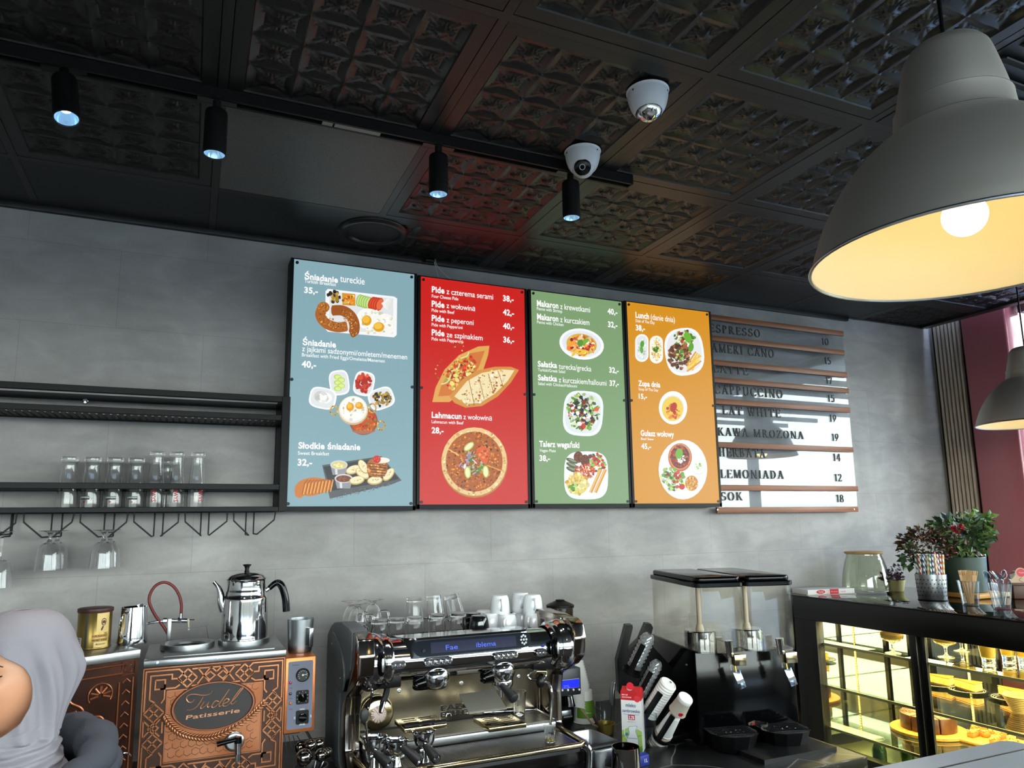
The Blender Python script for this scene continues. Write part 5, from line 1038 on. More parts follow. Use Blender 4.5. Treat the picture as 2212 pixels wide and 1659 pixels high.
# oval badge cover with two screws on the outer side
b = B(); oc_ = [(-.30, 1.30), (-.36, 1.322), (-.43, 1.318), (-.52, 1.285), (-.575, 1.235), (-.575, 1.19), (-.535, 1.155), (-.46, 1.16), (-.37, 1.21), (-.31, 1.26)]
pts = [(p.x, p.y) for p in bez([(a, c, 0) for a, c in oc_ + oc_[:1]], 4)][:-1]
badge = part(b.prism(pts, EL - .007, EL + .002, 'yz', .003, 2), 'badge_cover', mat('badge_grey', (66, 70, 72), .45), em)
for y_, z_ in ((-.37, 1.285), (-.53, 1.20)): part(B().cyl((EL - .0085, y_, z_), (EL - .006, y_, z_), .004, n=12), 'badge_screw', CHROME, badge)
ax0, ax1 = Vector((EL + .05, -.66, 1.268)), Vector((ER - .05, -.66, 1.262))
part(B().tube([ax0, ax1], .066, 40), 'front_bar', CHROME, em)
for s in (0, 1):
    x = (EL + .055, ER - .055)[s]; d = 1 if s == 0 else -1
    part(B().push(Tr(x, -.66, 1.266) @ Ry(90 * d)).lathe(smooth_prof([(.07, -.03), (.086, -.01), (.088, .015), (.082, .03), (.079, .034)], 4) + [(.079, .038), (.083, .04), (.082, .052), (.074, .054), (.074, .06), (.07, .066)], n=44).pop(), 'end_drum', CHROME, em)
# body: back box, cup tray, back splash, black underside
part(B().box((EL + .05, -.60, 1.185), (ER - .05, -.24, 1.275), .004), 'upper_body', mat('machine_body_steel', (110, 110, 112), .3, 1.), em)
part(B().box((EL + .05, -.46, .93), (ER - .05, -.24, 1.19)), 'lower_body', mat('machine_body_steel'), em)
part(B().box((EL + .052, -.463, 1.01), (ER - .052, -.4605, 1.19)), 'back_splash', mat('back_splash_steel', (150, 140, 122), .2, 1.), em)
ctz = 1.283
part(B().box((EL + .055, -.59, ctz - .01), (ER - .055, -.245, ctz - .002)), 'cup_tray', SATIN, em)
mb = B(); x = EL + .06
while x < ER - .065: mb.box((x, -.585, ctz - .003), (x + .006, -.25, ctz)); x += .012
part(mb, 'cup_tray_mat', mat('ribbed_mat_black', (22, 22, 24), .5), em)
part(B().tube([(EL + .06, -.25, ctz + .002), (EL + .06, -.25, ctz + .05), (ER - .06, -.25, ctz + .05), (ER - .06, -.25, ctz + .002)], .004, 8), 'cup_rail', CHROME, em)
# display visor on the bar
vl, vr = ea(620, 740, -.69), ea(1628, 690, -.69)
V0, V1 = vl.x, vr.x; vz0, vz1 = 1.276, 1.336
def vis(x, d0, b=None): return [(-.735 + d0, vz0), (-.722 + d0, vz1 - .006), (-.715 + d0, vz1), (-.60, vz1 - .004), (-.60, vz0)]
b = B(); n = 26; sec = []
for i in range(n + 1):
    t = i / n; x = V0 + (V1 - V0) * t; e_ = (max(0, 1 - t / .10) ** 2) * .05 + (max(0, (t - .94) / .06) ** 2) * .035
    sec.append([(x, y, z) for y, z in vis(x, e_)])
b.add([p for s in sec for p in s], [(i * 5 + k, i * 5 + (k + 1) % 5, (i + 1) * 5 + (k + 1) % 5, (i + 1) * 5 + k) for i in range(n) for k in range(5)] + [tuple(range(5)), tuple(n * 5 + k for k in range(5))])
part(b, 'display_visor', CHROME, em)
def vp(s, t, d): # point on the sloped visor face
    return Vector((V0 + (V1 - V0) * s, -.735 + .013 * t - d, vz0 + (vz1 - .006 - vz0) * t))
def vpoly(P, d, d2=.0): return B().add([vp(s, t, d) for s, t in P], [tuple(range(len(P)))])
eye = [(s, t) for s, t in [(.965 - .0 + .0, .5)]]
P = [(.075 + .9 * (0), .55)]
P = [(p.x, p.y) for p in bez([(.07, .55, 0), (.085, .9, 0), (.2, .97, 0), (.5, .97, 0), (.85, .96, 0), (.965, .93, 0), (.985, .62, 0), (.965, .25, 0), (.92, .1, 0), (.6, .08, 0), (.25, .07, 0), (.12, .12, 0), (.07, .55, 0)], 4)][:-1]
part(vpoly(P, .0012), 'display_glass', mat('display_glass_dark', (16, 20, 28), .1), em, smooth=0)
part(vpoly([(.205, .22), (.862, .22), (.862, .82), (.205, .82)], .002), 'display_screen', mat('display_screen', (3, 5, 16), .15, emit=(6, 12, 52), es=1.), em, smooth=0)
db_ = B(); BLU = mat('display_blue', (10, 20, 80), .4, emit=(46, 84, 235), es=1.1)
up_ = (vp(0, 1, 0) - vp(0, 0, 0)).normalized()
for s, a0, a1 in (('Fae', .315, .405), ('iblema', .545, .70)): q = vp(a0, .36, .003); db_.text(s, q, (V1 - V0) * (a1 - a0), .0155, up=up_)
part(db_, 'display_text', BLU, em, smooth=0)
bt = B()
for k in range(9):
    a = k * 2 * math.pi / 8; q = vp(.925 + (.021 * math.cos(a) if k < 8 else 0), .56 + (.25 * math.sin(a) if k < 8 else 0), .002); bt.push(Tr(*q) @ Rx(90)).cyl((0, 0, 0), (0, 0, .0012), .0036, n=10).pop()
part(bt, 'key_symbols', mat('key_pale', (170, 170, 172), .3, .6), em)
q = vp(.155, .4, .002); part(B().cyl(q, (q.x, q.y - .002, q.z), .005, n=14), 'sensor', PLASTIC, em)
# button pads
def pad(X, Y, n, rb, w):
    c = ea(X, Y, -.729); t = B().push(Tr(c.x, 0, c.z)).prism(rrect(-w, -.0135, w, .0135, .0133, 6), -.735, -.71, 'xz', .002, 1).pop()
    p = part(t, 'button_pad', mat('pad_dark_chrome', (60, 60, 64), .2, .9), em)
    for k in range(n):
        x = c.x + (k - (n - 1) / 2) * (2 * w - .018) / max(1, n - 1) * .96
        part(B().push(Tr(x, -.734, c.z) @ Rx(90)).lathe([(0, .0035), (rb * .62, .0035), (rb * .75, .005), (rb, .004), (rb, 0)], n=18).pop(), 'button', CHROME, p)
pad(925, 828, 5, .0088, .048); pad(1450, 782, 5, .0088, .045); pad(613, 855, 3, .0068, .025); pad(1727, 757, 3, .0068, .022)
q = ea(1745, 708, -.725); part(B().push(Tr(q.x, q.y, q.z) @ Rx(60)).lathe([(0, .002), (.006, .0015), (.007, 0)], n=18, sy=.6).pop(), 'blue_badge', mat('badge_blue', (40, 50, 170), .3), em)
# steam levers at both ends of the bar
for X, Y in ((478, 845), (1832, 715)):
    c = ea(X, Y, -.735); part(B().push(Tr(c.x, -.742, c.z)).sph((0, 0, 0), (.0145, .022, .037), 20, 14).pop(), 'steam_lever', GLOSSB, em)
    part(B().push(Tr(c.x, -.762, c.z)).prism(rrect(-.0035, -.02, .0035, .02, .003), -.004, .004, 'xz').pop(), 'lever_insert', CHROME, em)
for X, Y, w in ((500, 985, .05), (1735, 840, .045)):
    c = ea(X, Y, -.68); part(B().box((c.x - w, -.71, c.z - .016), (c.x + w, -.47, c.z + .035), .005), 'steam_block', PLASTIC, em)
# groups
gy = -.685
def group(X, Y, hx):
    c = ea(X, Y, gy)
    g_ = part(B().lathe(smooth_prof([(0, -.036), (.024, -.036), (.036, -.03), (.045, -.012), (.047, .006), (.042, .022), (.034, .03), (.034, .06)], 5), (c.x, gy, c.z), n=40), 'group_head', CHROME, em)
    part(B().tube(bez([(c.x - .005, gy + .01, c.z - .005), (c.x - .04, gy + .0, c.z - .012), (c.x - .068, gy - .005, c.z - .018)], 6), [.034 - .0013 * k for k in range(13)], 18).push(Tr(c.x - .068, gy - .006, c.z - .018) @ Ry(-70)).lathe([(0, .0), (.011, .0), (.0135, .004), (.016, -.004)], n=20).pop(), 'group_arm', GLOSSB, g_)
    part(B().push(Tr(c.x + .002, gy - .0455, c.z + .004) @ Rx(80)).lathe([(0, .002), (.012, .002), (.014, 0)], n=24, sy=.45).pop(), 'badge', mat('badge_dark', (50, 50, 56), .25, .8), g_)
    return c
g1 = group(905, 945, 0); g2 = group(1420, 895, 0)
def portafilter(base, tip, rad, name='portafilter'):
    pass
c = g2; h0 = ea(1425, 1015, -.74); h1 = ea(1522, 1118, -.80)
pf = part(B().lathe([(.036, .0), (.038, -.004), (.037, -.018), (.03, -.03), (.014, -.034), (0, -.034)], (c.x + .003, gy, c.z - .028), n=36).tube([(c.x + .004, gy - .03, c.z - .045), h0], [.008, .009], 12), 'locked_portafilter', CHROME, em)
part(B().tube([h0, h0.lerp(h1, .3), h0.lerp(h1, .75), h1, h1 + (h1 - h0) * .06], [.010, .0115, .0155, .0165, .010], 18), 'portafilter_handle', mat('rubber_black', (20, 21, 23), .5), pf)
part(B().cyl((c.x + .0, gy, c.z - .06), (c.x + .0, gy, c.z - .085), .006, .0075, n=14), 'spout', CHROME, pf)
# upper drip grid, cup rests, name letters
gz = 1.008
part(B().box((EL + .06, -.62, gz - .035), (ER - .06, -.455, gz - .008), .004), 'upper_tray', STEEL, em)
gb2 = B(); y = -.612
while y < -.47: gb2.box((EL + .07, y, gz - .009), (ER - .07, y + .004, gz - .002)); y += .009
part(gb2, 'drip_grid', mat('grid_steel', (150, 144, 134), .3, 1.), em)
fr2 = B().tube([(ER - .066, -.63, gz + .0), (ER - .066, -.47, gz + .0), (.38, -.47, gz + .012)], .007, 10); part(fr2, 'tray_rim', CHROME, em)
BRS = mat('warm_reflecting_steel', (196, 178, 140), .16, 1.)
def rest(X0, X1, Y0, Y1, yb, yf, slots, nm):
    a, c = ea(X0, Y0, yf), ea(X1, Y1, yf); z1 = (a.z + c.z) / 2
    r_ = part(B().box((a.x, yf, z1 - .014), (c.x, yb, z1), .002), nm, BRS, em)
    sb_ = B(); k = a.x + .01
    for j in range(slots):
        yy = yf + .015 + j * (yb - yf - .03) / max(1, slots - 1); sb_.box((a.x + .02, yy - .002, z1), ((a.x + c.x) / 2 - .006, yy + .002, z1 + .0008)).box(((a.x + c.x) / 2 + .006, yy - .002, z1), (c.x - .02, yy + .002, z1 + .0008))
    if slots: part(sb_, 'slots', mat('slot_dark', (34, 30, 28), .5, .5), r_)
    return z1
rest(665, 995, 1345, 1320, -.6, -.72, 5, 'cup_rest'); rest(1325, 1618, 1345, 1312, -.6, -.74, 7, 'cup_rest')
part(B().tube([ea(665, 1330, -.735), ea(985, 1290, -.735)], .006, 10), 'rest_bar', CHROME, em)
part(B().tube([ea(1195, 1262, -.72), ea(1488, 1232, -.72)], .006, 10), 'rest_bar', CHROME, em)
# folded-up cup rest seen from its slotted face
tl, tr3, br3, bl3 = ea(1090, 1090, -.60), ea(1370, 1055, -.60), ea(1462, 1200, -.70), ea(1170, 1240, -.70)
nrm = (tr3 - tl).cross(bl3 - tl).normalized() * -.004
fg = B(); q4 = [tl, tr3, br3, bl3]; fg.add([p for p in q4] + [p + nrm for p in q4], [(0, 1, 2, 3), (7, 6, 5, 4)] + [(i, (i + 1) % 4, 4 + (i + 1) % 4, 4 + i) for i in range(4)])
fr3 = part(fg, 'folding_rest', mat('rest_steel', (170, 164, 152), .45, .55), em)
sl_ = B(); dd = -nrm.normalized() * .0006 if nrm.y > 0 else nrm.normalized() * .0006
def bl_(s, t): return tl.lerp(tr3, s).lerp(bl3.lerp(br3, s), t)
off = Vector((0, -.0012, .0012))
for j in range(7):
    t0 = .1 + j * .115
    for s0, s1 in ((.12, .47), (.53, .88)): sl_.add([bl_(s0, t0) + off, bl_(s1, t0) + off, bl_(s1, t0 + .055) + off, bl_(s0, t0 + .055) + off], [(0, 1, 2, 3)])
part(sl_, 'slots', mat('slot_dark'), fr3, smooth=0)
nm_ = B()
for s, X0_, X1_, Yb in (('FAEMA', 945, 1250, 1207), ('EMBLEMA', 945, 1250, 1256)):
    a, c = ea(X0_, Yb, -.625), ea(X1_, Yb - 34, -.625); nm_.text(s, (a.x, -.625, (a.z + c.z) / 2), c.x - a.x, .0155, bold=1, depth=.006, right=(1, 0, .0))
part(nm_, 'name_letters', CHROME, em)
# lower drip tray and front lip
lz = .972
part(B().box((EL + .06, -.78, lz - .03), (ER - .055, -.56, lz - .004)), 'lower_tray', STEEL, em)
lg = B(); x = EL + .065
while x < ER - .07: lg.box((x, -.772, lz - .005), (x + .0025, -.58, lz)); x += .0055
part(lg, 'lower_grid', mat('grid_pale_steel', (150, 146, 140), .32, 1.), em)
part(B().tube([(EL + .03, -.60, lz - .006), (EL + .035, -.775, lz - .006), (EL + .055, -.79, lz - .006), (ER - .06, -.79, lz - .006), (ER - .035, -.775, lz - .006), (ER - .03, -.56, lz - .006)], .0095, 12), 'front_lip', BRS, em)
part(B().box((EL + .05, -.775, CT + .022), (ER - .055, -.5, lz - .02), .004), 'front_skirt', mat('skirt_dark', (30, 27, 25), .25, .4), em)
part(B().tube(bez([(ER - .045, -.785, lz - .01), (ER - .028, -.79, lz - .03), (ER - .03, -.785, CT + .0)], 5), .014, 14), 'front_foot', CHROME, em)
# pressure gauge
gp = ea(462, 1240, -.50)
gq = part(B().push(Tr(gp.x, -.462, gp.z) @ Rx(90)).lathe(smooth_prof([(.052, 0), (.056, .02), (.050, .036), (.044, .04)], 4) + [(.028, .042), (.026, .038), (0, .038)], n=44).pop(), 'gauge', BRS, em)
part(B().push(Tr(gp.x, -.5015, gp.z) @ Rx(90)).lathe([(0, 0), (.0262, 0)], n=36).pop(), 'gauge_dial', mat('dial_pink', (206, 180, 170), .4), gq)
gm = B(); gm.push(Tr(gp.x, -.5022, gp.z) @ Ry(-40)).box((-.0006, 0, -.004), (.0006, .0003, .02)).pop()
for k in range(13): gm.push(Tr(gp.x, -.5022, gp.z) @ Ry(-120 + k * 20)).box((-.0004, 0, .019), (.0004, .0003, .024)).pop()
part(gm, 'gauge_marks', DK, gq)
# steam wands
wl = bez([ea(415, 1020, -.68), ea(412, 1070, -.70), ea(385, 1180, -.72), ea(365, 1220, -.74)], 5)
part(B().tube(wl, .0042, 10), 'lever_rod', CHROME, em); c = ea(350, 1250, -.745); part(B().push(Tr(c.x, c.y, c.z)).sph((0, 0, 0), (.0135, .006, .022), 18, 12).pop(), 'lever_paddle', mat('rubber_black'), em)
part(B().tube([ea(362, 1300, -.745), ea(372, 1430, -.75), ea(382, 1555, -.755)], .0042, 10), 'lever_rod', CHROME, em)
part(B().tube(bez([ea(532, 1010, -.69), ea(520, 1080, -.71), ea(495, 1150, -.735)], 5), .0095, 12), 'wand_sleeve', PLASTIC, em)
part(B().tube([ea(498, 1140, -.733), ea(485, 1185, -.742), ea(478, 1228, -.75)], [.008, .0085, .0062], 14), 'steam_wand', CHROME, em)
c = ea(1700, 935, -.70); part(B().torus((c.x, -.70, c.z), .028, .0036, 32, 8, 'y', 1.25, .55), 'wand_ring', CHROME, em)
part(B().tube([ea(1690, 905, -.7), ea(1768, 905, -.7)], .0075, 12), 'wand_joint', BRS, em); c = ea(1725, 985, -.70); part(B().push(Tr(c.x, c.y, c.z)).sph((0, 0, 0), (.015, .014, .021), 16, 12).pop(), 'wand_grip', PLASTIC, em)
part(B().tube(bez([ea(1752, 985, -.7), ea(1790, 1000, -.71), ea(1812, 1060, -.72), ea(1815, 1150, -.72), ea(1803, 1320, -.725)], 6), .0048, 12), 'steam_wand', CHROME, em)
for X, Y in ((1108, 998), (1556, 945), (622, 1055)): c = ea(X, Y, -.464); part(B().push(Tr(c.x, -.463, c.z) @ Rx(90)).lathe([(0, .002), (.004, .003), (.0075, .002), (.0075, 0)], n=18).pop(), 'splash_screw', STEEL, em)
# ---------------------------------------------------------------- loose portafilters on the tray
RUB = mat('rubber_black')
def loose(lab, X, Y, hx0, hy0, hx1, hy1, up):
    c = ea(X, Y, -.735); h0, h1 = ea(hx0, hy0, -.77), ea(hx1, hy1, -.825); t = thing('portafilter', lab, 'portafilter', tuple(c), world=True, group='loose portafilters on the machine tray')
    part(B().lathe([(.0, -.03), (.012, -.03), (.026, -.022), (.033, -.006), (.034, .012), (.037, .014), (.037, .018), (.0335, .019), (.031, .012), (.03, -.004), (0, -.016)], tuple(c), n=36), 'basket_ring', CHROME, t)
    part(B().cyl((c.x, c.y, c.z - .028), (c.x, c.y, lz), .012, .02, n=16).tube([(c.x - .022, c.y - .01, c.z - .034), (c.x + .022, c.y + .01, c.z - .034)], .010, 12), 'twin_spout', CHROME, t)
    part(B().tube([c + (h0 - c) * .35 + Vector((0, 0, -.006)), h0], .008, 12), 'neck', CHROME, t)
    part(B().tube([h0, h0.lerp(h1, .1), h0.lerp(h1, .8), h1], [.011, .0125, .0155, .0150], 18), 'grip', RUB, t)
    d = (h1 - h0).normalized(); part(B().tube([h1, h1 + d * .004], [.0112, .009], 16), 'end_cap', CHROME, t)
loose('loose portafilter beside the pressure gauge, nearest the grey side cover', 435, 1462, 440, 1545, 548, 1640, 0)
loose('loose portafilter in the middle of three, tipped so its spouts point up', 600, 1485, 655, 1500, 785, 1615, 0)
loose('loose portafilter furthest along the tray with its ring showing on top', 818, 1418, 832, 1490, 915, 1592, 0)
# ---------------------------------------------------------------- glasses and cups on top of the machine
tbl = [(.0, .0), (.026, 0), (.0285, .004), (.030, .03), (.033, .07), (.034, .086)]
def upturned(name, prof, h, lab, cat, x, y, z, grp, handle=False, wall=.0022, s=1., tilt=0):
    t = thing(name, lab, cat, (x, y, z), group=grp); t.rotation_euler = (math.radians(tilt), math.radians(tilt * .6), 0)
    out = [(r * s, (h - q) * s) for r, q in smooth_prof(prof, 3)]; inn = [(max(r - wall, 0), z_ - (wall * 2 if r > .0 else 0)) for r, z_ in out if r > wall and z_ < (h - .010) * s]
    o2 = [p for i, p in enumerate(out) if i == 0 or p != out[i - 1]]
    b = B().lathe(o2 + inn[::-1] + [(0, inn[0][1])], n=32); return t, b
gl = [(777, 1332, 1391, -.53, 'upturned tumbler nearest the grey side cover, in front of the footed glasses'), (820, 1322, 1384, -.46, 'upturned tumbler in front of the second footed glass'), (857, 1312, 1388, -.46, 'upturned tumbler left of the stacked tumblers behind the display end'),
      (896, 1345, 1400, -.46, 'lower tumbler of the short stack behind the display'), (944, 1330, 1400, -.42, 'lower tumbler under the square upturned glass'), (990, 1335, 1400, -.42, 'lower tumbler under the leaning tumbler next to the black cups')]
for i, (u, vt, vb, y, lab) in enumerate(gl):
    c = at(u, vb, y=y); h = .086; s = 1.0
    t, b = upturned('tumbler', tbl, h, lab.replace('left of', 'beside'), 'glass', c.x, y, ctz, 'upturned tumblers on the coffee machine'); part(b, 'glass_body', GLASS, t)
for u, y, lab, tl_t in ((895, -.40, 'upper tumbler of the short stack behind the display', 0), (942, -.37, 'wide upper glass of the middle stack on the machine', -6), (986, -.38, 'leaning upper tumbler beside the black cups', -14)):
    c = at(u, 1330, y=y); t, b = upturned('tumbler', tbl, .086, lab, 'glass', c.x, y, ctz + .06, 'upturned tumblers on the coffee machine', s=1.0, tilt=tl_t); part(b, 'glass_body', GLASS, t)
ftd = [(0, 0), (.034, .001), (.0345, .003), (.013, .008), (.010, .014), (.022, .03), (.031, .06), (.034, .10), (.0355, .145)]
for u, y, lab in ((760, -.37, 'upturned footed glass mug with its foot highest, nearest the grey side cover'), (772, -.45, 'upturned footed glass mug just in front of the one at the machine end'), (806, -.36, 'upturned footed glass mug with handle, third from the machine end')):
    c = at(u, 1290, y=y); t, b = upturned('glass_mug', ftd, .145, lab, 'glass mug', c.x, y, ctz, 'footed glass mugs on the coffee machine'); part(b, 'glass_body', GLASS, t)
    part(B().tube(bez([(.026, -.008, .10), (.05, -.014, .10), (.056, -.016, .07), (.048, -.014, .045), (.033, -.01, .04)], 5), .0038, 8), 'handle', GLASS, t)
cupp = [(0, 0), (.026, .0), (.029, .002), (.0335, .012), (.037, .035), (.0385, .07)]
def cup(u, v, y, k, lab, m, grp, rz=200, lift=0):
    c = at(u, v, y=y); t, b = upturned('coffee_cup', cupp, .07, lab, 'cup', c.x, y, ctz + lift, grp, wall=.003); t.rotation_euler = (0, 0, math.radians(rz)); part(b, 'cup_body', m, t)
    hb = B(); P = bez([(.035, 0, .056), (.056, 0, .054), (.060, 0, .036), (.05, 0, .02), (.034, 0, .018)], 5); hb.tube(P, .0048, 10); part(hb, 'handle', m, t)
WG = 'white cups stacked upside down on the coffee machine'
for a in ((1062, 1350, -.38, 1, 'white cup underneath the upper cup beside the black cups', 205, 0), (1096, 1345, -.44, 1, 'white cup at the front of the lower layer, in the middle', 235, 0), (1153, 1352, -.44, 1, 'white cup of the lower layer nearest the chrome end', 225, 0), (1128, 1340, -.33, 1, 'white cup at the back of the lower layer', 200, 0),
          (1080, 1308, -.38, 1, 'white cup of the upper layer beside the black cups, handle facing out', 255, .064), (1125, 1305, -.33, 1, 'white cup of the upper layer at the back', 250, .064), (1151, 1312, -.42, 1, 'white cup of the upper layer nearest the chrome end, handle facing out', 255, .064), (1046, 1325, -.29, 1, 'white cup lying low behind the black cups', 180, 0)):
    cup(a[0], a[1], a[2], a[3], a[4], WHITEC, WG, a[5], a[6])
BKC = mat('black_ceramic', (14, 14, 16), .1, coat=.6)
cup(1035, 1330, -.42, 1, 'black upturned cup at the front, between glasses and white cups', BKC, 'black cups on the coffee machine', 120, 0); cup(1022, 1325, -.34, 1, 'black upturned cup at the back, between glasses and white cups', BKC, 'black cups on the coffee machine', 120, 0)
# shot glass under the wand
c = at(1188, 1597, y=-.735); sg_ = thing('shot_glass', 'small faceted glass with a little yellow liquid under the steam wand', 'glass', (c.x, -.735, lz + .0005))
part(B().lathe([(0, 0), (.0165, 0), (.0175, .003), (.0205, .055), (.0192, .055), (.0165, .006), (0, .006)], n=10), 'glass_body', GLASS, sg_); part(B().lathe([(0, .0065), (.0163, .0065), (.0168, .012), (0, .012)], n=20), 'liquid', mat('yellow_liquid', (214, 190, 90), .1, trans=.8), sg_)
c = at(1122, 1530, y=-.52); s2 = thing('shot_glass', 'tall clear glass standing on the upper drip grid behind the black handle', 'glass', (c.x, -.52, gz - .001)); part(B().lathe([(0, 0), (.018, 0), (.02, .003), (.025, .085), (.0237, .085), (.0175, .006), (0, .006)], n=28), 'glass_body', GLASS, s2)
# ================================================================ grinder
def ga(X, Y, yy): return at(1180 + X / 6.404, 1400 + Y / 6.404, y=yy)
gx, gy_ = .757, -.36
gd = thing('coffee_grinder', 'black coffee grinder with clear hopper, blue display and four white buttons', 'coffee grinder', (gx, gy_, CT), world=True)
part(B().box((gx - .05, gy_ - .10, CT), (gx + .05, gy_ + .09, CT + .035), .008), 'base', PLASTIC, gd)
part(B().box((gx - .045, gy_ - .02, CT + .03), (gx + .045, gy_ + .09, CT + .29), .012), 'body', PLASTIC, gd)
d0, d1 = at(1209, 1446, y=-.47), at(1256, 1500, y=-.47)
part(B().box((d0.x - .004, -.47, d1.z), (d1.x, -.36, d0.z), .005), 'display_head', mat('grinder_charcoal', (30, 30, 33), .4), gd)
s0, s1 = ga(212, 450, -.471), ga(452, 535, -.471); part(B().box((s0.x - .002, -.4725, s1.z - .002), (s1.x + .002, -.469, s0.z + .002), .001), 'display_frame', mat('display_frame_grey', (120, 122, 126), .4), gd)
sc_ = part(B().box((s0.x, -.474, s1.z), (s1.x, -.471, s0.z)), 'display_screen', mat('blue_lcd', (10, 14, 120), .2, emit=(36, 50, 240), es=1.), gd)
tb = B(); tb.text('Numero D', (s0.x + .008, -.4745, s1.z + .0085), .02, .0036); tb.text('4.5 s   7.0 s', (s0.x + .006, -.4745, s1.z + .0025), .027, .0032); part(tb, 'display_text', mat('lcd_text', (120, 130, 255), .4, emit=(120, 130, 255), es=.8), sc_, smooth=0)
for X in (222, 299, 376, 454): c = ga(X, 582 - (X - 222) * .04, -.471); part(B().push(Tr(c.x, -.47, c.z) @ Rx(90)).lathe([(0, .004), (.0018, .0045), (.0034, .004), (.0042, 0)], n=16).pop(), 'button', mat('button_white', (214, 214, 216), .3), gd)
l0, l1 = ga(222, 285, -.44), ga(375, 355, -.44); part(B().box((d0.x, -.438, d0.z - .01), (d1.x - .018, -.36, l0.z + .02), .006), 'grind_chamber', PLASTIC, gd)
lg_ = part(B().box((l0.x, -.4415, l1.z), (l1.x, -.437, l0.z)), 'logo_plate', mat('plate_white', (206, 206, 206), .4), gd); part(B().text('QBEL', (l0.x + .004, -.442, l1.z + .004), .017, .0085, bold=1), 'logo', INKR, lg_, smooth=0)
hp = at(1210, 1309, y=gy_)
part(B().lathe([(.052, hp.z - .003), (.052, hp.z - .095), (.032, hp.z - .135), (.0305, hp.z - .135), (.0505, hp.z - .094), (.0505, hp.z - .003)], (hp.x, gy_, 0), n=40), 'hopper', thin_glass('smoky_plastic', (196, 186, 170), 1.5), gd)
part(B().lathe(smooth_prof([(0, .026), (.018, .025), (.02, .021), (.054, .006), (.0555, 0), (.0555, -.006)], 4), (hp.x, gy_, hp.z), n=40), 'hopper_lid', PLASTIC, gd)
part(B().cyl((hp.x, gy_, hp.z - .135), (hp.x, gy_, CT + .27), .033), 'hopper_collar', PLASTIC, gd)
c = at(1240, 1379, y=gy_ - .04); part(B().push(Tr(c.x, c.y, c.z)).sph((0, 0, 0), (.012, .012, .009), 14, 10).pop(), 'slide_knob', PLASTIC, gd)
f0 = ga(278, 900, -.45); part(B().box((f0.x - .025, -.455, f0.z - .02), (f0.x + .022, -.38, f0.z + .012), .004).tube([(f0.x - .02, -.46, f0.z - .01), (f0.x + .018, -.46, f0.z - .01)], .005, 10), 'filter_fork', SATIN, gd)
part(B().cyl((gx, -.42, CT + .16), (gx, -.43, CT + .11), .014, .02), 'chute', CHROME, gd)
# ---------------------------------------------------------------- nested cups
def cup_at(p, ax, prof, m, lab, grp, name='paper_cup', cat='paper cup', n=28):
    t = thing(name, lab, cat, tuple(p), group=grp); t.rotation_euler = Vector(ax).to_track_quat('Z', 'Y').to_euler(); part(B().lathe(prof, n=n), 'cup_wall', m, t); return t
PAPW = mat('paper_white', (226, 224, 220), .5); KRAFT = mat('kraft_sleeve', (186, 166, 140), .6)
def cprof(rb, rt, h, w=.0008): return [(0, .001), (rb, 0), (rt, h - .003), (rt + .0022, h - .002), (rt + .0022, h + .001), (rt - w, h), (rb - w, .003), (0, .004)]
sy = -.27; sb0 = at(1257, 1580, y=sy); GZ = CT
N1 = 10
for k in range(N1):
    t = cup_at((sb0.x + .012 - .0028 * k, sy, CT + .155 + k * .0105), (-.22, 0, -1), cprof(.027, .036, .095), PAPW, 'ribbed white paper cup nested in the upturned stack behind the grinder', 'nested white cups behind the grinder')
tc1 = at(1266, 1532, y=sy)
tt = thing('sleeve_cup', 'upturned paper cup with green printed label at the bottom of the stack behind the grinder', 'paper cup', (sb0.x + .014, sy, CT))
part(B().lathe([(.0445, .0), (.0465, .002), (.0445, .004), (.034, .125), (0, .125)], n=36), 'cup_wall', PAPW, tt)
lgn = B(); n = 18
for k in range(n):
    p = [math.radians(-75 + 150 * (k + d) / n) for d in (0, 1)]
    lgn.add([(r * math.sin(a), -r * math.cos(a), z) for a, r, z in ((p[0], .0434, .022), (p[1], .0434, .022), (p[1], .0378, .088), (p[0], .0378, .088))], [(0, 1, 2, 3)])
part(lgn, 'green_label', mat('label_green', (96, 140, 40), .4), tt)
tw = B(); tw.text('TYMBARK', (0, 0, 0), .05, .011, bold=1, warp=lambda a, c: Vector((.0418 * math.sin(.75 - a / .042 - .0), -.0418 * math.cos(.75 - a / .042), .036 + a * .25 - c))); part(tw, 'label_text', INKW, tt, smooth=0)
mh = B()
rnd = random.Random(3)
for k in range(24):
    a = rnd.uniform(-.5, .5); z = rnd.uniform(.05, .082); r = .0417 - (z - .022) * .085; s = rnd.uniform(.002, .005); mh.add([(r * math.sin(a + s / r * math.cos(q)), -r * math.cos(a + s / r * math.cos(q)), z + s * math.sin(q)) for q in (0, 1.2, 2.4, 3.6, 4.9)], [tuple(range(5))])
part(mh, 'label_fruit', mat('label_fruit_red', (150, 34, 26), .4), tt)
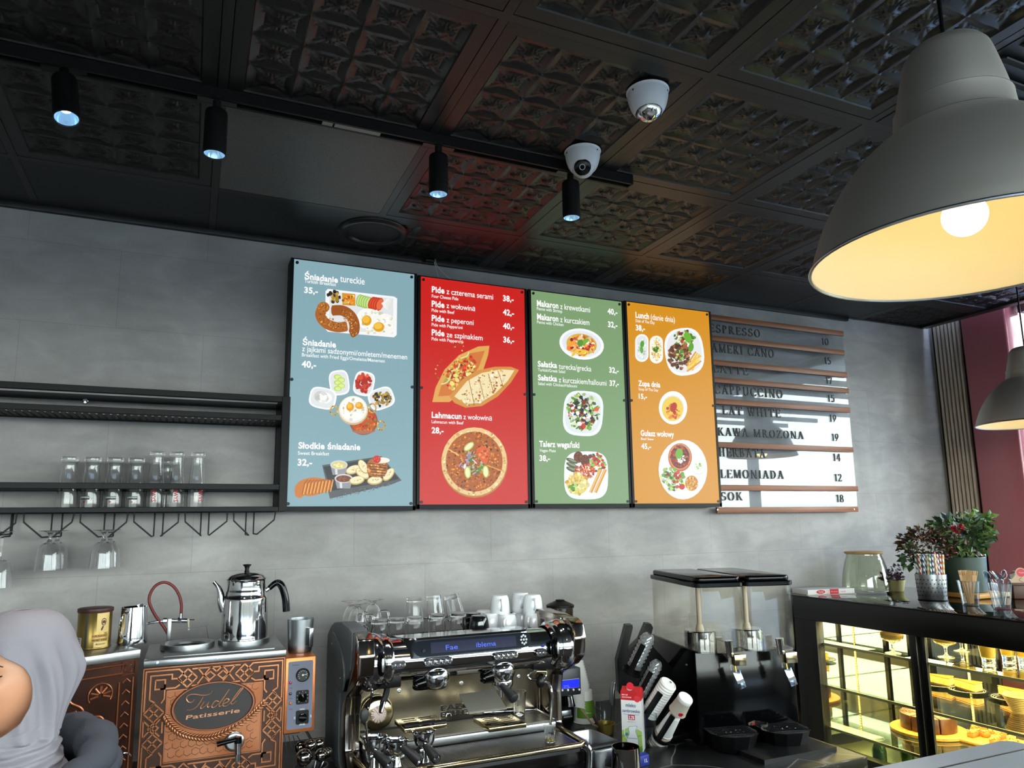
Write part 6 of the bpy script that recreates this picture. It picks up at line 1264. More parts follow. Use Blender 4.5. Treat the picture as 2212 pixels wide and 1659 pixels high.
# ---------------------------------------------------------------- tamping things: brass can, knife handles, frother in a glass
BRASS = mat('brass', (186, 160, 84), .35, .85)
bq = at(1304, 1588, y=-.45); bq.x = ga(820, 1100, -.45).x
bc = thing('brass_cup', 'brass coloured cup holding two brown handles, between grinder and milk carton', 'cup', (bq.x, -.45, CT))
bh = ga(800, 1040, -.45).z - CT
part(B().lathe([(0, 0), (.030, 0), (.032, .002), (.0365, bh), (.0385, bh + .001), (.0355, bh + .001), (.0312, .004), (0, .004)], n=36), 'cup_wall', BRASS, bc)
for (X0, Y0, X1, Y1, r, lab, m) in ((640, 1050, 480, 850, .0042, 'pale wooden handle leaning out of the brass cup', mat('pale_handle', (150, 120, 92), .5)), (715, 1060, 650, 940, .0062, 'dark brown handle leaning out of the brass cup', mat('dark_handle', (60, 46, 40), .5))):
    a, c = ga(X0, Y0, -.45), ga(X1, Y1, -.46); t = thing('bar_utensil', lab, 'utensil', tuple(a), world=True); b0 = Vector((bc.location.x, -.45, CT + .01)); part(B().tube([b0, a, c], [r * .8, r, r * .9], 10), 'shaft', m, t)
fq = ga(850, 1010, -.42); fgx = fq.x
fgz = ga(820, 730, -.42).z - CT
fgl = thing('clear_glass', 'clear straight glass holding the milk frother behind the brass cup', 'glass', (fgx, -.40, CT)); part(B().lathe([(0, 0), (.034, 0), (.036, .003), (.041, fgz), (.0398, fgz), (.035, .006), (0, .006)], n=36), 'glass_body', THIN, fgl)
fr4 = thing('milk_frother', 'silver and grey battery milk frother standing in the clear glass', 'milk frother', tuple(ga(900, 760, -.44)), world=True)
p = [ga(915, 790, -.44), ga(905, 740, -.44), ga(900, 620, -.44), ga(915, 500, -.44), ga(925, 476, -.44)]
part(B().tube(p, [.004, .0085, .0098, .0092, .006], 16), 'handle', mat('frother_grey', (110, 114, 116), .35), fr4); p2 = [q + Vector((.006, -.006, 0)) for q in p]; part(B().tube(p2, [.002, .0055, .0055, .0055, .003], 12), 'trim', STEEL, fr4)
part(B().tube([ga(912, 800, -.43), ga(893, 1000, -.42), Vector((fgx, -.41, CT + .02))], .0013, 6), 'wand', STEEL, fr4)
# ---------------------------------------------------------------- knock-out tray beside the machine
kt = thing('steel_tray', 'deep steel tray with dark rubber bar sunk beside the coffee machine', 'tray', (.76, -.72, CT), world=True)
P = [ga(310, 1160, -.56), ga(600, 1120, -.50), ga(1130, 1330, -.80), ga(640, 1445, -.86)]
z0 = P[3].z; P = [Vector((at(1180 + X / 6.404, 1400 + Y / 6.404, z=CT + .055))) for X, Y in ((300, 1165), (610, 1115), (1125, 1330), (640, 1440))]
ctr = sum(P, Vector()) / 4
def inset(k, dz): return [ctr + (q - ctr) * k + Vector((0, 0, dz)) for q in P]
def rr(Q, r=.2, n=4):
    out = []
    for i in range(4):
        a, b_, c = Q[i - 1], Q[i], Q[(i + 1) % 4]
        for k in range(n + 1): t = k / n; p0 = b_.lerp(a, r); p1 = b_.lerp(c, r); out.append(p0.lerp(b_, t).lerp(b_.lerp(p1, t), t))
    return out
L0, L1, L2, L3 = rr(inset(1.04, -.006)), rr(inset(1.03, 0)), rr(inset(.93, 0)), rr(inset(.82, -.045)); n = len(L0)
rows = [rr(inset(.97, -.0549)), L0, L1, L2, L3]
part(B().add([q for r in rows for q in r], [(i * n + k, i * n + (k + 1) % n, (i + 1) * n + (k + 1) % n, (i + 1) * n + k) for i in range(4) for k in range(n)] + [tuple(4 * n + k for k in range(n))]), 'pan', STEEL, kt)
part(B().tube([P[3].lerp(P[0], .22) + Vector((0, 0, -.006)), P[2].lerp(P[1], .18) + Vector((0, 0, -.006))], .011, 14), 'rubber_bar', RUB, kt)
jt = at(1350, 1618, y=-.93)
j3 = jug('milk_jug', 'large polished steel milk jug standing in front of the milk carton', at(1352, 1640, y=-.95).x - .0, -.95, CT, .047, .043, .115, 180, True)
j3.rotation_euler = (0, 0, math.radians(205))
# ---------------------------------------------------------------- milk carton
c0, c1, c2 = at(1345, 1622, z=CT), at(1398, 1627, z=CT), at(1335, 1603, z=CT)
cw = (c1 - c0).length; yaw = math.degrees(math.atan2(c1.y - c0.y, c1.x - c0.x)); cd = .058
mc = thing('milk_carton', 'white and red milk carton with green meadow print and red screw cap', 'milk carton', (c0.x, c0.y, CT), yaw)
cw = .072; ht = .205
mbk = B(); INK = print_mat('carton_print')
mbk.c = lin((226, 224, 222)); mbk.box((0, 0, 0), (cw, cd, ht - .03)); mbk.c = lin((196, 26, 34)); mbk.box((-.0003, -.0003, ht - .03), (cw + .0003, cd + .0003, ht))
part(mbk, 'carton', INK, mc, smooth=0)
pb_ = B()
def flat(P, c, d): pb_.c = lin(c); pb_.add([(x, -d, z) for x, z in P], [tuple(range(len(P)))])
flat([(0, 0), (cw, 0), (cw, .07), (cw * .8, .078), (cw * .55, .072), (cw * .3, .08), (0, .07)], (176, 206, 110), .0005); flat([(0, .045), (cw * .3, .055), (cw * .7, .045), (cw, .058), (cw, .06), (cw * .6, .056), (cw * .3, .062), (0, .055)], (140, 186, 70), .0007); flat([(0, 0), (cw, 0), (cw, .022), (cw * .5, .012), (0, .03)], (120, 180, 50), .0007)
for k in range(7): flat([(cw * .7 + k * .003, .002), (cw * .72 + k * .003, .002), (cw * .66 + k * .006, .045 - k * .002)], (96, 160, 40), .0009)
flat([(p.x, p.y) for p in bez([(.022, .012, 0), (.016, .04, 0), (.026, .06, 0), (.024, .082, 0), (.036, .086, 0), (.056, .088, 0), (.050, .07, 0), (.058, .045, 0), (.056, .014, 0), (.04, .008, 0), (.022, .012, 0)], 4)][:-1], (120, 150, 190), .0010)
flat([(p.x, p.y) for p in bez([(.023, .013, 0), (.0175, .04, 0), (.027, .06, 0), (.0255, .081, 0), (.036, .085, 0), (.054, .0865, 0), (.0488, .07, 0), (.0567, .045, 0), (.0548, .015, 0), (.04, .0092, 0), (.023, .013, 0)], 4)][:-1], (236, 238, 238), .0012); flat([(.019, .045), (.055, .045), (.0548, .047), (.02, .047)], (120, 150, 190), .0013)
h_ = [(p.x, p.y) for p in bez([(.024, .078, 0), (.010, .08, 0), (.008, .06, 0), (.014, .045, 0), (.019, .04, 0)], 4)]; flat(h_ + [(x + .003, z - .001) for x, z in h_[::-1]], (236, 238, 240), .0011); flat([(.012, .052), (.022, .056), (.02, .064), (.013, .062)], (70, 120, 200), .0010)
flat([(cw * .34, .108), (cw * .68, .108), (cw * .68, .126), (cw * .34, .126)], (196, 30, 40), .0007); flat([(p[0], p[1]) for p in arc(cw * .82, ht - .024, .0115, 0, 360, 14)[:-1]], (210, 50, 56), .0008)
def ptx(s, x, z, w_, h_, c, bold=0, d=.0012): pb_.c = lin(c); pb_.text(s, (x, -d, z), w_, h_, bold=bold)
ptx('mleko', cw * .24, .152, cw * .5, .0135, (44, 70, 130), 0); ptx('zambrowskie', cw * .06, .1335, cw * .88, .0115, (44, 70, 130), 0); ptx('3,2%', cw * .37, .111, cw * .28, .0115, (240, 240, 240), 1); ptx('NEW CAP', cw * .06, ht - .014, cw * .3, .0045, (240, 220, 220), 1); ptx('ALWAYS ATTACHED', cw * .06, ht - .022, cw * .48, .004, (240, 220, 220), 1); ptx('mleko UHT 1 L', cw * .3, .1, cw * .4, .003, (60, 60, 80))
pb_.c = lin((50, 80, 150)); ul = [(x, .129 - .003 * math.sin(math.pi * x / cw)) for x in [cw * .1 + i * cw * .08 for i in range(11)]]; pb_.add([(x, -.0012, z) for x, z in ul] + [(x, -.0012, z - .001) for x, z in ul], [(i, i + 1, 12 + i, 11 + i) for i in range(10)])
part(pb_, 'front_print', INK, mc, smooth=0)
part(B().box((-.0006, .01, .05), (-.0003, cd - .01, .15)), 'side_print', mat('side_print_grey', (120, 124, 134), .5), mc)
part(B().prism([(0, ht), (cd, ht), (cd * .55, ht + .012)], .001, cw - .001, 'yz'), 'top_fold', mat('carton_red', (196, 40, 44), .4), mc)
part(B().cyl((cw * .42, cd * .3, ht + .002), (cw * .42, cd * .3, ht + .012), .011, n=20), 'spout', mat('plastic_white', (228, 226, 226), .35), mc); part(B().push(Tr(cw * .5, cd * .3 - .016, ht + .018) @ Rx(70)).cyl((0, 0, 0), (0, 0, .009), .0125, n=24).pop(), 'screw_cap', mat('cap_red', (206, 36, 50), .35), mc)
pc = at(1397, 1625, y=-.66); k2 = thing('clear_plastic_cup', 'clear plastic cup standing half hidden behind the milk carton', 'plastic cup', (pc.x + .012, -.655, CT)); part(B().lathe([(0, 0), (.026, 0), (.036, .118), (.0385, .12), (.0355, .121), (.0252, .002), (0, .002)], n=32), 'cup_wall', THIN, k2)
bb_ = at(1390, 1640, y=-.86); bx = thing('blue_carton', 'blue one-litre carton lying flat behind the large steel jug', 'carton', (bb_.x + .0, -.80, CT), 12)
part(B().box((-.05, -.035, 0), (.04, .05, .035), .003), 'carton', mat('carton_blue', (24, 44, 150), .4), bx); part(B().text('1L', (.016, -.0352, .012), .016, .012, bold=1), 'print', INKW, bx, smooth=0)
# ================================================================ cup and lid dispenser
def ka(X, Y, yy): return at(1180 + X / 3.463, 1180 + Y / 3.463, y=yy)
cdn = thing('cup_dispenser', 'black plastic dispenser rack with four slanting cup and lid holders', 'cup dispenser', tuple(at(1430, 1600, y=-.55)), world=True); cdn.location.z = CT; cdn['_o'] = tuple(cdn.location)
yb_ = -.52
side = [ka(X, Y, yb_) for X, Y in ((530, 860), (600, 592), (645, 590), (648, 610), (605, 790), (700, 700), (750, 580), (785, 582), (800, 610), (770, 720), (900, 860), (1010, 1000), (1100, 1180), (1150, 1300), (1140, 1485), (835, 1505), (700, 1300), (640, 1180), (545, 1100))]
b = B(); n = len(side); b.add([q for q in side] + [q + Vector((.02, .05, 0)) for q in side], [tuple(range(n)), tuple(range(n, 2 * n))[::-1]] + [(i, (i + 1) % n, n + (i + 1) % n, n + i) for i in range(n)])
part(b, 'back_panel', PLASTIC, cdn, smooth=0)
lo = [ka(X, Y, -.62) for X, Y in ((835, 1512), (1060, 1470))]; part(B().box((lo[0].x - .02, -.65, CT), (lo[1].x + .05, -.47, CT + .02), .004), 'base', PLASTIC, cdn)
thin_glass('clear_pet', (246, 248, 250), 1.5, 1.3); DOME = thin_glass('nested_clear_pet', (244, 246, 248), 1.5, 2.5, .08, .10)
def slot(Xb, Yb, Xt, Yt, r, yb, yt):
    a, c = ka(Xb, Yb, yb), ka(Xt, Yt, yt); ax = (c - a).normalized(); M = Matrix.Translation(a) @ ax.to_track_quat('Z', 'Y').to_matrix().to_4x4(); L_ = (c - a).length
    # strip facing the camera side: find its angle in the slot frame
    v = M.inverted().to_3x3() @ (EYE - a).normalized(); a_f = math.atan2(v.y, v.x); R_ = r + .006
    def shellp(a0, a1, l0, l1):
        b_ = B().push(M); n_ = 8; vs = []
        for rr_ in (R_, R_ + .004):
            for i in range(n_ + 1):
                t = a0 + (a1 - a0) * i / n_; vs += [(rr_ * math.cos(t), rr_ * math.sin(t), l0), (rr_ * math.cos(t), rr_ * math.sin(t), l1)]
        m_ = 2 * (n_ + 1); fs = []
        for i in range(n_): fs += [(2 * i, 2 * i + 2, 2 * i + 3, 2 * i + 1), (m_ + 2 * i, m_ + 2 * i + 1, m_ + 2 * i + 3, m_ + 2 * i + 2), (2 * i + 1, 2 * i + 3, m_ + 2 * i + 3, m_ + 2 * i + 1), (2 * i, m_ + 2 * i, m_ + 2 * i + 2, 2 * i + 2)]
        fs += [(0, 1, m_ + 1, m_), (2 * n_, m_ + 2 * n_, m_ + 2 * n_ + 1, 2 * n_ + 1)]
        return b_.add(vs, fs).pop()
    part(shellp(a_f - .40, a_f + .16, -.02, L_ * .74), 'holder_strip', PLASTIC, cdn); part(shellp(a_f + 2.2, a_f + 4.1, -.02, L_ * .8), 'holder_back', PLASTIC, cdn)
    part(B().push(M).cyl((0, 0, -.024), (0, 0, -.012), R_ + .004, n=24).pop(), 'holder_floor', PLASTIC, cdn)
    return a, ax, L_
a, ax, L_ = slot(655, 905, 775, 655, .026, -.60, -.66)
domep = [(.0285, 0), (.0285, .003), (.026, .004), (.024, .016), (.017, .026), (.0085, .029), (.0085, .0285)]
for k in range(8): cup_at(a + ax * (.004 + k * (L_ - .034) / 7), ax, domep, DOME, 'clear domed lid in the upper slanting stack of the cup dispenser', 'clear domed lids, upper stack', 'dome_cover', 'lid')
a, ax, L_ = slot(705, 1110, 838, 858, .022, -.62, -.69)
for k in range(8): cup_at(a + ax * (.004 + k * (L_ - .030) / 7), ax, [(r * .84, z * .9) for r, z in domep], DOME, 'small clear domed lid in the second slanting stack of the cup dispenser', 'clear domed lids, second stack', 'dome_cover', 'lid')
a, ax, L_ = slot(775, 1240, 922, 1012, .0315, -.64, -.72)
lidp = [(.0315, 0), (.0325, .001), (.0325, .005), (.0305, .007), (.0295, .0095), (.027, .0105), (.0255, .008), (.021, .007), (0, .007)]
for k in range(14): cup_at(a + ax * (-.01 + k * (L_ - .006) / 13), ax, lidp if k == 13 else lidp[:6], PAPW, 'white coffee lid in the thick slanting stack of the cup dispenser' if k < 13 else 'top white coffee lid of the slanting stack, facing out with its drinking slot', 'white coffee lids' if k < 13 else None, 'sip_through_cover', 'lid', 36)
top = [o for o in bpy.data.objects if o.name.startswith('sip_through_cover')][-1]
part(B().box((.012, -.004, .0095), (.017, .004, .0108), .0004), 'drink_slot', mat('slot_shadow_brown', (70, 62, 56), .6), top)
a, ax, L_ = slot(880, 1395, 1012, 1185, .026, -.68, -.77)
for k in range(11): cup_at(a + ax * (-.016 + k * .0105), -ax, [(r, -z) for r, z in cprof(.0225, .0305, .085)] if 0 else cprof(.0225, .0305, .085), KRAFT if k % 2 else PAPW, 'printed paper cup nested in the lowest slanting stack of the cup dispenser', 'paper cups, lowest stack')
tp = a + ax * (L_ + .036)
kc = thing('paper_cup', 'upturned kraft paper cup with red printed spot and white base, top of the lowest slanting stack', 'paper cup', tuple(a + ax * (L_ - .035))); kc.rotation_euler = ax.to_track_quat('Z', 'Y').to_euler()
part(B().lathe([(.0315, 0), (.0325, .002), (.031, .004), (.0262, .056), (.0262, .057)], n=32), 'cup_wall', mat('kraft_grey', (170, 160, 146), .6), kc); part(B().lathe([(.0265, .056), (.0272, .058), (.0272, .068), (.0262, .071), (0, .071)], n=32), 'white_base', PAPW, kc)
v = kc.rotation_euler.to_matrix().inverted() @ (EYE - kc.location).normalized(); a_f = math.atan2(v.y, v.x) + .55
sp = B(); sp.add([(.0308 * math.cos(a_f + .009 / .031 * math.cos(q)), .0308 * math.sin(a_f + .009 / .031 * math.cos(q)), .016 + .0085 * math.sin(q)) for q in [i * .628 for i in range(10)]], [tuple(range(10))]); part(sp, 'red_spot', INKR, kc)
# ================================================================ two-tank juice dispenser
jd = thing('juice_dispenser', 'black juice dispenser with two empty clear tanks, taps and drip trays', 'juice dispenser', (1.12, -.738, CT), -14)
part(B().box((0, .0, .0), (.40, .45, .33), .006), 'body', GLOSSB, jd)
for k in range(6): part(B().tube(arc(.2, .0, .01, 0, 1, 1) and [(-.001, .14 + .03 * math.cos(q), .075 + .04 * math.sin(q)) for q in [math.radians(-60 + j * 20 + k * 0) for j in range(7)]], .0 + .0012, 5), 'vent_ring', mat('vent_grey', (40, 40, 42), .4), jd) if k == 0 else None
def tank(x0, i):
    x1 = x0 + .196; r = .03; z0, z1 = .328, .57
    w_ = B(); ro, ri = rrect(x0, -.03, x1, .44, r, 4), rrect(x0 + .003, -.027, x1 - .003, .437, r, 4); m = len(ro)
    w_.add([(x, y, z0) for x, y in ro] + [(x, y, z1) for x, y in ro] + [(x, y, z1) for x, y in ri] + [(x, y, z0 + .004) for x, y in ri], [(i_, (i_ + 1) % m, m + (i_ + 1) % m, m + i_) for i_ in range(m)] + [(m + i_, m + (i_ + 1) % m, 2 * m + (i_ + 1) % m, 2 * m + i_) for i_ in range(m)] + [(2 * m + i_, 2 * m + (i_ + 1) % m, 3 * m + (i_ + 1) % m, 3 * m + i_) for i_ in range(m)] + [tuple(range(m))[::-1], tuple(range(3 * m, 4 * m))])
    tk = part(w_, 'tank', thin_glass('tank_plastic', (251, 250, 247), 1.5, 1.0), jd)
    part(B().prism(rrect(x0 - .005, -.036, x1 + .005, .446, .032, 4), z1 - .006, z1 + .012, 'xy', .003, 1).prism(rrect(x0 + .004, -.026, x1 - .004, .436, .03, 4), z1 + .010, z1 + .032, 'xy', .008, 3), 'lid', GLOSSB, jd)
    cx_ = (x0 + x1) / 2
    part(B().lathe([(0, .05), (.058, .05), (.062, .046), (.062, .0)], (cx_, .17, z0 + .004), n=36), 'cooling_drum', CHROME, tk)
    part(B().cyl((cx_, .17, z0 + .05), (cx_, .17, z1 - .005), .0095, n=14).cyl((cx_, .17, z0 + .05), (cx_, .17, z0 + .075), .018, .012, n=16), 'spray_tube', mat('tube_beige', (196, 180, 160), .4), tk)
    # tap: clear socket, chrome sleeve, block, lever plate
    tpx = cx_ + .005
    part(B().cyl((tpx, -.03, z0 + .01), (tpx, -.075, z0 - .012), .016, .014, n=18).tube([(tpx, -.07, z0 - .01), (tpx + .002, -.072, z0 - .055)], [.013, .006], 14), 'tap_socket', thin_glass('tank_plastic'), jd)
    part(B().cyl((tpx, -.07, z0 - .005), (tpx - .004, -.07, z0 + .05), .0125, .015, n=20), 'tap_sleeve', CHROME, jd)
    part(B().box((tpx + .002, -.098, z0 - .035), (tpx + .047, -.062, z0 + .004), .002), 'tap_block', BRS, jd)
    lv = part(B().push(Tr(tpx + .012, -.085, z0 - .055) @ Rx(-8) @ Ry(-17)).box((-.014, -.0015, -.062), (.014, .0015, 0), .001).pop(), 'tap_lever', mat('lever_steel', (176, 190, 206), .12, 1.), jd)
    part(B().push(Tr(tpx + .012, -.085, z0 - .055) @ Rx(-8) @ Ry(-17)).box((-.0142, -.0022, -.042), (.0142, .0022, -.032)).pop(), 'lever_band', mat('band_grey', (90, 90, 92), .4), lv)
    part(B().cyl((tpx + .008, -.083, z0 - .035), (tpx + .010, -.085, z0 - .058), .0035, n=10), 'lever_pin', BRASS, jd)
    # drip tray
    cxd = cx_ + .0
    dp = [(cxd + a_, b_) for a_, b_ in [(-.085, .0), (-.088, -.07), (-.07, -.115), (-.03, -.135), (.03, -.135), (.07, -.115), (.088, -.07), (.085, .0)]]
    lo_ = [(cxd + (x - cxd) * .82, y * .84) for x, y in dp]; m = len(dp)
    dt = part(B().add([(x, y, .001) for x, y in lo_] + [(x, y, .062) for x, y in dp], [tuple(range(m))[::-1], tuple(range(m, 2 * m))] + [(k, (k + 1) % m, m + (k + 1) % m, m + k) for k in range(m)]), 'drip_tray', mat('tray_black', (14, 14, 15), .3), jd, smooth=0)
    gr_ = B()
    for k in range(6): gr_.tube(bez([(cxd - .075, -.02 - k * .018, .064), (cxd, -.012 - k * .019, .064), (cxd + .075, -.02 - k * .018, .064)], 4), .0022, 6)
    gr_.lathe([(.013, 0), (.016, .003), (.019, 0)], (cxd - .022, -.06, .0625), n=16).lathe([(.013, 0), (.016, .003), (.019, 0)], (cxd + .022, -.07, .0625), n=16)
    part(gr_, 'tray_grid', mat('tray_grid_black', (24, 24, 25), .25), dt)
tank(.002, 0); tank(.203, 1)
part(B().cyl((-.006, .08, .27), (.002, .08, .27), .004, n=10), 'side_screw', STEEL, jd)
# loose things by the drip trays
pc = at(1640, 1600, z=CT + .016); k3 = thing('clear_plastic_cup', 'small square clear plastic cup with red print between the two drip trays', 'plastic cup', (pc.x, pc.y, CT + .016), 20)
b = B()
for s0, s1, zz0, zz1 in ((.017, .026, 0, .062), (.0165, .0255, .001, .062)): b.add([(x * s0, y * s0, zz0) for x, y in ((-1, -1), (1, -1), (1, 1), (-1, 1))] + [(x * s1, y * s1, zz1) for x, y in ((-1, -1), (1, -1), (1, 1), (-1, 1))], [(3, 2, 1, 0)] + [(i, (i + 1) % 4, 4 + (i + 1) % 4, 4 + i) for i in range(4)])
part(b, 'cup_wall', thin_glass('clear_pet'), k3, smooth=0); part(B().text('Happy', (0.0, .0235, .05), .022, .008, bold=1), 'print', INKR, k3, smooth=0)
sq = [at(u, v, z=CT + .015) for u, v in ((1592, 1619), (1651, 1642), (1807, 1613), (1740, 1588))]; sq[3] = sq[2] + (sq[0] - sq[1]) * 2.2; sq[0] = sq[1] + (sq[3] - sq[2])
b = B(); b.add([(q.x, q.y, CT) for q in sq] + [(q.x, q.y, CT + .015) for q in sq], [(0, 1, 2, 3), (7, 6, 5, 4)] + [(i, (i + 1) % 4, 4 + (i + 1) % 4, 4 + i) for i in range(4)])
tag(b.build('slate_board', SLATE, smooth=0), 'black slate board lying on the worktop under the drip trays', 'serving board')
# ================================================================ pastry display case
DX0, DX1, DY0, DY1, DZ = 2.22, 3.04, -1.95, -.13, 1.309
CB = mat('case_black', (13, 12, 11), .3)
pcase = thing('pastry_case', 'black framed glass pastry display case glowing yellow inside, at the wall end of the bar', 'display case', (2.62, -1.0, 0), world=True)
b = B().box((DX0, DY0, 1.194), (DX0 + .05, DY1, DZ - .006), .003).box((DX1 - .04, DY0, 1.22), (DX1, DY1, DZ - .006), .003).box((DX0 + .05, DY1 - .03, .62), (DX1 - .04, DY1, DZ - .006))
b.box((DX0, -.268, .3), (DX0 + .05, DY1, 1.194), .003).box((DX0, DY0, .55), (DX0 + .05, -.268, .62), .003).box((DX0, DY0, .1), (DX1, DY1, .55)).box((DX0, DY0, .55), (DX0 + .05, DY0 + .06, 1.194))
b.box((DX1 - .04, DY1 - .05, .55), (DX1, DY1, 1.22)).box((DX1 - .04, DY0, .55), (DX1, DY0 + .05, 1.22))
part(b, 'frame', CB, pcase)
part(B().box((DX0 - .004, DY0 - .01, DZ - .006), (DX1 + .01, DY1 + .03, DZ), .002), 'top_glass', mat('smoked_top_glass', (16, 15, 14), .04), pcase)
part(B().box((DX0 + .004, -.80, .60), (DX0 + .018, -.766, 1.2), .002), 'door_stile', CB, pcase); part(B().box((DX0 + .022, -.826, .60), (DX0 + .036, -.79, 1.2), .002), 'door_stile', CB, pcase)
DGL = thin_glass('case_glass', (246, 248, 240), 1.5, .9)
part(B().box((DX0 + .0105, -.77, .62), (DX0 + .0115, -.266, 1.196)), 'sliding_door', DGL, pcase); part(B().box((DX0 + .0285, DY0 + .06, .62), (DX0 + .0295, -.82, 1.196)), 'sliding_door', DGL, pcase)
part(B().box((DX1 - .02, DY0 + .05, .58), (DX1 - .015, DY1 - .05, 1.22)), 'customer_side_glass', DGL, pcase)
part(B().box((DX0 + .05, DY1 - .0335, .62), (DX1 - .04, DY1 - .031, 1.22)), 'end_mirror', mat('case_mirror', (225, 220, 190), .03, 1.), pcase)
part(B().box((DX0 + .05, DY0 + .06, .55), (DX1 - .04, DY1 - .034, .565)), 'case_floor', mat('case_floor_steel', (190, 186, 160), .25, .8), pcase)
SG = thin_glass('shelf_glass', (240, 246, 232), 1.5, 1.6); SZ = (1.087, .888, .695)
for z in SZ:
    sp = part(B().box((DX0 + .045, DY0 + .07, z - .008), (DX1 - .06, DY1 - .045, z)), 'glass_shelf', SG, pcase)
    part(B().box((DX0 + .040, DY0 + .07, z - .0095), (DX0 + .0455, DY1 - .045, z + .0015)), 'shelf_edge', mat('shelf_edge', (170, 164, 130), .25), sp)
LED = mat('case_led', (255, 230, 160), .4, emit=(255, 214, 110), es=9)
LEDT = mat('led_tape', (220, 210, 180), .5)
for y in (-.30, -.62, -1.0, -1.4):
    part(B().box((DX1 - .066, y - .011, .57), (DX1 - .044, y + .011, 1.24)), 'rear_post', CB, pcase)
for (x, y) in ((DX1 - .07, -.98), (DX1 - .07, -.50), (DX1 - .07, -1.42)):
    tp_ = part(B().box((x, y - .006, .60), (x + .003, y + .006, 1.22)), 'led_strip', LEDT, pcase); lb = B()
    for k in range(44): lb.box((x - .0015, y - .0028, .605 + k * .014), (x, y + .0028, .6105 + k * .014))
    part(lb, 'led_dots', LED, tp_)
lb = B()
for k in range(90): lb.box((DX0 + .052, -.29 - k * .0175, 1.205), (DX0 + .0545, -.29 - k * .0175 + .006, 1.211))
tp_ = part(B().box((DX0 + .0505, DY0 + .1, 1.20), (DX0 + .052, -.28, 1.216)), 'led_strip', LEDT, pcase); part(lb, 'led_dots', LED, tp_)
for z, pw in ((1.20, 30), (1.075, 18), (.876, 18)):
    l = bpy.data.lights.new('case_led_light', 'AREA'); l.shape = 'RECTANGLE'; l.size = .5; l.size_y = 1.5; l.energy = pw; l.color = (1, .80, .36)
    o = bpy.data.objects.new('case_led_light', l); o.location = (2.63 - 2.62, -1.03 + 1.0, z); o.parent = pcase; COL.objects.link(o)
# ---------------------------------------------------------------- things inside
def hz(X, Y, z): return at(1750 + X / 4.788, 1330 + Y / 4.788, z=z)
PLATE = mat('dark_ringed_plate', (34, 36, 44), .15); CREAM = mat('cheesecake', (236, 206, 120), .6, noise=(60, (214, 170, 80))); TOPO = mat('orange_glaze', (226, 130, 26), .3)
for X, Y, rz, lab in ((1300, 735, 10, 'orange topped cheesecake slice on the plate nearest the sliding door edge'), (1585, 795, 0, 'orange topped cheesecake slice on the middle plate of the shelf'), (2030, 880, -12, 'orange topped cheesecake slice on the plate furthest along the shelf')):
    c = hz(X, Y, SZ[1]); pt_ = thing('dessert_plate', 'dark plate with pale rings under the ' + lab.split(' on ')[0] + (', nearest the door edge' if rz == 10 else ', in the middle' if rz == 0 else ', furthest along'), 'plate', (c.x + .03, c.y, SZ[1]))
    part(B().lathe([(0, 0), (.045, 0), (.075, .008), (.082, .010), (.0815, .012), (.073, .0105), (.044, .003), (0, .003)], n=40), 'plate', PLATE, pt_)
    rg = B()
    for r, z in ((.072, .0105), (.064, .008), (.055, .0058)): rg.torus((0, 0, z), r, .0012, 40, 6)
    part(rg, 'rings', mat('plate_ring_pale', (170, 170, 160), .3), pt_)
    ck_ = thing('cheesecake_slice', lab, 'cake slice', (c.x + .03, c.y, SZ[1] + .0035), rz)
    tri = [(-.03, -.055), (.045, -.055 + .02), (-.0, .075)]
    part(B().prism([(-.032, -.06), (.036, -.05), (.004, .066)], .008, .042, 'xy', .003, 1), 'cake', CREAM, ck_); part(B().prism([(-.033, -.061), (.037, -.051), (.004, .067)], 0, .010, 'xy', .002, 1), 'crust', mat('cake_crust', (96, 62, 36), .8, noise=(90, (60, 40, 26))), ck_)
    part(B().prism([(-.033, -.061), (.037, -.051), (.004, .067)], .041, .047, 'xy', .002, 1), 'glaze', TOPO, ck_)
c = hz(1232, 1200, SZ[2])
wb = thing('cake_board', 'round pale wooden board under the chocolate cake on the lowest glass shelf', 'board', (c.x, c.y, SZ[2])); part(B().lathe([(0, 0), (.158, 0), (.164, .003), (.164, .014), (.160, .017), (0, .017)], n=64), 'board', mat('board_bamboo', (204, 150, 70), .45, noise=(5, (180, 126, 54), (1, 12, 1))), wb)
cc = thing('chocolate_cake', 'brown chocolate layer cake cut into wedges on the round wooden board', 'cake', (c.x, c.y, SZ[2] + .017))
CHO = mat('chocolate_glaze', (92, 58, 36), .3, noise=(18, (66, 40, 26)))
for k in range(6):
    if k == 5: continue
    a0, a1 = math.radians(k * 60 + 1.2), math.radians(k * 60 + 58.8); P = [(.004 * math.cos((a0 + a1) / 2), .004 * math.sin((a0 + a1) / 2))] + [(.118 * math.cos(a0 + (a1 - a0) * i / 8), .118 * math.sin(a0 + (a1 - a0) * i / 8)) for i in range(9)]
    part(B().prism(P, 0, .068, 'xy', .004, 2), 'wedge', CHO, cc)
rnd = random.Random(2); cb2 = B()
for k in range(120): a, r = rnd.uniform(0, 5.2), .112 * rnd.random() ** .5; cb2.sph((r * math.cos(a), r * math.sin(a), .069), rnd.uniform(.0015, .003), 6, 4)
part(cb2, 'crumbs', mat('cake_crumbs', (150, 116, 76), .8), cc, kind='stuff')
YEL_ = mat('lemon_dessert', (236, 190, 60), .4)
def dessert(X, Y, z, lab):
    c = hz(X, Y, z); t = thing('dessert_glass', lab, 'dessert glass', (c.x, c.y, z), group='yellow desserts on the top glass shelf')
    part(B().lathe([(0, 0), (.024, 0), (.026, .004), (.024, .018), (.027, .03), (.036, .105), (.0345, .105), (.025, .03), (0, .022)], n=28), 'glass_body', GLASS, t); part(B().lathe([(0, .0225), (.0248, .031), (.0325, .09), (0, .095)], n=28), 'dessert', YEL_, t)
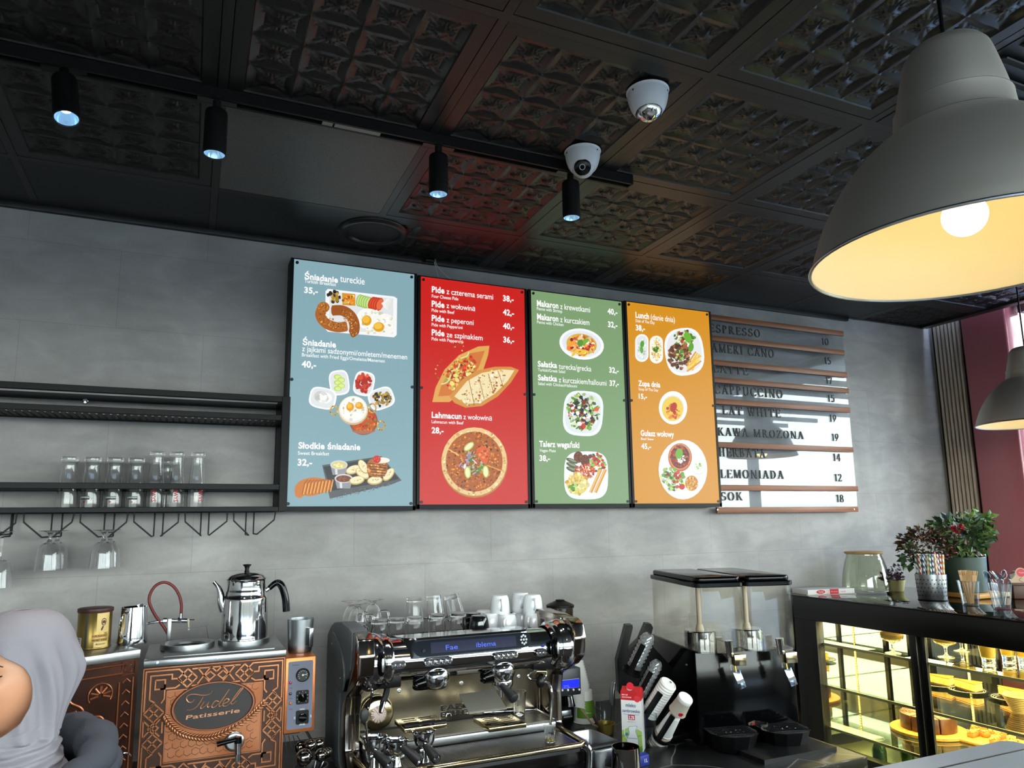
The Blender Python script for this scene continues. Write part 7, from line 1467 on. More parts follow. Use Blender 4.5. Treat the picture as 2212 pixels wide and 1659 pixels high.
dessert(1850, 505, SZ[0], 'glass of yellow dessert on the top shelf nearest the cake stands'); dessert(2060, 480, SZ[0], 'second glass of yellow dessert on the top shelf'); dessert(2230, 500, SZ[0], 'yellow dessert glass on the top shelf, cut by the picture edge')
for X, Y, lab in ((860, 390, 'glass footed dish with orange cream on the top shelf behind the sliding door edge'), (1410, 430, 'glass footed dish with yellow cream on the top shelf, first past the door stile'), (1570, 365, 'glass footed dish with yellow cream on the top shelf, further back')):
    c = hz(X, Y, SZ[0]); t = thing('footed_dish', lab, 'footed dish', (c.x, c.y, SZ[0]), group='footed dishes on the top glass shelf')
    part(B().lathe(smooth_prof([(0, .0), (.03, 0), (.031, .003), (.008, .01), (.007, .04), (.016, .05), (.042, .062), (.05, .085)], 4) + [(.0485, .085), (.04, .064), (0, .056)], n=32), 'glass_body', GLASS, t); part(B().lathe(smooth_prof([(0, .062), (.04, .067), (.047, .084), (.04, .094), (0, .1)], 4), n=28), 'cream', mat('orange_cream', (240, 190, 96), .5) if X == 860 else YEL_, t)
c = hz(2185, 1000, SZ[1]); t = thing('wicker_bowl', 'small pale woven bowl at the end of the middle shelf', 'bowl', (c.x, c.y, SZ[1])); wv = B()
for k in range(9): wv.torus((0, 0, .006 + k * .0075), .032 + .0032 * k, .0042, 28, 8)
part(wv, 'weave', mat('wicker_pale', (214, 176, 110), .7), t); part(B().lathe([(0, 0), (.034, 0), (.034, .008), (0, .008)], n=24), 'bowl_floor', mat('wicker_pale'), t)
c = hz(1800, 1310, SZ[2]); t = thing('pastry_tray', 'wooden tray of crumbly nut pastries at the end of the lowest shelf', 'tray', (c.x + .02, c.y - .04, SZ[2]), 4); part(B().box((-.1, -.16, 0), (.12, .14, .012), .003), 'tray', mat('board_bamboo'), t)
rnd = random.Random(8)
for k in range(7):
    p = thing('nut_pastry', 'golden brown nut pastry on the wooden tray of the lowest shelf', 'pastry', (c.x + .02 + rnd.uniform(-.05, .08), c.y - .13 + k * .036, SZ[2] + .012), rnd.uniform(-20, 20), group='nut pastries on the wooden tray'); part(B().box((-.035, -.014, 0), (.035, .014, .022), .005), 'base_dough', mat('pastry_brown', (176, 116, 50), .7), p); nb = B()
    for j in range(40): nb.sph((rnd.uniform(-.034, .034), rnd.uniform(-.013, .013), .022 + rnd.uniform(0, .006)), rnd.uniform(.003, .006), 6, 4)
    part(nb, 'nuts', mat('nut_crumble', (206, 160, 90), .7, noise=(80, (150, 104, 50))), p, kind='stuff')
BOT = mat('bottle_green', (60, 130, 40), .05, trans=.9)
for X, Y, lab in ((850, 1480, 'green glass bottle lying under the lowest shelf beside the door stile'), (560, 1500, 'green glass bottle on the case floor nearest the worktop corner'), (1050, 1330, 'green glass bottle on the case floor under the chocolate cake')):
    c = hz(X, Y, .60); t = thing('green_bottle', lab, 'bottle', (c.x + .1, c.y, .566), group='green bottles on the case floor'); part(B().lathe([(0, 0), (.028, 0), (.03, .004), (.03, .07), (.022, .09), (.011, .105), (.0115, .12), (.009, .12), (.008, .1), (.026, .07), (.026, .006), (0, .006)], n=24), 'glass_body', BOT, t); part(B().cyl((0, 0, .118), (0, 0, .127), .013), 'crown_cap', STEEL, t)
# ---------------------------------------------------------------- things on top of the case
c = at(1780, 1284, z=DZ); bx = thing('tissue_box', 'flat white box with red oval print lying on the case corner by the wall', 'box', (2.255, -.20, DZ), -10)
part(B().box((0, 0, .002), (.275, .13, .026), .001), 'box', mat('box_white', (222, 216, 212), .5), bx); pr_ = B(); RDP = mat('print_box_red', (196, 30, 44), .4)
part(B().add([(.075 + .026 * math.cos(q), -.0006, .014 + .0095 * math.sin(q)) for q in [i * .314 for i in range(20)]], [tuple(range(20))]).add([(x, -.0006, z) for x, z in ((.128, .002), (.18, .002), (.18, .026), (.128, .026))], [(0, 1, 2, 3)]).text('Tudel', (.105, -.0006, .0155), .02, .006).text('kebab', (.105, -.0006, .0055), .02, .005).text('Lezzet', (.192, -.0006, .01), .03, .007, shear=.3), 'red_print', RDP, bx, smooth=0)
part(B().text('Tudel', (.06, -.001, .011), .03, .007, bold=1).text('Na wynos', (.134, -.001, .011), .04, .006), 'white_print', INKW, bx, smooth=0)
part(B().box((-.01, -.004, 0), (.28, .14, .002)), 'flap', mat('box_grey', (170, 160, 150), .6), bx)
jr = thing('glass_jar', 'large empty clear glass jar with a flat wooden cover standing by the grey wall', 'jar', (2.70, -.175, DZ))
o_ = smooth_prof([(0, .001), (.112, .001), (.118, .006), (.119, .03), (.112, .09), (.098, .15), (.088, .178), (.086, .192)], 5)
part(B().lathe(o_ + [(r - .0028, z) for r, z in o_[::-1] if z > .008] + [(0, .006)], n=56), 'glass_body', thin_glass('jar_glass', (246, 248, 240), 1.5, 1.6), jr); part(B().lathe([(0, .192), (.090, .192), (.095, .195), (.095, .201), (.092, .204), (0, .205)], n=48), 'wooden_cover', mat('cork_wood', (196, 156, 100), .6, noise=(12, (170, 130, 80))), jr)
def leaf_cluster(b, rnd, n, ctr, rad, size, flat=.5, cols=None):
    for k in range(n):
        a, e, q = rnd.uniform(0, 6.283), rnd.uniform(-1, 1), rnd.uniform(.25, 1) ** .5; s_ = math.sqrt(1 - e * e)
        c = Vector((ctr[0] + rad[0] * q * s_ * math.cos(a), ctr[1] + rad[1] * q * s_ * math.sin(a), ctr[2] + rad[2] * q * e)); d = (c - Vector(ctr)).normalized() + Vector((rnd.gauss(0, .5), rnd.gauss(0, .5), rnd.gauss(0, .4))); d.normalize(); w = d.cross(Vector((rnd.gauss(0, 1), rnd.gauss(0, 1), 1))).normalized(); u = d.cross(w) ; L_ = rnd.uniform(*size); wd = L_ * .36
        if cols: b.c = lin(rnd.choice(cols))
        b.add([c, c + d * L_ * .45 + w * wd - u * L_ * .04, c + d * L_, c + d * L_ * .45 - w * wd - u * L_ * .04, c + d * L_ * .5 + u * L_ * .08], [(0, 1, 4), (1, 2, 4), (2, 3, 4), (3, 0, 4)])
LINK = print_mat('leaf_ink')
c = at(1957, 1273, z=DZ); sp_ = thing('small_plant', 'low purple leafed plant in a cream pot on the display case', 'potted plant', (2.80, -.265, DZ)); part(B().lathe([(0, 0), (.04, 0), (.042, .002), (.053, .058), (.051, .058), (.048, .05), (0, .05)], n=36), 'pot', mat('cream_pot', (226, 216, 150), .4), sp_)
b = B(); rnd = random.Random(5); leaf_cluster(b, rnd, 150, (-.02, .0, .07), (.06, .045, .022), (.012, .026), cols=[(96, 70, 96), (70, 50, 80), (120, 96, 130), (110, 70, 50)]); leaf_cluster(b, rnd, 70, (.025, 0, .10), (.024, .02, .035), (.010, .02), cols=[(100, 84, 120), (84, 60, 90), (126, 106, 70)]); leaf_cluster(b, rnd, 40, (-.045, 0, .085), (.02, .02, .025), (.01, .02), cols=[(110, 100, 90), (96, 84, 100)]); part(b, 'foliage', LINK, sp_, smooth=0)
# steel straw holder and straws
sx_, sy_ = 2.575, -.64
st = thing('straw_holder', 'perforated oval steel holder full of striped paper straws', 'straw holder', (sx_, sy_, DZ), -48); hh_ = .118
part(B().lathe([(0, 0), (.058, 0), (.06, .003), (.066, hh_), (.0645, hh_), (.0585, .004), (0, .004)], n=48, sy=.62), 'cup', STEEL, st); dots = B()
for r in range(5):
    for k in range(24):
        a = k * math.pi / 12 + (r % 2) * math.pi / 24; rr_ = .0606 + .0052 * (.022 + r * .018) / hh_; c = Vector((rr_ * math.cos(a), rr_ * .62 * math.sin(a), .022 + r * .018)); nn = Vector((math.cos(a), math.sin(a) / .62, 0)).normalized(); w = Vector((-nn.y, nn.x, 0)); dots.add([c + nn * .0006 + w * .003 * math.cos(q) + Vector((0, 0, .003 * math.sin(q))) for q in [i * .785 for i in range(8)]], [tuple(range(8))])
part(dots, 'hole', mat('hole_dark', (16, 14, 12), .6), st, smooth=0)
part(B().torus((0, 0, .002), .06, .003, 48, 8, sy=.62), 'base_rim', PLASTIC, st)
SINK = print_mat('straw_ink'); protos = []
for cs in ((200, 40, 44), (30, 70, 130), (232, 170, 30), (24, 120, 110)):
    b = B(); n, m = 8, 40
    for j in range(m):
        for k in range(n):
            b.c = lin(cs) if ((j * .5 + k * 4 / n) % 4) < 2 else lin((240, 236, 226)); P = []
            for jj, kk in ((j, k), (j, k + 1), (j + 1, k + 1), (j + 1, k)): a = kk * 2 * math.pi / n; P.append((.0042 * math.cos(a), .0042 * math.sin(a), .075 + .128 * jj / m))
            b.add(P, [(0, 1, 2, 3)])
    b.c = lin((240, 236, 226)); b.cyl((0, 0, 0), (0, 0, .075), .0042, n=8); t = thing('paper_straw', 'striped straw', 'straw', (0, 0, 0), group='striped paper straws'); part(b, 'straw_tube', SINK, t); protos.append(t)
rnd = random.Random(11); used_ = set(); k = 0
NM = ('red', 'blue', 'yellow', 'green')
for i in range(40):
    a = i * 2.39996; r = math.sqrt((i + .5) / 40) * .053; x, y = r * math.cos(a), r * .56 * math.sin(a); pi_ = rnd.randrange(4); p = protos[pi_]; R = st.matrix_basis.to_3x3() if 0 else Matrix.Rotation(math.radians(-48), 3, 'Z'); w = R @ Vector((x, y, 0)); loc = (sx_ + w.x, sy_ + w.y, DZ + .005 + rnd.uniform(0, .004))
    if pi_ in used_: o = dup(p, loc)
    else: o = p; o.location = loc; used_.add(pi_)
    o.rotation_euler = (w.y * -1.1 + rnd.uniform(-.02, .02), w.x * 1.1 + rnd.uniform(-.02, .02), rnd.uniform(0, 6)); o['label'] = NM[pi_] + ' and white striped paper straw in the perforated steel holder'; o['group'] = NM[pi_] + ' striped paper straws in the steel holder'
# two bigger plants
gp_ = thing('green_pot_plant', 'bushy green rose plant with one red flower in a dark green pot', 'potted plant', (2.885, -.585, DZ + .02)); part(B().lathe([(0, 0), (.092, 0), (.096, .003), (.104, .165), (.102, .168), (.098, .165), (.095, .15), (0, .15)], n=48), 'pot', mat('dark_green_pot', (46, 62, 50), .45), gp_)
b = B(); rnd = random.Random(21); leaf_cluster(b, rnd, 420, (.02, .0, .27), (.15, .12, .10), (.03, .055), cols=[(58, 84, 44), (76, 104, 52), (44, 68, 40), (110, 130, 70), (90, 106, 96)]); leaf_cluster(b, rnd, 60, (.1, -.05, .33), (.06, .05, .05), (.03, .05), cols=[(120, 150, 70), (84, 120, 56)]); part(b, 'foliage', LINK, gp_, smooth=0); sb2 = B()
for k in range(14): a = rnd.uniform(0, 6.28); sb2.tube([(.03 * math.cos(a), .03 * math.sin(a), .14), (.06 * math.cos(a), .06 * math.sin(a), .22), (.12 * math.cos(a), .1 * math.sin(a), .30)], .002, 5)
part(sb2, 'stems', mat('stem_green', (60, 72, 40), .6), gp_); fq2 = at(2068, 1141, y=-.66) - Vector((2.885, -.585, DZ + .02)); fb2 = B(); leaf_cluster(fb2, rnd, 40, tuple(fq2), (.016, .016, .012), (.014, .024), cols=[(150, 20, 40), (120, 14, 34), (176, 34, 50)]); part(fb2, 'red_flower', LINK, gp_, smooth=0)
tag(B().box((2.77, -.72, DZ), (3.02, -.46, DZ + .02), .003).build('wooden_riser', mat('board_bamboo')), 'flat wooden block under the dark green plant pot', 'board')
rp = thing('dark_flower_plant', 'dark red-brown leafed plant with tiny pink flowers behind the straw holder', 'potted plant', (2.72, -.53, DZ)); part(B().lathe([(0, 0), (.05, 0), (.062, .11), (.06, .112), (.057, .1), (0, .1)], n=32), 'pot', mat('plain_pot', (84, 74, 66), .6), rp)
b = B(); rnd = random.Random(31); leaf_cluster(b, rnd, 700, (.0, .0, .25), (.145, .12, .085), (.016, .032), cols=[(70, 44, 40), (86, 60, 40), (60, 66, 36), (54, 34, 34), (96, 84, 46), (110, 74, 50)]); leaf_cluster(b, rnd, 30, (-.15, -.02, .2), (.05, .03, .05), (.03, .05), cols=[(52, 76, 48), (66, 92, 54)]); part(b, 'foliage', LINK, rp, smooth=0); fb2 = B(); leaf_cluster(fb2, rnd, 36, (.0, -.05, .23), (.12, .08, .06), (.010, .018), cols=[(214, 90, 120), (196, 70, 100), (226, 130, 140)]); part(fb2, 'pink_flowers', LINK, rp, smooth=0)
sb2 = B()
for k in range(16): a = rnd.uniform(0, 6.28); sb2.tube([(.02 * math.cos(a), .02 * math.sin(a), .09), (.05 * math.cos(a), .05 * math.sin(a), .17), (.1 * math.cos(a), .08 * math.sin(a), .24)], .0018, 5)
part(sb2, 'stems', mat('stem_green'), rp)
# cutlery cups
def cutcup(u, v, lab):
    c = at(u, v, z=DZ); t = thing('cutlery_cup', lab, 'plastic cup', (c.x, c.y, DZ)); part(B().lathe([(0, .001), (.030, .001), (.031, .004), (.0425, .102), (.0445, .103), (.0445, .106), (.0415, .105), (.030, .006), (0, .006)], n=36), 'cup_wall', thin_glass('clear_pet'), t); return c
c = cutcup(2097, 1308, 'clear plastic cup full of wooden forks on the display case')
WD = mat('birch_wood', (214, 170, 118), .6)
def fork_b(sp=0):
    b = B().box((-.003, -.0008, 0), (.003, .0008, .10), .0006, 1).box((-.007, -.0008, .095), (.007, .0008, .122), .0006, 1)
    if not sp:
        for k in range(3): b.box((-.007 + k * .0055, -.0008, .12), (-.007 + k * .0055 + .003, .0008, .142), .0005, 1)
    else: b.sph((0, 0, .132), (.0095, .0014, .018), 12, 8)
    return b
rnd = random.Random(14); f0 = thing('wooden_fork', 'wooden fork standing in the clear cup beside the straw holder', 'fork', (0, 0, 0), group='wooden forks in the clear cup'); part(fork_b(), 'fork_body', WD, f0)
for k in range(14):
    a = rnd.uniform(0, 6.28); r = rnd.uniform(.004, .017); o = f0 if k == 0 else dup(f0); o.location = (c.x + r * math.cos(a), c.y + r * math.sin(a), DZ + .008); s_ = rnd.uniform(.08, .2) * (1.5 if k > 11 else 1); o.rotation_euler = (-math.sin(a) * s_, math.cos(a) * s_, rnd.uniform(-.6, .6) - .5)
c = cutcup(2165, 1316, 'clear plastic cup full of transparent plastic spoons on the display case')
CLR = thin_glass('clear_cutlery', (240, 244, 246), 1.5, 2.4); f1 = thing('plastic_spoon', 'transparent plastic spoon standing in the cup next to the wooden forks', 'spoon', (0, 0, 0), group='transparent spoons in the clear cup'); part(B().tube([(0, 0, 0), (0, 0, .06), (0, .002, .11), (0, .006, .122)], [.0028, .003, .0026, .004], 8).push(Tr(0, .012, .138) @ Rx(-28)).sph((0, 0, 0), (.0115, .0025, .021), 16, 10).pop(), 'spoon_body', CLR, f1)
for k in range(12):
    a = rnd.uniform(0, 6.28); r = rnd.uniform(.004, .016); o = f1 if k == 0 else dup(f1); o.location = (c.x - r * math.cos(a), c.y - r * math.sin(a), DZ + .008); s_ = rnd.uniform(.2, .33); o.rotation_euler = (-math.sin(a) * s_, math.cos(a) * s_, rnd.uniform(0, 6))
tj = thing('terrarium_jar', 'wide glass jar with dark moss and a green leaf at the open end of the case', 'jar', (2.66, -1.075, DZ)); o_ = smooth_prof([(0, .001), (.05, .001), (.056, .006), (.058, .1), (.055, .13), (.038, .15), (.036, .156), (.044, .162), (.044, .168)], 4); part(B().lathe(o_ + [(r - .0025, z) for r, z in o_[::-1] if z > .008] + [(0, .005)], n=40), 'glass_body', thin_glass('jar_glass'), tj)
b = B(); leaf_cluster(b, rnd, 260, (0, 0, .085), (.045, .045, .03), (.01, .02), cols=[(84, 66, 44), (70, 56, 36), (100, 84, 60)]); b.c = lin((110, 180, 60)); b.add([(-.04, -.02, .05), (0, -.035, .06), (.04, -.02, .046), (0, -.03, .05)], [(0, 1, 2, 3)]); part(b, 'moss', LINK, tj, smooth=0)
cs_ = thing('card_stand', 'small tan card stand with a round red seal behind the cutlery cups', 'card stand', (2.98, -.80, DZ), -30); part(B().prism([(-.05, 0), (.05, 0), (.05, .05)] + arc(0, .055, .026, 0, 180, 10) + [(-.05, .05)], -.002, .002, 'xz'), 'card', mat('kraft_card', (190, 160, 130), .6), cs_); part(B().add([(.019 * math.cos(q), -.0026, .058 + .019 * math.sin(q)) for q in [i * .314 for i in range(20)]], [tuple(range(20))]), 'red_seal', RDP, cs_, smooth=0); part(B().text('Tudel', (-.01, -.003, .0555), .022, .006), 'seal_text', INKW, cs_, smooth=0); part(B().box((-.055, -.02, -.0), (.055, .02, .012), .002), 'stand', mat('walnut_block', (80, 48, 36), .5), cs_)
part(B().tube(bez([(.0, -.0026, .035), (-.012, -.0026, .025), (.006, -.0026, .014)], 4), .0008, 5), 'drawn_stem', mat('drawing_dark', (70, 50, 40), .6), cs_)
cs_.location.z = DZ + .06; part(B().box((-.05, -.018, -.06), (.05, .018, 0), .002), 'block', mat('walnut_block'), cs_)
# ================================================================ customer counter in front
fz = 1.1; fa, fb_ = at(2178, 1597, z=fz), at(1888, 1659, z=fz)
fc = thing('customer_counter', 'pale glossy customer counter edge crossing in front of the display case', 'counter', ((fa.x - .5), fa.y - .3, 0), world=True)
TOP = mat('pale_laminate', (176, 178, 182), .12)
rr_ = .05; P = [(-.3, fa.y), (fa.x - .03, fa.y)] + arc(fa.x - .03, fa.y - .03, .03, 90, 0, 6) + [(fa.x, fa.y - .75), (-.3, fa.y - .75)]
part(B().prism(P, fz - .03, fz, 'xy', .003, 1), 'top', TOP, fc); part(B().box((-.3, fa.y - .075, fz - .001), (fa.x - .004, fa.y - .069, fz + .0006)), 'gap_line', mat('gap_dark', (40, 36, 40), .3), fc)  # flat dark strip, the shade of a gap put into its colour
part(B().box((-.26, fa.y - .70, 0), (fa.x - .05, fa.y - .05, fz - .03)), 'counter_body', mat('counter_body_grey', (120, 120, 122), .5), fc)
# ================================================================ person in a grey headscarf behind the bar
PX, PY = -.912, -1.275
pe = thing('person', 'person in a pale grey headscarf and dark grey hooded sweatshirt, seen from the side at the bar', 'person', (PX, PY, 0), -40)
SKIN = mat('skin', (206, 150, 116), .45, noise=(9, (196, 136, 104)))
# the figure faces -Y in its own frame; trunk turned a little to its own left
def head():
    b = B(); nu, nv = 64, 48
    def f(i, j):
        az = 2 * math.pi * i; el = -math.pi / 2 + math.pi * j; fx, fy, fz_ = math.sin(az) * math.cos(el), -math.cos(az) * math.cos(el), math.sin(el)
        x = fx * .073; y = fy * (.094 if fy < 0 else .092); z = 1.425 + fz_ * (.102 if fz_ > 0 else .113)
        lowk = max(0, -fz_)
        x *= 1 - .34 * lowk ** 1.6; y = y * (1 - .22 * lowk ** 2 * (1 if fy > 0 else .2)) - .014 * lowk
        if fy < 0:
            k = math.exp(-(x / .011) ** 2)
            t = (1.452 - z) / .058
            if 0 < t < 1.18: y -= k * .026 * min(1, t) ** 1.3 * (1 if t < 1 else max(0, 1 - (t - 1) / .18))
            y -= .008 * math.exp(-((abs(x) - .012) / .007) ** 2 - ((z - 1.395) / .008) ** 2)
            y += .010 * math.exp(-((abs(x) - .031) / .015) ** 2 - ((z - 1.431) / .011) ** 2)
            y -= .004 * math.exp(-((abs(x) - .03) / .02) ** 2 - ((z - 1.449) / .008) ** 2)
            y -= .007 * math.exp(-(x / .02) ** 2 - ((z - 1.369) / .006) ** 2) + .006 * math.exp(-(x / .017) ** 2 - ((z - 1.357) / .006) ** 2) - .003 * math.exp(-(x / .022) ** 2 - ((z - 1.3635) / .002) ** 2)
            y -= .007 * math.exp(-(x / .018) ** 2 - ((z - 1.326) / .012) ** 2)
            y -= .004 * math.exp(-((abs(x) - .04) / .016) ** 2 - ((z - 1.40) / .02) ** 2)
        return (x, y, z)
    b.grid(f, nu, nv, wu=True)
    for s in (-1, 1): b.push(Tr(s * .074, .012, 1.415) @ Rz(s * 16)).sph((0, 0, 0), (.008, .019, .031), 14, 10).pop()
    return b
def skin_mesh(chains, name, lv=1):
    me = bpy.data.meshes.new(name); vs, es, rs = [], [], []; idx = {}
    for ch in chains:
        prev = None
        for x, y, z, r in ch:
            k = (round(x, 4), round(y, 4), round(z, 4))
            if k not in idx: idx[k] = len(vs); vs.append((x, y, z)); rs.append(r)
            if prev is not None and prev != idx[k]: es.append((prev, idx[k]))
            prev = idx[k]
    me.from_pydata(vs, es, []); o = bpy.data.objects.new(name, me); COL.objects.link(o); m = o.modifiers.new('s', 'SKIN'); m.use_smooth_shade = True
    for i, v in enumerate(me.skin_vertices[0].data): v.radius = (rs[i], rs[i]) if not isinstance(rs[i], tuple) else rs[i]; v.use_root = (i == 0)
    u = o.modifiers.new('u', 'SUBSURF'); u.levels = lv; u.render_levels = lv; dg = bpy.context.evaluated_depsgraph_get(); e_ = o.evaluated_get(dg); m2 = bpy.data.meshes.new_from_object(e_, depsgraph=dg)
    b = B(); b.add([v.co[:] for v in m2.vertices], [tuple(p.vertices) for p in m2.polygons]); bpy.data.objects.remove(o); bpy.data.meshes.remove(me); bpy.data.meshes.remove(m2); return b
TW = Matrix.Rotation(math.radians(-6), 3, 'Z')
def tw(x, y, z): v = TW @ Vector((x, y, 0)); return (v.x, v.y + .02, z)
def chain(*p): return [tw(*q[:3]) + (q[3],) for q in p]
def arm(s):
    # upper arm down, forearm forward over the worktop, hand half open
    sh_, el_, wr_ = (s * .165, .01, 1.215), (s * .215, .04, .985), (s * .15, -.20, .965)
    A = chain((0, .01, 1.19, .085), (s * .10, .01, 1.185, .045), sh_ + (.052,), (s * .195, .025, 1.10, .043), el_ + (.037,), (s * .185, -.08, .972, .034), wr_ + (.025,))
    h_ = [(wr_ + (.025,)), (s * .142, -.245, .962, .030), (s * .137, -.275, .960, .030)]; out = [A, chain(*h_)]
    for k, (dx, L_) in enumerate(((-.03, .060), (-.010, .072), (.010, .068), (.029, .053))):
        x0 = s * .137 + dx; y0 = -.278 + abs(dx) * .2; out.append(chain((s * .137, -.275, .960, .030), (x0, y0 - .012, .962, .0105), (x0 + dx * .15, y0 - .012 - L_ * .45, .958, .0088), (x0 + dx * .2, y0 - .012 - L_ * .78, .944, .008), (x0 + dx * .2, y0 - .012 - L_, .930, .007)))
    out.append(chain((s * .142, -.245, .962, .030), (s * .142 - s * .034, -.252, .958, .0115), (s * .142 - s * .050, -.285, .95, .010), (s * .142 - s * .052, -.31, .942, .0085))); return out
def leg(s): return chain((0, .0, .86, .125), (s * .085, .0, .80, .088), (s * .092, .0, .62, .068), (s * .094, -.005, .43, .052), (s * .094, .012, .30, .05), (s * .094, .015, .09, .034), (s * .096, -.01, .045, .036), (s * .10, -.11, .03, .032), (s * .102, -.16, .026, .022))
trunk = chain((0, .0, .86, .125), (0, .0, .98, .112), (0, -.01, 1.10, .108), (0, .01, 1.19, .085)) + [(0, .02, 1.26, .052), (0, .012, 1.33, .046), (0, .0, 1.38, .05)]
body = skin_mesh([trunk] + arm(-1) + arm(1) + [leg(-1), leg(1)], 'body_base'); hd_ = head(); body.add(hd_.v, hd_.f)
bo_ = part(body, 'body', SKIN, pe, smooth=1.2)
rm = bo_.modifiers.new('one_skin', 'REMESH'); rm.mode = 'VOXEL'; rm.voxel_size = .0045; rm.use_smooth_shade = True; sm_ = bo_.modifiers.new('smooth', 'SMOOTH'); sm_.factor = .5; sm_.iterations = 2
# eyes half closed, brows, lips
for s in (-1, 1):
    P = bez([(s * .017, -.0775, 1.430), (s * .030, -.0800, 1.427), (s * .044, -.0735, 1.4305)], 5); part(B().tube(P, .0013, 6), 'eyelash', mat('lash_dark', (44, 30, 28), .6), bo_)
    P = bez([(s * .014, -.0905, 1.449), (s * .030, -.0890, 1.4535), (s * .049, -.077, 1.4475)], 5); part(B().tube(P, [.0022 * (1 - .6 * k / (len(P) - 1)) for k in range(len(P))], 6), 'eyebrow', mat('brow_dark', (62, 44, 38), .8), bo_)
lip = B()
for z, r in ((1.3685, .0045), (1.3575, .005)): P = bez([(-.022, -.0885, 1.3632), (-.011, -.0985, z), (0, -.1015, z), (.011, -.0985, z), (.022, -.0885, 1.3632)], 4); lip.tube(P, [r * math.sin(math.pi * (.12 + .76 * k / (len(P) - 1))) for k in range(len(P))], 8)
part(lip, 'lips', mat('lips_rose', (186, 106, 98), .4), bo_)
# headscarf: rows from crown to chest, opening half-angle in front
SCARF = mat('grey_jersey_scarf', (136, 131, 138), .8, bump=(240, .08))
rows = [(1.541, -.005, .012, .012, .012, 0), (1.538, -.002, .035, .04, .034, 0), (1.528, 0, .058, .064, .054, 0), (1.512, 0, .078, .080, .069, 0), (1.492, 0, .092, .092, .079, 0), (1.474, 0, .099, .099, .084, 28), (1.458, 0, .101, .106, .087, 45), (1.442, 0, .101, .112, .089, 57), (1.424, 0, .1, .114, .090, 64), (1.404, 0, .099, .110, .0895, 67), (1.384, 0, .098, .098, .088, 67), (1.364, 0, .097, .085, .085, 65), (1.344, 0, .096, .076, .081, 58), (1.326, 0, .097, .072, .078, 46), (1.311, 0, .097, .070, .076, 22), (1.303, 0, .094, .070, .075, 0),
        (1.290, 0, .084, .072, .076, 0), (1.276, 0, .080, .076, .080, 0), (1.262, 0, .082, .079, .086, 0), (1.248, 0, .088, .082, .094, 0), (1.232, 0, .098, .085, .104, 0), (1.212, 0, .112, .086, .118, 0), (1.185, 0, .128, .088, .136, 0), (1.15, 0, .140, .092, .150, 0), (1.10, 0, .148, .098, .15, 0), (1.05, 0, .150, .11, .12, 0)]
sc2 = B(); n = 96; vs = []
dense = []
for i in range(len(rows) - 1):
    for k in range(3): t = k / 3; dense.append(tuple(rows[i][j] * (1 - t) + rows[i + 1][j] * t for j in range(6)))
dense.append(rows[-1])
for z, cy, rf, rb, rx, al in dense:
    for k in range(n + 1):
        ph = math.radians(al + (360 - 2 * al) * k / n); c_, s_ = math.cos(ph), math.sin(ph); ry = rf if c_ > 0 else rb; x, y = rx * s_, cy - ry * c_; fold = 0
        side = abs(s_)
        if z > 1.30: fold = .0075 * math.sin(ph * 9 + 26 * (z - 1.4) * (1 if s_ > 0 else -1)) * min(1, max(0, (1.50 - z) / .06)) * (.35 + .65 * side) + .0038 * math.sin(ph * 21 + z * 60) * min(1, max(0, (1.48 - z) / .05))
        elif z > 1.20: fold = .0062 * math.sin(z * 330 + 3.2 * c_ + 1.5 * s_) + .002 * math.sin(ph * 7 + z * 90)
        else: fold = .006 * math.sin(ph * 8 + z * 40)
        if c_ < -.3 and z > 1.38 and z < 1.47: fold += .010 * math.exp(-((z - 1.425) / .022) ** 2) * (-c_ - .3)
        q = 1 + fold / max(.03, math.hypot(x, y)); vs.append((x * q, y * q, z))
        if z < 1.25: v = TW @ Vector((vs[-1][0], vs[-1][1], 0)); t = min(1, (1.25 - z) / .08); vs[-1] = (vs[-1][0] * (1 - t) + v.x * t, vs[-1][1] * (1 - t) + v.y * t, z)
m = n + 1; sc2.add(vs, [(i * m + k, i * m + k + 1, (i + 1) * m + k + 1, (i + 1) * m + k) for i in range(len(dense) - 1) for k in range(n)])
so_ = part(sc2, 'headscarf', SCARF, pe, smooth=1.5); sd = so_.modifiers.new('cloth', 'SOLIDIFY'); sd.thickness = .0035; sd.offset = -1; ss = so_.modifiers.new('soft', 'SUBSURF'); ss.levels = 1; ss.render_levels = 1
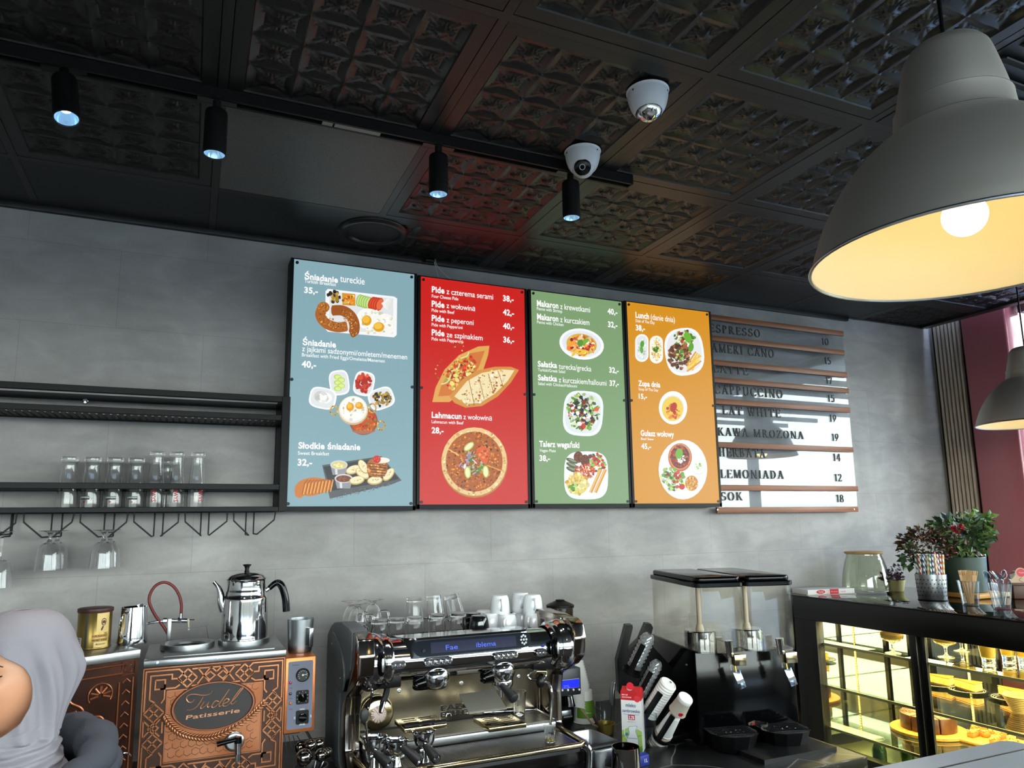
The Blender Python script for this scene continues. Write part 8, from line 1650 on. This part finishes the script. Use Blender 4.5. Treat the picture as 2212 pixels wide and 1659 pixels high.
# sweatshirt, hood, trousers, shoes
HOOD = mat('charcoal_sweatshirt', (56, 58, 66), .85, bump=(300, .12))
def grow(ch, d): return [(x, y, z, r + d) for x, y, z, r in ch]
def sleeve(s): return grow(arm(s)[0], .021)
sw = skin_mesh([grow(chain((0, .0, .80, .135), (0, .0, .98, .128), (0, -.005, 1.10, .120), (0, .01, 1.19, .090)), .008), sleeve(-1), sleeve(1)], 'sweat_base')
wo = part(sw, 'sweatshirt', HOOD, pe, smooth=1.5); r2 = wo.modifiers.new('one_cloth', 'REMESH'); r2.mode = 'VOXEL'; r2.voxel_size = .008; r2.use_smooth_shade = True; s2_ = wo.modifiers.new('smooth', 'SMOOTH'); s2_.factor = .6; s2_.iterations = 4
hk_ = B()
P = [tw(.135 * math.sin(a) * 1.0, .045 - .105 * -math.cos(a) * 1.0 if 0 else .03 + .085 * math.cos(a), 1.245 + .028 * math.cos(a)) for a in [math.radians(-118 + i * 236 / 22) for i in range(23)]]
hk_.tube(P, [.020 + .020 * math.sin(math.pi * i / 22) + .004 * math.sin(i * 1.9) for i in range(23)], 16)
P2_ = [tw(.115 * math.sin(a), .055 + .085 * math.cos(a), 1.215 + .01 * math.cos(a)) for a in [math.radians(-80 + i * 160 / 16) for i in range(17)]]; hk_.tube(P2_, [.018 + .024 * math.sin(math.pi * i / 16) + .003 * math.sin(i * 2.3) for i in range(17)], 16)
ho = part(hk_, 'hood', HOOD, pe, smooth=1.5)
tr_ = skin_mesh([grow(chain((0, .0, .86, .125), (0, .0, .92, .115)), .010)] + [grow(leg(s)[:6], .012) for s in (-1, 1)], 'trouser_base'); part(tr_, 'trousers', mat('black_trousers', (26, 26, 30), .8), pe, smooth=1.5)
for s in (-1, 1): a, c = tw(s * .096, .03, .035), tw(s * .102, -.17, .03); part(B().tube([a, tw(s * .097, -.02, .045), tw(s * .101, -.12, .037), c], [.036, .044, .04, .024], 14), 'shoe', mat('dark_shoe', (30, 30, 34), .5), pe)
for o in bpy.data.objects:
    if '_o' in o: del o['_o']
